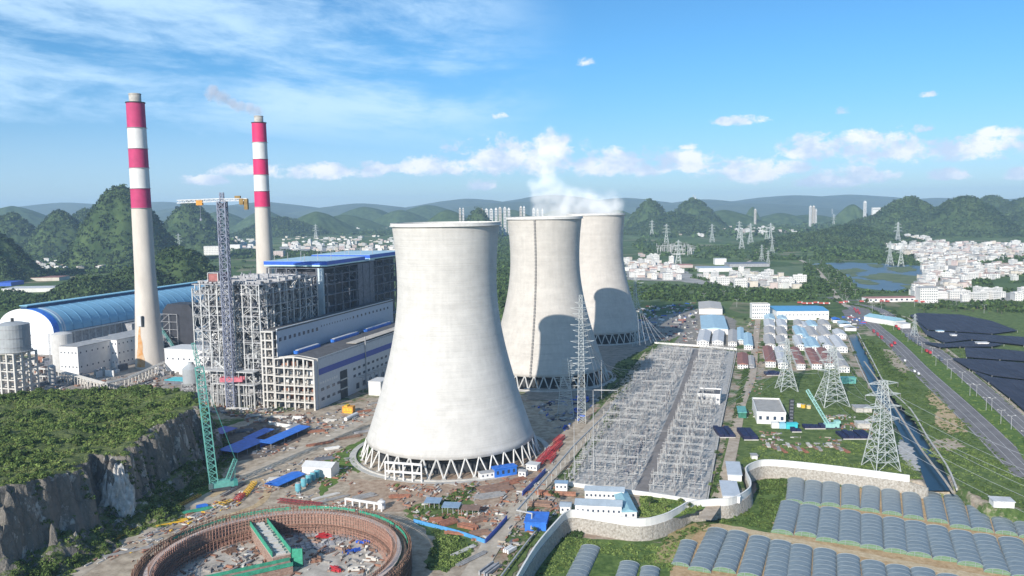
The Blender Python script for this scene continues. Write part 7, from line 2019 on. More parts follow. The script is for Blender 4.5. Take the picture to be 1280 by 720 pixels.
for (u, v) in ((1013,381),(1020,380),(1027,381),(1034,381),(1052,380),(1058,379),(1078,378.5),(1084,378),(1103,378),(1110,378.5),(1146,378),(1154,379),(1000,380),(1006,381)): drop(tr3, u, v, R(3))
for (u, v) in ((1131,452.5),(1148,469),(1143,466),(1064,396),(1060,399),(1071,402),(1063,404)): drop(va, u, v, ta_)
lamp = thing('street_lamp', 'white street lamp with two arms along the avenue', 'street lamp', (0, 0, 0), 0, 'street lamps along the avenue')
mb = MB(); mb.cyl(0, 0, 0, 11, .22, .14, 6); mb.build('pole', M_galv2, lamp)
for s in (-1, 1):
    mb = MB(); mb.tube([(0, 0, 10.6), (s*1.2, 0, 11.3), (s*2.6, 0, 11.5)], .12, 5); a_ = mb.build('arm', M_galv2, lamp); mb = MB(); mb.box(s*2.5-.5, -.25, 11.35, s*2.5+.5, .25, 11.6); mb.build('lamp_head', M_whitew, a_)
reg(lamp); first = True
for k, (a, b) in enumerate(MEDIAN[::3]):
    c = (a+b)/2
    if first: lamp.location = (c.x, c.y, .5); first = False
    else: copy_tree(lamp, loc=(c.x, c.y, .5), rz=ta_+math.pi/2)
for dd in (12.5,):
    for q in offs(AVS2, -dd)[::3]: copy_tree(lamp, loc=(q.x, q.y, .3), rz=ta_+math.pi/2)
lp2 = copy_tree(lamp, loc=(*G(1002,326).xy, 0), label='white street lamp along the tree lined country road'); lp2['group'] = 'street lamps along the country road'
KIDS[lp2.name] = list(lp2.children)
for (u, v) in ((1012,330),(1020,335),(1028,342),(1036,349),(1044,356),(1050,362),(1057,370),(1026,331),(1036,337),(1047,345),(1056,353),(1063,362),(1069,371),(905,373),(880,376),(921,384),(932,372),(1102,386),(1143,384),(1160,383),(1195,386),(1230,392)):
    p = G(u, v); copy_tree(lp2, loc=(p.x, p.y, 0), sc=1.25)
# ================================================================== towns and villages on the plain
def poly_points(pxs, n, seed, zg=0.0, mind=None):
    """random ground points inside a pixel polygon, even in the photograph's plane of ground"""
    poly = [G(u, v, zg) for u, v in pxs]; xs_ = [p.x for p in poly]; ys_ = [p.y for p in poly]
    rg_ = np.random.default_rng(seed); out = []
    pp = [(p.x, p.y) for p in poly]; tries = 0
    # sample evenly in image so that far parts are filled as densely as they look
    us = [p[0] for p in pxs]; vs = [p[1] for p in pxs]
    while len(out) < n and tries < n*60:
        u, v = rg_.uniform(min(us), max(us), 400), rg_.uniform(min(vs), max(vs), 400)
        ok = inside(u, v, pxs)
        for a, b in zip(u[ok], v[ok]):
            p = G(a, b, zg); tries += 1
            if mind is None or all((p.x-q.x)**2+(p.y-q.y)**2 > mind*mind for q in out[-250:]): out.append(p)
            if len(out) >= n: break
        tries += 400
    return out
HM = [mat('render_white', (0.66,0.65,0.62), 0.9, 0.08, 0.1), mat('render_cream', (0.55,0.50,0.43), 0.9, 0.1, 0.1), mat('render_pink', (0.52,0.43,0.40), 0.9, 0.1, 0.1), mat('render_grey', (0.38,0.38,0.37), 0.9, 0.15, 0.1), mat('render_tile', (0.42,0.30,0.25), 0.9, 0.15, 0.1)]
def house_mesh(w, d, h, wall, roof, floors, kind='flat'):
    mb = MB(); mb.box(-w/2, -d/2, -1.5, w/2, d/2, h, 0)
    if kind == 'flat':
        mb.box(-w/2-.4, -d/2-.4, h, w/2+.4, d/2+.4, h+.35, 1)
        for (a, b, c, e) in ((-w/2,-d/2,w/2,-d/2+.4),(-w/2,d/2-.4,w/2,d/2),(-w/2,-d/2+.4,-w/2+.4,d/2-.4),(w/2-.4,-d/2+.4,w/2,d/2-.4)): mb.box(a, b, h+.35, c, e, h+1.3, 0)
        mb.box(-w*.15, 0, h+.35, w*.2, d*.35, h+3.1, 0); mb.box(-w*.15-.2, -.2, h+3.1, w*.2+.2, d*.35+.2, h+3.3, 1)
    else:
        g = d*.28; mb.add([(-w/2-.5,-d/2-.5,h),(w/2+.5,-d/2-.5,h),(w/2+.5,0,h+g),(-w/2-.5,0,h+g),(w/2+.5,d/2+.5,h),(-w/2-.5,d/2+.5,h)], [(0,1,2,3),(3,2,4,5),(0,3,5),(1,4,2),(0,5,4,1)], 1)
    fh = h/floors; nx = max(2, int(w/3.2))
    for f in range(floors):
        for i in range(nx):
            x = -w/2+w*(i+.5)/nx; z = fh*(f+.5); mb.box(x-.75, -d/2-.06, z-.7, x+.75, -d/2+.02, z+.7, 2)
        mb.box(-w/2-.03, -d/2-.35, fh*(f+1)-.25, w/2+.03, -d/2+.001, fh*(f+1)-.02, 0)
    ny = max(1, int(d/4))
    for f in range(floors):
        for i in range(ny):
            y = -d/2+d*(i+.5)/ny; z = fh*(f+.5)
            for s in (-1, 1): mb.box(min(s*w/2, s*(w/2+.06)), y-.7, z-.7, max(s*w/2, s*(w/2+.06)), y+.7, z+.7, 2)
    return mb
M_townground = mat('town_ground', (0.22,0.21,0.19), 0.95, col2=(0.42,0.40,0.37), scale=0.03, coord='World', detail=9)
for pp in ([(1090,292),(1150,293),(1183,305),(1290,303),(1290,322),(1196,333),(1160,331),(1140,318),(1100,308)],[(1140,374),(1152,350),(1164,332),(1200,331),(1245,333),(1240,350),(1210,352),(1204,366),(1290,366),(1290,376),(1180,379)],[(780,324),(850,333),(868,347),(1000,349),(1002,361),(890,357),(850,352),(784,350)],[(350,293),(500,296),(500,318),(350,314)],[(240,298),(322,296),(322,312),(240,305)]):
    land('town_ground', pp, M_townground, 6, 20)
PROTO = []
spec_h = [(12,11,10,0,3,'flat','white three storey house'),(16,12,13,0,4,'flat','wide white four storey house'),(11,10,7,1,2,'gable','cream house with pitched roof'),(20,11,10,2,3,'flat','pinkish rendered block'),(13,12,16,0,5,'flat','tall white village house'),(24,12,13,0,4,'flat','long white block'),(14,10,7,3,2,'gable','grey low house'),(30,14,9,1,3,'flat','long cream block')]
for (w, d, h, wi, fl_, kd, lab) in spec_h:
    o = house_mesh(w, d, h, HM[wi], None, fl_, kd).build('house', [HM[wi], (M_roofgrey if kd == 'flat' else HM[4]), mat('window_grey', (0.10,0.12,0.15), 0.4, 0.2, 0.5)]); PROTO.append((o, lab))
used_h = set(); NH = [0]
def village(pxs, n, seed, where, weights=None, rz0=0.0, sc=1.0, mind=14, z=0):
    rn = random.Random(seed); pts = poly_points(pxs, n, seed, 0.0, mind)
    for p in pts:
        i = rn.choices(range(len(PROTO)), weights or [6,6,3,2,4,3,2,1])[0]; src, lab = PROTO[i]
        if i in used_h: o = src.copy(); COL.objects.link(o)
        else: o = src; used_h.add(i)
        o.location = (p.x, p.y, z); o.rotation_euler = (0, 0, rz0+rn.choice([0, math.pi/2])*(rn.random() < .3)+rn.gauss(0, .18)); s = sc*rn.uniform(.85, 1.25); o.scale = (s, s, s*rn.uniform(.9, 1.15))
        tag(o, '%s %s' % (lab, where), 'house', 'houses %s' % where); NH[0] += 1
village([(782,326),(800,318),(835,326),(852,335),(850,350),(800,351),(784,345)], 34, 1, 'in the near village right of the cooling towers')
village([(868,349),(925,341),(1000,350),(1004,361),(960,362),(890,357)], 26, 2, 'in the white row beyond the tree belt', [6,7,0,0,4,5,0,0])
village([(1140,372),(1150,352),(1166,336),(1178,338),(1160,362),(1152,376)], 20, 3, 'along the left side of the town street', [6,6,0,2,6,2,0,0])
village([(1162,376),(1182,350),(1200,334),(1240,334),(1262,342),(1240,350),(1215,352),(1206,366),(1280,366),(1282,376),(1200,378)], 44, 4, 'in the town right of the street', [6,6,1,1,5,4,1,1])
village([(1262,330),(1285,330),(1285,352),(1262,350)], 8, 44, 'at the right edge of the town')
village([(1092,293),(1120,291),(1150,296),(1180,306),(1178,330),(1160,330),(1140,316),(1112,308),(1092,304)], 48, 5, 'in the upper town beyond the pond', None, 0, 1.1)
village([(1180,308),(1230,306),(1285,305),(1285,318),(1230,321),(1195,330),(1180,330)], 30, 6, 'in the far right part of the town', None, 0, 1.1)
village([(905,285),(940,284),(1000,290),(1002,294),(960,294),(910,292)], 20, 7, 'in the distant village between the hills', None, 0, 1.6)
village([(830,290),(862,289),(885,292),(880,296),(835,295)], 10, 8, 'in the small distant village under the pointed hills', None, 0, 1.5)
village([(366,284),(420,285),(480,284),(480,290),(420,291),(368,289)], 18, 9, 'in the pale row below the far left hills', [2,2,0,1,1,6,0,4], 0, 2.2)
village([(350,296),(420,296),(500,300),(500,318),(430,314),(350,316)], 40, 10, 'on the plain behind the boiler houses', [4,4,1,3,2,4,1,3], 0, 1.2)
village([(240,297),(318,296),(320,312),(296,308),(262,306),(240,303)], 14, 11, 'beyond the hill left of the tower crane', [4,4,1,1,2,4,1,3], 0, 1.2)
village([(42,332),(85,331),(138,327),(138,335),(85,338),(44,338)], 16, 12, 'in the small village left of the near chimney')
print('houses', NH[0])
# far houses beyond the count, one mass
mb = MB(); rn = random.Random(9)
for pxs, n, sc in (([(1092,292),(1150,295),(1185,306),(1285,304),(1285,322),(1195,333),(1160,331),(1100,306)], 420, 1.2), ([(1166,372),(1185,348),(1205,332),(1285,332),(1285,345),(1215,350),(1195,375)], 220, 1.0), ([(782,324),(850,332),(850,350),(784,347)], 70, 1), ([(868,349),(925,341),(1000,350),(1004,361),(960,362),(890,357)], 50, 1), ([(60,300),(200,296),(300,298),(300,304),(100,308)], 70, 1.6), ([(500,286),(640,284),(640,292),(500,296)], 60, 1.8), ([(350,292),(500,296),(500,318),(350,314)], 130, 1.3), ([(240,298),(320,296),(320,312),(240,304)], 50, 1.4), ([(366,284),(480,284),(480,290),(368,289)], 50, 2.0), ([(40,326),(140,325),(138,336),(42,339)], 40, 1.1), ([(1155,330),(1180,336),(1172,352),(1150,372),(1142,370),(1152,348)], 70, 1.1), ([(900,284),(1000,289),(1002,293),(905,291)], 30, 1.6), ([(1240,268),(1285,290),(1285,300),(1250,296)], 10, 1.4)):
    for p in poly_points(pxs, n, int(pxs[0][0])+77):
        w, d, h = rn.uniform(8, 20)*sc, rn.uniform(8, 14)*sc, rn.uniform(5, 14)*sc; mb.box(p.x-w/2, p.y-d/2, -1, p.x+w/2, p.y+d/2, h, rn.choice([0, 0, 0, 1, 2, 3]), rn.gauss(0, .25), (p.x, p.y))
        mb.box(p.x-w/2-.5, p.y-d/2-.5, h, p.x+w/2+.5, p.y+d/2+.5, h+.4, rn.choice([3, 3, 1, 4]), 0)
tag(mb.build('distant_houses', HM), 'scattered mass of small pale distant houses filling the towns', 'houses', kind='stuff')
# sheds and halls of the middle distance
bld('grey_hall', 'big grey roofed hall behind the near village', 'building', 874, 340, 915, 333, 70, M_whitew, M_gb, rz=R(-3), height=10)
bld('grey_hall', 'broad dark and grey roofed hall at the right of the village halls', 'building', 912, 334, 962, 330, 70, M_steel2, mat('dark_slate', (0.16,0.18,0.22), 0.7, 0.2, 0.1), rz=R(-2), height=9)
bld('white_hall', 'white end block between the grey roofed halls', 'building', 894, 331, 908, 323, 30, M_whitew, M_dw, rz=R(-3), height=18)
bld('red_roof_hall', 'hall with faded red roof at the back of the near village', 'building', 830, 335, 866, 329, 40, HM[2], mat('faded_red_roof', (0.42,0.20,0.17), 0.8, 0.2, 0.1), rz=R(-3), height=8)
bld('red_roof_hall', 'pink walled hall left of the faded red roofed hall', 'building', 812, 338, 838, 333, 34, HM[2], mat('faded_red_roof', (0.42,0.20,0.17)), rz=R(-3), height=8)
bld('gate_canopy', 'low hall with red brown canopy roof at the crossroads below the pond', 'building', 1085, 378, 1150, 371, 26, M_whitew, mat('faded_red_roof', (0.42,0.20,0.17)), rz=R(1), height=7, win=(1,10,4,3))
bld('apartment_block', 'white flats with balcony bands at the foot of the town street', 'building', 1150, 379, 1172, 360, 26, HM[0], M_roofgrey, rz=R(-8), win=(6,8,1.8,1.6), side_wins=5)
bld('apartment_block', 'white flats left of the tower crane behind the hill', 'building', 255, 319, 277, 308, 30, HM[0], M_dw, rz=R(-4), win=(5,11,2.2,1.8))
bld('white_hall', 'white hall right of the flats behind the tower crane', 'building', 286, 313, 300, 306, 30, HM[0], M_dw, rz=R(-4))
bld('pink_block', 'pink white block on the plain just behind the boiler frames', 'building', 342, 322, 354, 314, 26, HM[2], M_dw, rz=R(-4), win=(3,5,2,1.8))
bld('school_block', 'white school like block on the small hill in the right half of the town', 'building', 1222, 348, 1250, 342, 20, HM[0], M_redroof, rz=R(-4), win=(3,9,2,1.6))
for k, (u, v, u1, lab) in enumerate(((-6,358,14,'dark blue roofed works hall at the left edge'),(14,352,74,'long pale workshop with red brown roof at the left'),(2,366,70,'low white roofed workshop at the left behind the shed'))):
    bld('workshop', lab, 'building', u, v, u1, v-6, 60, (M_blue, HM[1], HM[0])[k], (M_blue, M_redroof, M_dw)[k], rz=R(2), height=9)
# high rise towers
for k, (u, w_, v, vt) in enumerate(((575,2.4,279,261),(579,2.0,279,261),(620,3,282,261),(625,3.5,282,260),(631,3.5,284,260),(636,3.2,284,261),(602,4,276,262),(608,4,276,262),(614,4,277,262),(651,3,277,259),(655,2.4,277,259),(667,3,277,261),(672,2.4,277,262),(678,2,277,262),(1013,2.4,270,258),(1017,2.4,270,258),(1081,3,263,252),(1020,1.6,268,262),(944,2.2,272,262))):
    D = 4900 if u < 700 else 6300; p = P(u, 262, D); p.z = 0; pt = P(u, vt, D); Wd = w_/F_PX*D
    lab = 'white high rise tower, number %d from the left behind the cooling towers' % (k+1) if False else ('slim white tower block beyond the cooling towers' if u < 700 else 'slim white tower block between the far right hills')
    t = thing('tower_block', lab, 'tower block', (p.x, p.y, -5), 0, 'tower blocks behind the cooling towers' if u < 700 else 'tower blocks between the hills'); H = pt.z+5
    mb = MB(); mb.box(-Wd/2, -8, 0, Wd/2, 8, H); mb.build('wall', HM[0] if k % 3 else HM[1], t)
    mb = MB(); 
    for j in range(int(H/9)): mb.box(-Wd*.42, -8.25, j*9+3, Wd*.42, -8.02, j*9+7)
    mb.build('window_bands', mat('window_grey', (0.10,0.12,0.15)), t)['kind'] = 'stuff'
    mb = MB(); mb.box(-Wd*.25, -4, H, Wd*.25, 4, H+6); mb.build('roof_block', HM[0], t)
pz = P(1100, 262, 6400); t = thing('long_building', 'long white building on a saddle between the far right hills', 'building', (pz.x, pz.y, 0)); mb = MB(); mb.box(-62, -10, 0, 62, 10, pz.z+16); mb.build('wall', HM[0], t)
mb = MB(); mb.box(-60, -10.3, pz.z, 60, -10.02, pz.z+6); mb.build('window_band', M_roofgrey, t)
# hilltop masts
for k, (u, v0, D, h) in enumerate(((866.5,248,5800,30),(869,248,5800,26),(204,0,0,0))):
    if not h: continue
    p = P(u, v0, D); t = thing('hilltop_mast', ('left','right')[k]+' slim white mast on top of the pointed hill', 'mast', (p.x, p.y, p.z-4)); mb = MB(); mb.cyl(0, 0, 0, h, 2.2, 1.2, 6); mb.build('shaft', HM[0], t); mb = MB(); mb.box(-4, -4, 0, 4, 4, 5); mb.build('base', HM[0], t)
# far substation: forest of pale posts
t = thing('far_switchyard', 'distant switchyard of pale posts on the plain beyond the village', 'switchyard', (*G(845,318).xy, 0))
mb = MB(); rn = random.Random(3); o0 = G(845,318)
for p in poly_points([(818,311),(858,310),(870,318),(862,320),(822,318)], 90, 5):
    h = rn.uniform(12, 26); q = p-o0; mb.beam((q.x, q.y, 0), (q.x, q.y, h), 1.3)
    if rn.random() < .4: mb.beam((q.x, q.y, h), (q.x+rn.uniform(14, 30), q.y, h), 1.0)
o = mb.build('posts', M_galv2, t); o['kind'] = 'stuff'
mb = MB(); mb.box(-60, -1, 0, 60, 1, 3); mb.build('wall', HM[0], t)
# ================================================================== vegetation
def leaf_mat(name, c1, c2, island=.35, sc=0.02):
    return mat(name, c1, 0.9, col2=c2, scale=sc, coord='World', detail=6, island=island, spec=0.15)
M_leaf = leaf_mat('leaf_green', (0.050,0.090,0.024), (0.120,0.170,0.046), .45, .12)
M_leafd = leaf_mat('leaf_dark', (0.032,0.062,0.020), (0.080,0.125,0.036), .4, .1)
M_leafb = leaf_mat('leaf_bright', (0.095,0.150,0.036), (0.205,0.265,0.078), .35, .15)
M_hillf = leaf_mat('hill_leaf', (0.026,0.050,0.019), (0.074,0.112,0.040), .40, .006)
M_olive = leaf_mat('leaf_olive', (0.105,0.135,0.040), (0.215,0.235,0.085), .35, .15)
M_bark = mat('bark', (0.14,0.11,0.085), 0.95, 0.2, 1.0)
def clumps(name, pts, r, k, m_, label=None, cat='scrub', parent=None, flat=.75, leaf=.42, seed=3, kind='stuff', jit=.35):
    """each clump: k leaf-cluster triangles spread over and inside a dome"""
    rg_ = np.random.default_rng(seed); C = np.asarray(pts, np.float32).reshape(-1, 3); n = len(C)
    if n == 0: return None
    rr = (np.asarray(r, np.float32) if np.ndim(r) else np.full(n, r, np.float32))*rg_.uniform(1-jit, 1+jit, n)
    d = rg_.normal(size=(n, k, 3)); d[..., 2] = np.abs(d[..., 2])*1.0-.15; d /= np.linalg.norm(d, axis=-1, keepdims=True)
    rad = rg_.uniform(.62, 1.05, (n, k, 1)); ctr = d*rad*rr[:, None, None]; ctr[..., 2] *= flat
    # facing mostly outward, tilted at random
    nrm = d+rg_.normal(size=(n, k, 3))*.55; nrm /= np.linalg.norm(nrm, axis=-1, keepdims=True)
    t1 = np.cross(nrm, rg_.normal(size=(n, k, 3))); t1 /= np.linalg.norm(t1, axis=-1, keepdims=True); t2 = np.cross(nrm, t1)
    s = (leaf*rr)[:, None, None]*rg_.uniform(.6, 1.3, (n, k, 1))
    base = C[:, None, :]+ctr
    v0 = base+t1*s; v1 = base-t1*s*.6+t2*s*.9; v2 = base-t1*s*.5-t2*s*.9
    V = np.stack([v0, v1, v2], 2).reshape(-1, 3); Ft = np.arange(len(V)).reshape(-1, 3)
    o = mesh_np(name, V, None, Ft, [m_], parent)
    if label: tag(o, label, cat, kind=kind)
    elif kind == 'stuff' and parent is None: tag(o, kind=kind)
    return o
def world_points(pxs, spacing, seed, zg=0.0, cap=60000, jitz=0):
    poly = [G(u, v, zg) for u, v in pxs]; pp = [(p.x, p.y) for p in poly]
    x0, x1 = min(p[0] for p in pp), max(p[0] for p in pp); y0, y1 = min(p[1] for p in pp), max(p[1] for p in pp)
    n = int(min(cap, (x1-x0)*(y1-y0)/spacing**2)); rg_ = np.random.default_rng(seed)
    X, Y = rg_.uniform(x0, x1, n), rg_.uniform(y0, y1, n); ok = inside(X, Y, pp)
    dens = fbm(X, Y, 1/(spacing*9), 3, seed*.7); ok &= dens > .38+rg_.uniform(-.12, .12, n)
    return np.stack([X[ok], Y[ok], np.full(ok.sum(), zg, float)], -1)
# forest over the hills
HP = []; HRR = []
for (X, Y, z, prof) in HILLS:
    D = Y.mean()
    if D > 6000: continue
    sp = 8.5 if D < 2600 else (12 if D < 4000 else 15.5)
    ny, nx = X.shape; cell = abs(X[0,1]-X[0,0])*abs(Y[1,0]-Y[0,0]); per = cell*1.25/sp**2
    rg_ = np.random.default_rng(int(D)); m_ = (z > 3)
    # drop far sides that never show
    I, J = np.nonzero(m_[:-1, :-1]); kk = rg_.poisson(per, len(I)); I = np.repeat(I, kk); J = np.repeat(J, kk)
    fx, fy = rg_.uniform(0, 1, len(I)), rg_.uniform(0, 1, len(I))
    px_ = X[I, J]+(X[I, J+1]-X[I, J])*fx; py_ = Y[I, J]+(Y[I+1, J]-Y[I, J])*fy
    pz_ = z[I, J]*(1-fx)*(1-fy)+z[I, J+1]*fx*(1-fy)+z[I+1, J]*(1-fx)*fy+z[I+1, J+1]*fx*fy
    keep = py_ < Y.mean()+ (Y.max()-Y.mean())*.25
    HP.append(np.stack([px_, py_, pz_], -1)[keep]); HRR.append(np.full(keep.sum(), sp*.68))
HP = np.concatenate(HP); HRR = np.concatenate(HRR); print('hill clumps', len(HP))
clumps('hill_forest', HP, HRR, 13, M_hillf, flat=1.0, leaf=.44, seed=5, jit=.6)
# belts and woods on the plain
belts = [([(800,352),(850,358),(900,357),(960,364),(1010,368),(1010,376),(900,377),(800,376),(786,366)], 11, 5.5),
 ([(1006,330),(1016,334),(1040,362),(1048,378),(1030,378),(1000,370),(1004,352)], 9, 5.5),([(1028,328),(1062,350),(1072,372),(1062,374),(1040,350),(1024,332)], 7, 4.6),
 ([(790,300),(830,300),(880,310),(1000,308),(1080,300),(1090,312),(1010,326),(930,326),(860,322),(790,318)], 40, 9),
 ([(1180,378),(1280,378),(1290,392),(1220,388),(1150,388)], 10, 5),([(1218,322),(1245,318),(1285,318),(1285,332),(1260,333),(1225,332)], 11, 6),([(1215,352),(1235,351),(1240,360),(1222,366),(1208,360)], 9, 5.5),
 ([(0,362),(60,372),(80,358),(150,352),(200,348),(205,366),(120,376),(60,388),(0,398)], 9, 6),([(0,318),(60,316),(200,322),(240,330),(240,340),(140,342),(40,346),(0,350)], 27, 9),
 ([(290,312),(500,318),(500,324),(400,322),(290,324)], 16, 7),([(300,284),(500,288),(500,296),(300,294)], 50, 13),([(500,275),(640,280),(640,300),(620,320),(500,296)], 30, 12),
 ([(618,300),(640,300),(634,420),(624,380)], 12, 6),([(780,276),(1280,280),(1280,296),(780,298)], 80, 18),([(0,300),(300,300),(300,312),(0,314)], 70, 16),
 ([(870,362),(960,366),(1000,372),(1000,378),(870,377)], 8, 4.5),([(1100,312),(1150,318),(1165,330),(1140,332),(1100,330)], 26, 8),([(1020,300),(1095,306),(1110,316),(1095,326),(1020,322)], 22, 10)]
P_, R_ = [], []
for k, (pp, sp, r) in enumerate(belts):
    q = world_points(pp, sp, 100+k); P_.append(q); R_.append(np.full(len(q), r))
P_ = np.concatenate(P_); R_ = np.concatenate(R_); print('belt clumps', len(P_))
clumps('woodland', P_, R_, 20, M_leafd, flat=1.1, leaf=.48, seed=6, jit=.6)
# thin lines of bushes between fields
ln = []; rn = random.Random(12)
for _ in range(150):
    u, v = rn.uniform(0, 1280), rn.choice([rn.uniform(285, 330), rn.uniform(300, 380)])
    if 470 < u < 790 and v > 300: continue
    a = G(u, v); th_ = rn.choice([.3, .3, 1.85, -.2])+rn.uniform(-.1, .1); l = rn.uniform(60, 420)
    for k in range(int(l/9)): ln.append((a.x+math.cos(th_)*k*9+rn.uniform(-3, 3), a.y+math.sin(th_)*k*9+rn.uniform(-3, 3), 0))
ln = np.array(ln); ok = sdist(ln[:,0], ln[:,1], POND) < -5; ok &= ln[:,1] > 1330
clumps('field_hedges', ln[ok], 5.5, 14, M_leafd, flat=1.0, leaf=.55, seed=7)
# scrub on the mound
X, Y, z, t_, tal_ = MOUND
sl_ = np.gradient(z, axis=1)/1.15; sy_ = np.gradient(z, axis=0)/1.15; steep = np.hypot(sl_, sy_)
ok = (t_ >= .97) & (steep < .9) & (fbm(X, Y, 1/14., 3, 33.) > .40)
I, J = np.nonzero(ok); rg_ = np.random.default_rng(3); sel = rg_.choice(len(I), min(len(I), 5200), replace=False)
clumps('mound_scrub', np.stack([X[I[sel], J[sel]], Y[I[sel], J[sel]], z[I[sel], J[sel]]], -1), 1.6, 46, M_leafb, flat=.8, leaf=.32, seed=8)
sel = rg_.choice(len(I), min(len(I), 6500), replace=False)
clumps('mound_scrub', np.stack([X[I[sel], J[sel]], Y[I[sel], J[sel]], z[I[sel], J[sel]]], -1), 1.0, 30, M_olive, flat=.8, leaf=.34, seed=9)
sel = rg_.choice(len(I), min(len(I), 420), replace=False)
clumps('mound_scrub', np.stack([X[I[sel], J[sel]], Y[I[sel], J[sel]], z[I[sel], J[sel]]+.8], -1), 3.0, 120, M_leaf, flat=.85, leaf=.22, seed=10)
ok = (tal_ > .05) & (t_ < .12) & (fbm(X, Y, 1/10., 3, 51.) > .35); I, J = np.nonzero(ok); sel = rg_.choice(len(I), min(len(I), 2600), replace=False)
clumps('talus_bushes', np.stack([X[I[sel], J[sel]], Y[I[sel], J[sel]], z[I[sel], J[sel]]], -1), 1.7, 40, M_leaf, flat=.85, leaf=.3, seed=15)
ok = (t_ > .2) & (t_ < .97) & (fbm(X, Y, 1/8., 3, 37.) > .60); I, J = np.nonzero(ok); sel = rg_.choice(len(I), min(len(I), 900), replace=False)
clumps('cliff_bushes', np.stack([X[I[sel], J[sel]], Y[I[sel], J[sel]], z[I[sel], J[sel]]], -1), 1.5, 40, M_leaf, flat=.8, leaf=.3, seed=11)
# scrub by pixel areas of the works: (polygon, spacing, radius, tris, material, base height)
areas = [([(0,700),(60,690),(110,672),(100,700),(40,730),(0,740)], 2.2, 1.9, 40, M_leaf, 4),
 ([(60,730),(130,670),(180,645),(230,612),(268,590),(280,600),(190,655),(110,705),(70,735)], 2.0, 1.6, 36, M_leafb, 0),
 ([(70,712),(130,655),(170,640),(205,612),(240,590),(268,568),(275,586),(225,612),(180,642),(125,672)], 2.3, 2.0, 40, M_leafd, 0),
 ([(505,645),(530,640),(545,675),(530,712),(560,715),(598,680),(560,668),(560,652),(600,640)], 2.0, 1.2, 36, M_leaf, 0),
 ([(545,672),(575,672),(590,690),(560,715),(540,700)], 1.9, 1.6, 40, M_leafb, 0),
 ([(508,640),(545,640),(590,620),(600,610),(575,612),(540,628)], 2.2, 1.5, 36, M_leaf, 0),
 ([(440,560),(452,580),(448,592),(425,585),(400,590),(470,560)], 2.2, .8, 24, M_leafb, 0),
 ([(803,622),(880,632),(848,646),(815,649),(800,645)], 1.5, 1.7, 44, M_leafb, 0),
 ([(884,632),(918,520),(935,440),(942,440),(928,500),(905,560),(896,632)], 2.6, 1.8, 40, M_leafd, 0),
 ([(704,604),(740,545),(770,505),(775,515),(716,602)], 2.2, 1.4, 34, M_leaf, 0),
 ([(745,505),(770,455),(820,428),(845,425),(810,445),(780,500)], 3.0, 1.4, 24, M_leafd, 0),
 ([(930,560),(1060,552),(1130,560),(1150,600),(1070,588),(1000,580),(950,576),(928,580)], 2.0, 1.0, 26, M_leafb, 0),
 ([(935,480),(1060,460),(1090,490),(1110,525),(1060,520),(1000,500),(960,500)], 3.2, 1.0, 22, M_leaf, 0),
 ([(1095,470),(1110,478),(1140,520),(1160,545),(1200,606),(1230,625),(1290,640),(1285,600),(1200,520),(1150,470),(1110,430),(1080,425)], 3.4, 1.3, 26, M_leaf, 0),
 ([(1150,560),(1200,600),(1280,632),(1280,600),(1215,560)], 2.6, 1.0, 26, M_leafb, 0),
 ([(1076,425),(1090,425),(1130,470),(1150,490),(1120,485)], 3.2, 1.6, 30, M_leafd, 0),
 ([(1150,392),(1200,430),(1280,500),(1290,530),(1230,480),(1180,440),(1130,400)], 4.0, 1.2, 22, M_leaf, 0),
 ([(690,650),(720,655),(740,660),(700,700),(680,720),(660,720)], 2.2, 1.4, 34, M_leafd, LOWZ),
 ([(700,672),(760,680),(830,684),(862,676),(838,715),(812,706),(740,690),(700,720),(680,720)], 1.7, 1.3, 34, M_leafb, LOWZ),
 ([(720,672),(840,682),(905,650),(935,642),(975,640),(965,664),(900,654),(860,662),(820,680)], 1.9, 1.5, 36, M_leaf, LOWZ),
 ([(945,602),(985,600),(988,625),(975,655),(955,655),(950,630)], 1.6, 1.7, 40, M_leaf, LOWZ),
 ([(838,640),(905,634),(935,625),(937,640),(900,650),(850,655)], 2.3, 1.5, 34, M_leafd, LOWZ),
 ([(1140,612),(1200,612),(1290,640),(1290,655),(1240,632),(1180,622)], 2.2, 1.1, 26, M_leafb, LOWZ+1),
 ([(985,598),(1160,615),(1160,620),(985,603)], 1.6, 1.0, 26, M_leaf, LOWZ),
 ([(640,690),(672,664),(690,652),(655,695),(625,722),(615,722)], 1.9, 1.0, 28, M_leaf, 0)]
for k, (pp, sp, r, kt, m_, zg) in enumerate(areas):
    q = world_points(pp, sp, 300+k, zg); q = np.array(q)
    if len(q): clumps('scrub', q, r, kt, m_, flat=.85, leaf=.34, seed=400+k)
# median and avenue hedges
md = []
for a, b in MEDIAN:
    for _ in range(9): f = rn.uniform(.12, .88); q = a+(b-a)*f; md.append((q.x+rn.uniform(-4, 4), q.y+rn.uniform(-4, 4), .5))
md2 = []
clumps('median_planting', md, .9, 24, M_leafb, flat=.7, leaf=.35, seed=21)
for a, b in zip(AVS2[:9], AVS2[1:10]):
    for _ in range(14): f = rn.random(); q = a+(b-a)*f; md2.append((q.x-13+rn.uniform(-2, 2), q.y-5+rn.uniform(-2, 2), .5))
clumps('avenue_hedge', md2, 2.0, 34, M_leafd, flat=.9, leaf=.34, seed=22)
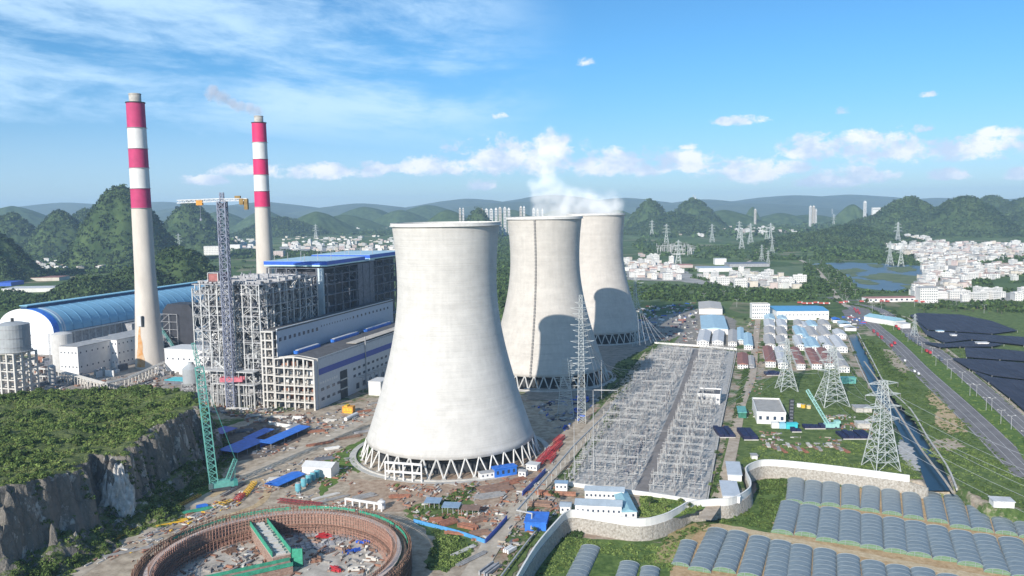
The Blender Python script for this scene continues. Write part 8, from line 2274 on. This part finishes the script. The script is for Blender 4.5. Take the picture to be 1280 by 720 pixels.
# crop rows in the low left field
# trees that stand alone
def tree_proto(seed, H, cr, m_):
    rn = random.Random(seed); t = thing('tree', 'x', 'tree', (0, 0, 0)); mb = MB()
    base = [(0, 0, -.3), (rn.uniform(-.1, .1), rn.uniform(-.1, .1), H*.3), (rn.uniform(-.3, .3), rn.uniform(-.3, .3), H*.62)]
    for (a, b), w_ in zip(zip(base, base[1:]), (.42, .3)): mb.beam(a, b, w_)
    for k in range(5):
        an = k*1.26+rn.random(); l = cr*.7; z = H*(.35+.07*k); mb.beam((base[1][0], base[1][1], z), (math.cos(an)*l, math.sin(an)*l, z+cr*.6), .16)
    mb.build('trunk', M_bark, t)
    lobes = [(rn.uniform(-.5, .5)*cr, rn.uniform(-.5, .5)*cr, H*.62+rn.uniform(-.35, .4)*cr) for _ in range(7)]
    clumps('crown', lobes, cr*.62, 60, m_, parent=t, flat=.95, leaf=.20, seed=seed, kind=None)
    reg(t); return t
TP = [tree_proto(1, 8, 3.2, M_leaf), tree_proto(2, 9.5, 3.6, M_leafd), tree_proto(3, 6.5, 2.8, M_leafb), tree_proto(4, 11, 4.2, M_leafd)]
tu = set()
def plant(u, v, k, lab, group, s=1.0, zg=0):
    p = G(u, v, zg); pr = TP[k]
    if k in tu: o = copy_tree(pr, loc=(p.x, p.y, zg), rz=rn.uniform(0, 6), sc=s*rn.uniform(.8, 1.25))
    else: tu.add(k); pr.location = (p.x, p.y, zg); o = pr
    o['label'] = lab; o['category'] = 'tree'; o['group'] = group
for i in range(22):
    plant(1014+i*2.2, 330+i*2.0, i % 4, 'leafy tree in the row along the left side of the country road', 'trees along the country road')
for (u, v) in ((1003,389),(1022,402),(1011,421),(1004,437),(990,440),(971,437),(969,420),(988,419),(1029,437),(1044,440),(1046,455),(953,455),(954,436),(931,404),(916,400),(905,396),(866,402),(936,412),(1037,396),(1066,470),(1068,446)):
    plant(u, v, rn.randrange(4), 'small tree between the buildings of the dormitory block', 'trees among the dormitories', .8)
for (u, v) in ((590,612),(497,613),(586,617),(668,668),(660,676),(697,628),(689,622),(700,612),(812,634),(832,638),(850,630),(862,637),(889,612),(893,596),(896,572)):
    plant(u, v, rn.randrange(3), 'small bushy tree near the curved white wall or the tower foot', 'small trees near the curved wall', .6)
for i in range(26):
    plant(1150+i*5.1, 388+rn.uniform(-4, 5), rn.randrange(4), 'tree in the band between the town and the shade nets', 'trees between the town and the shade nets', 1.1)
for (u, v) in ((1112,392),(1118,396),(1124,401),(1104,386),(1131,404),(1098,384),(1083,381),(1092,380)):
    plant(u, v, rn.randrange(4), 'tree by the avenue junction near the arched hall', 'trees by the avenue junction', 1.0)
print('trees', len(tu))

# ---- steam and smoke
def vapour(name, label, cat, Y, blobs, col, dens, nscale, pad=6, an=0.2):
    cs_ = [(P(u, v, Y+dy), r/F_PX*Y) for (u, v, r, dy) in blobs]
    lo = Vector([min(c[i]-r for c, r in cs_) for i in range(3)])-Vector((pad,)*3); hi = Vector([max(c[i]+r for c, r in cs_) for i in range(3)])+Vector((pad,)*3)
    mb = MB(); mb.box(*lo, *hi); m_ = bpy.data.materials.new(name); m_.use_nodes = True; nt = m_.node_tree; nt.nodes.clear(); N = nt.nodes.new; L = nt.links.new
    out = N('ShaderNodeOutputMaterial'); pv = N('ShaderNodeVolumePrincipled'); L(pv.outputs[0], out.inputs['Volume']); pv.inputs['Color'].default_value = (*col, 1); pv.inputs['Anisotropy'].default_value = an
    geo = N('ShaderNodeNewGeometry'); nz = N('ShaderNodeTexNoise'); nz.inputs['Scale'].default_value = nscale; nz.inputs['Detail'].default_value = 6; nz.inputs['Roughness'].default_value = .6; L(geo.outputs['Position'], nz.inputs['Vector'])
    acc = None
    for c, r in cs_:
        vm = N('ShaderNodeVectorMath'); vm.operation = 'DISTANCE'; L(geo.outputs['Position'], vm.inputs[0]); vm.inputs[1].default_value = c
        md_ = N('ShaderNodeMath'); md_.operation = 'DIVIDE'; L(vm.outputs['Value'], md_.inputs[0]); md_.inputs[1].default_value = r
        su = N('ShaderNodeMath'); su.operation = 'SUBTRACT'; su.inputs[0].default_value = 1; L(md_.outputs[0], su.inputs[1]); 
        if acc is None: acc = su.outputs[0]
        else:
            mx = N('ShaderNodeMath'); mx.operation = 'SMOOTH_MAX'; mx.inputs[2].default_value = .2; L(acc, mx.inputs[0]); L(su.outputs[0], mx.inputs[1]); acc = mx.outputs[0]
    ns = N('ShaderNodeMath'); ns.operation = 'MULTIPLY_ADD'; L(nz.outputs[0], ns.inputs[0]); ns.inputs[1].default_value = 2.6; ns.inputs[2].default_value = -1.3
    ad = N('ShaderNodeMath'); ad.operation = 'ADD'; L(acc, ad.inputs[0]); L(ns.outputs[0], ad.inputs[1])
    mr = N('ShaderNodeMapRange'); mr.interpolation_type = 'SMOOTHSTEP'; mr.inputs['From Min'].default_value = .05; mr.inputs['From Max'].default_value = .75; mr.inputs['To Max'].default_value = dens; L(ad.outputs[0], mr.inputs[0])
    gt = N('ShaderNodeMapRange'); gt.inputs['From Min'].default_value = 0.0; gt.inputs['From Max'].default_value = .22; L(acc, gt.inputs[0])
    ml = N('ShaderNodeMath'); ml.operation = 'MULTIPLY'; L(mr.outputs[0], ml.inputs[0]); L(gt.outputs[0], ml.inputs[1]); L(ml.outputs[0], pv.inputs['Density'])
    o = mb.build(name, m_); tag(o, label, cat, kind='stuff'); return o
vapour('steam', 'white steam drifting left and up from the farthest cooling tower', 'steam', 1142,
       [(748,268,38,0),(728,262,31,0),(708,255,28,-5),(692,244,25,0),(684,228,21,0),(682,210,20,0),(688,194,20,0),(768,266,15,0),(672,248,15,0),(700,268,28,0),(676,262,18,0),(668,232,12,0)], (1.0,1.0,1.0), 0.026, 0.045, an=-.5)
vapour('smoke', 'grey smoke trailing left from the farther chimney', 'smoke', 1216, [(322,139,10,0),(312,137,10,0),(300,134,9,0),(290,129,9,0),(278,122,12,0),(266,117,13,0)], (0.74,0.74,0.80), 0.07, 0.07, an=-.40)
S.cycles.volume_step_rate = 0.35
# ================================================================== air
mb = MB(); mb.box(-21000, -1500, -12, 21000, 21000, 480)
hz_m = bpy.data.materials.new('haze'); hz_m.use_nodes = True
nt = hz_m.node_tree; nt.nodes.clear()
o_ = nt.nodes.new('ShaderNodeOutputMaterial'); pv = nt.nodes.new('ShaderNodeVolumePrincipled')
pv.inputs['Color'].default_value = (0.52, 0.74, 1.0, 1); pv.inputs['Density'].default_value = 4.8e-5
pv.inputs['Anisotropy'].default_value = 0.0
nt.links.new(pv.outputs[0], o_.inputs['Volume'])
tag(mb.build('haze', hz_m), kind='stuff')
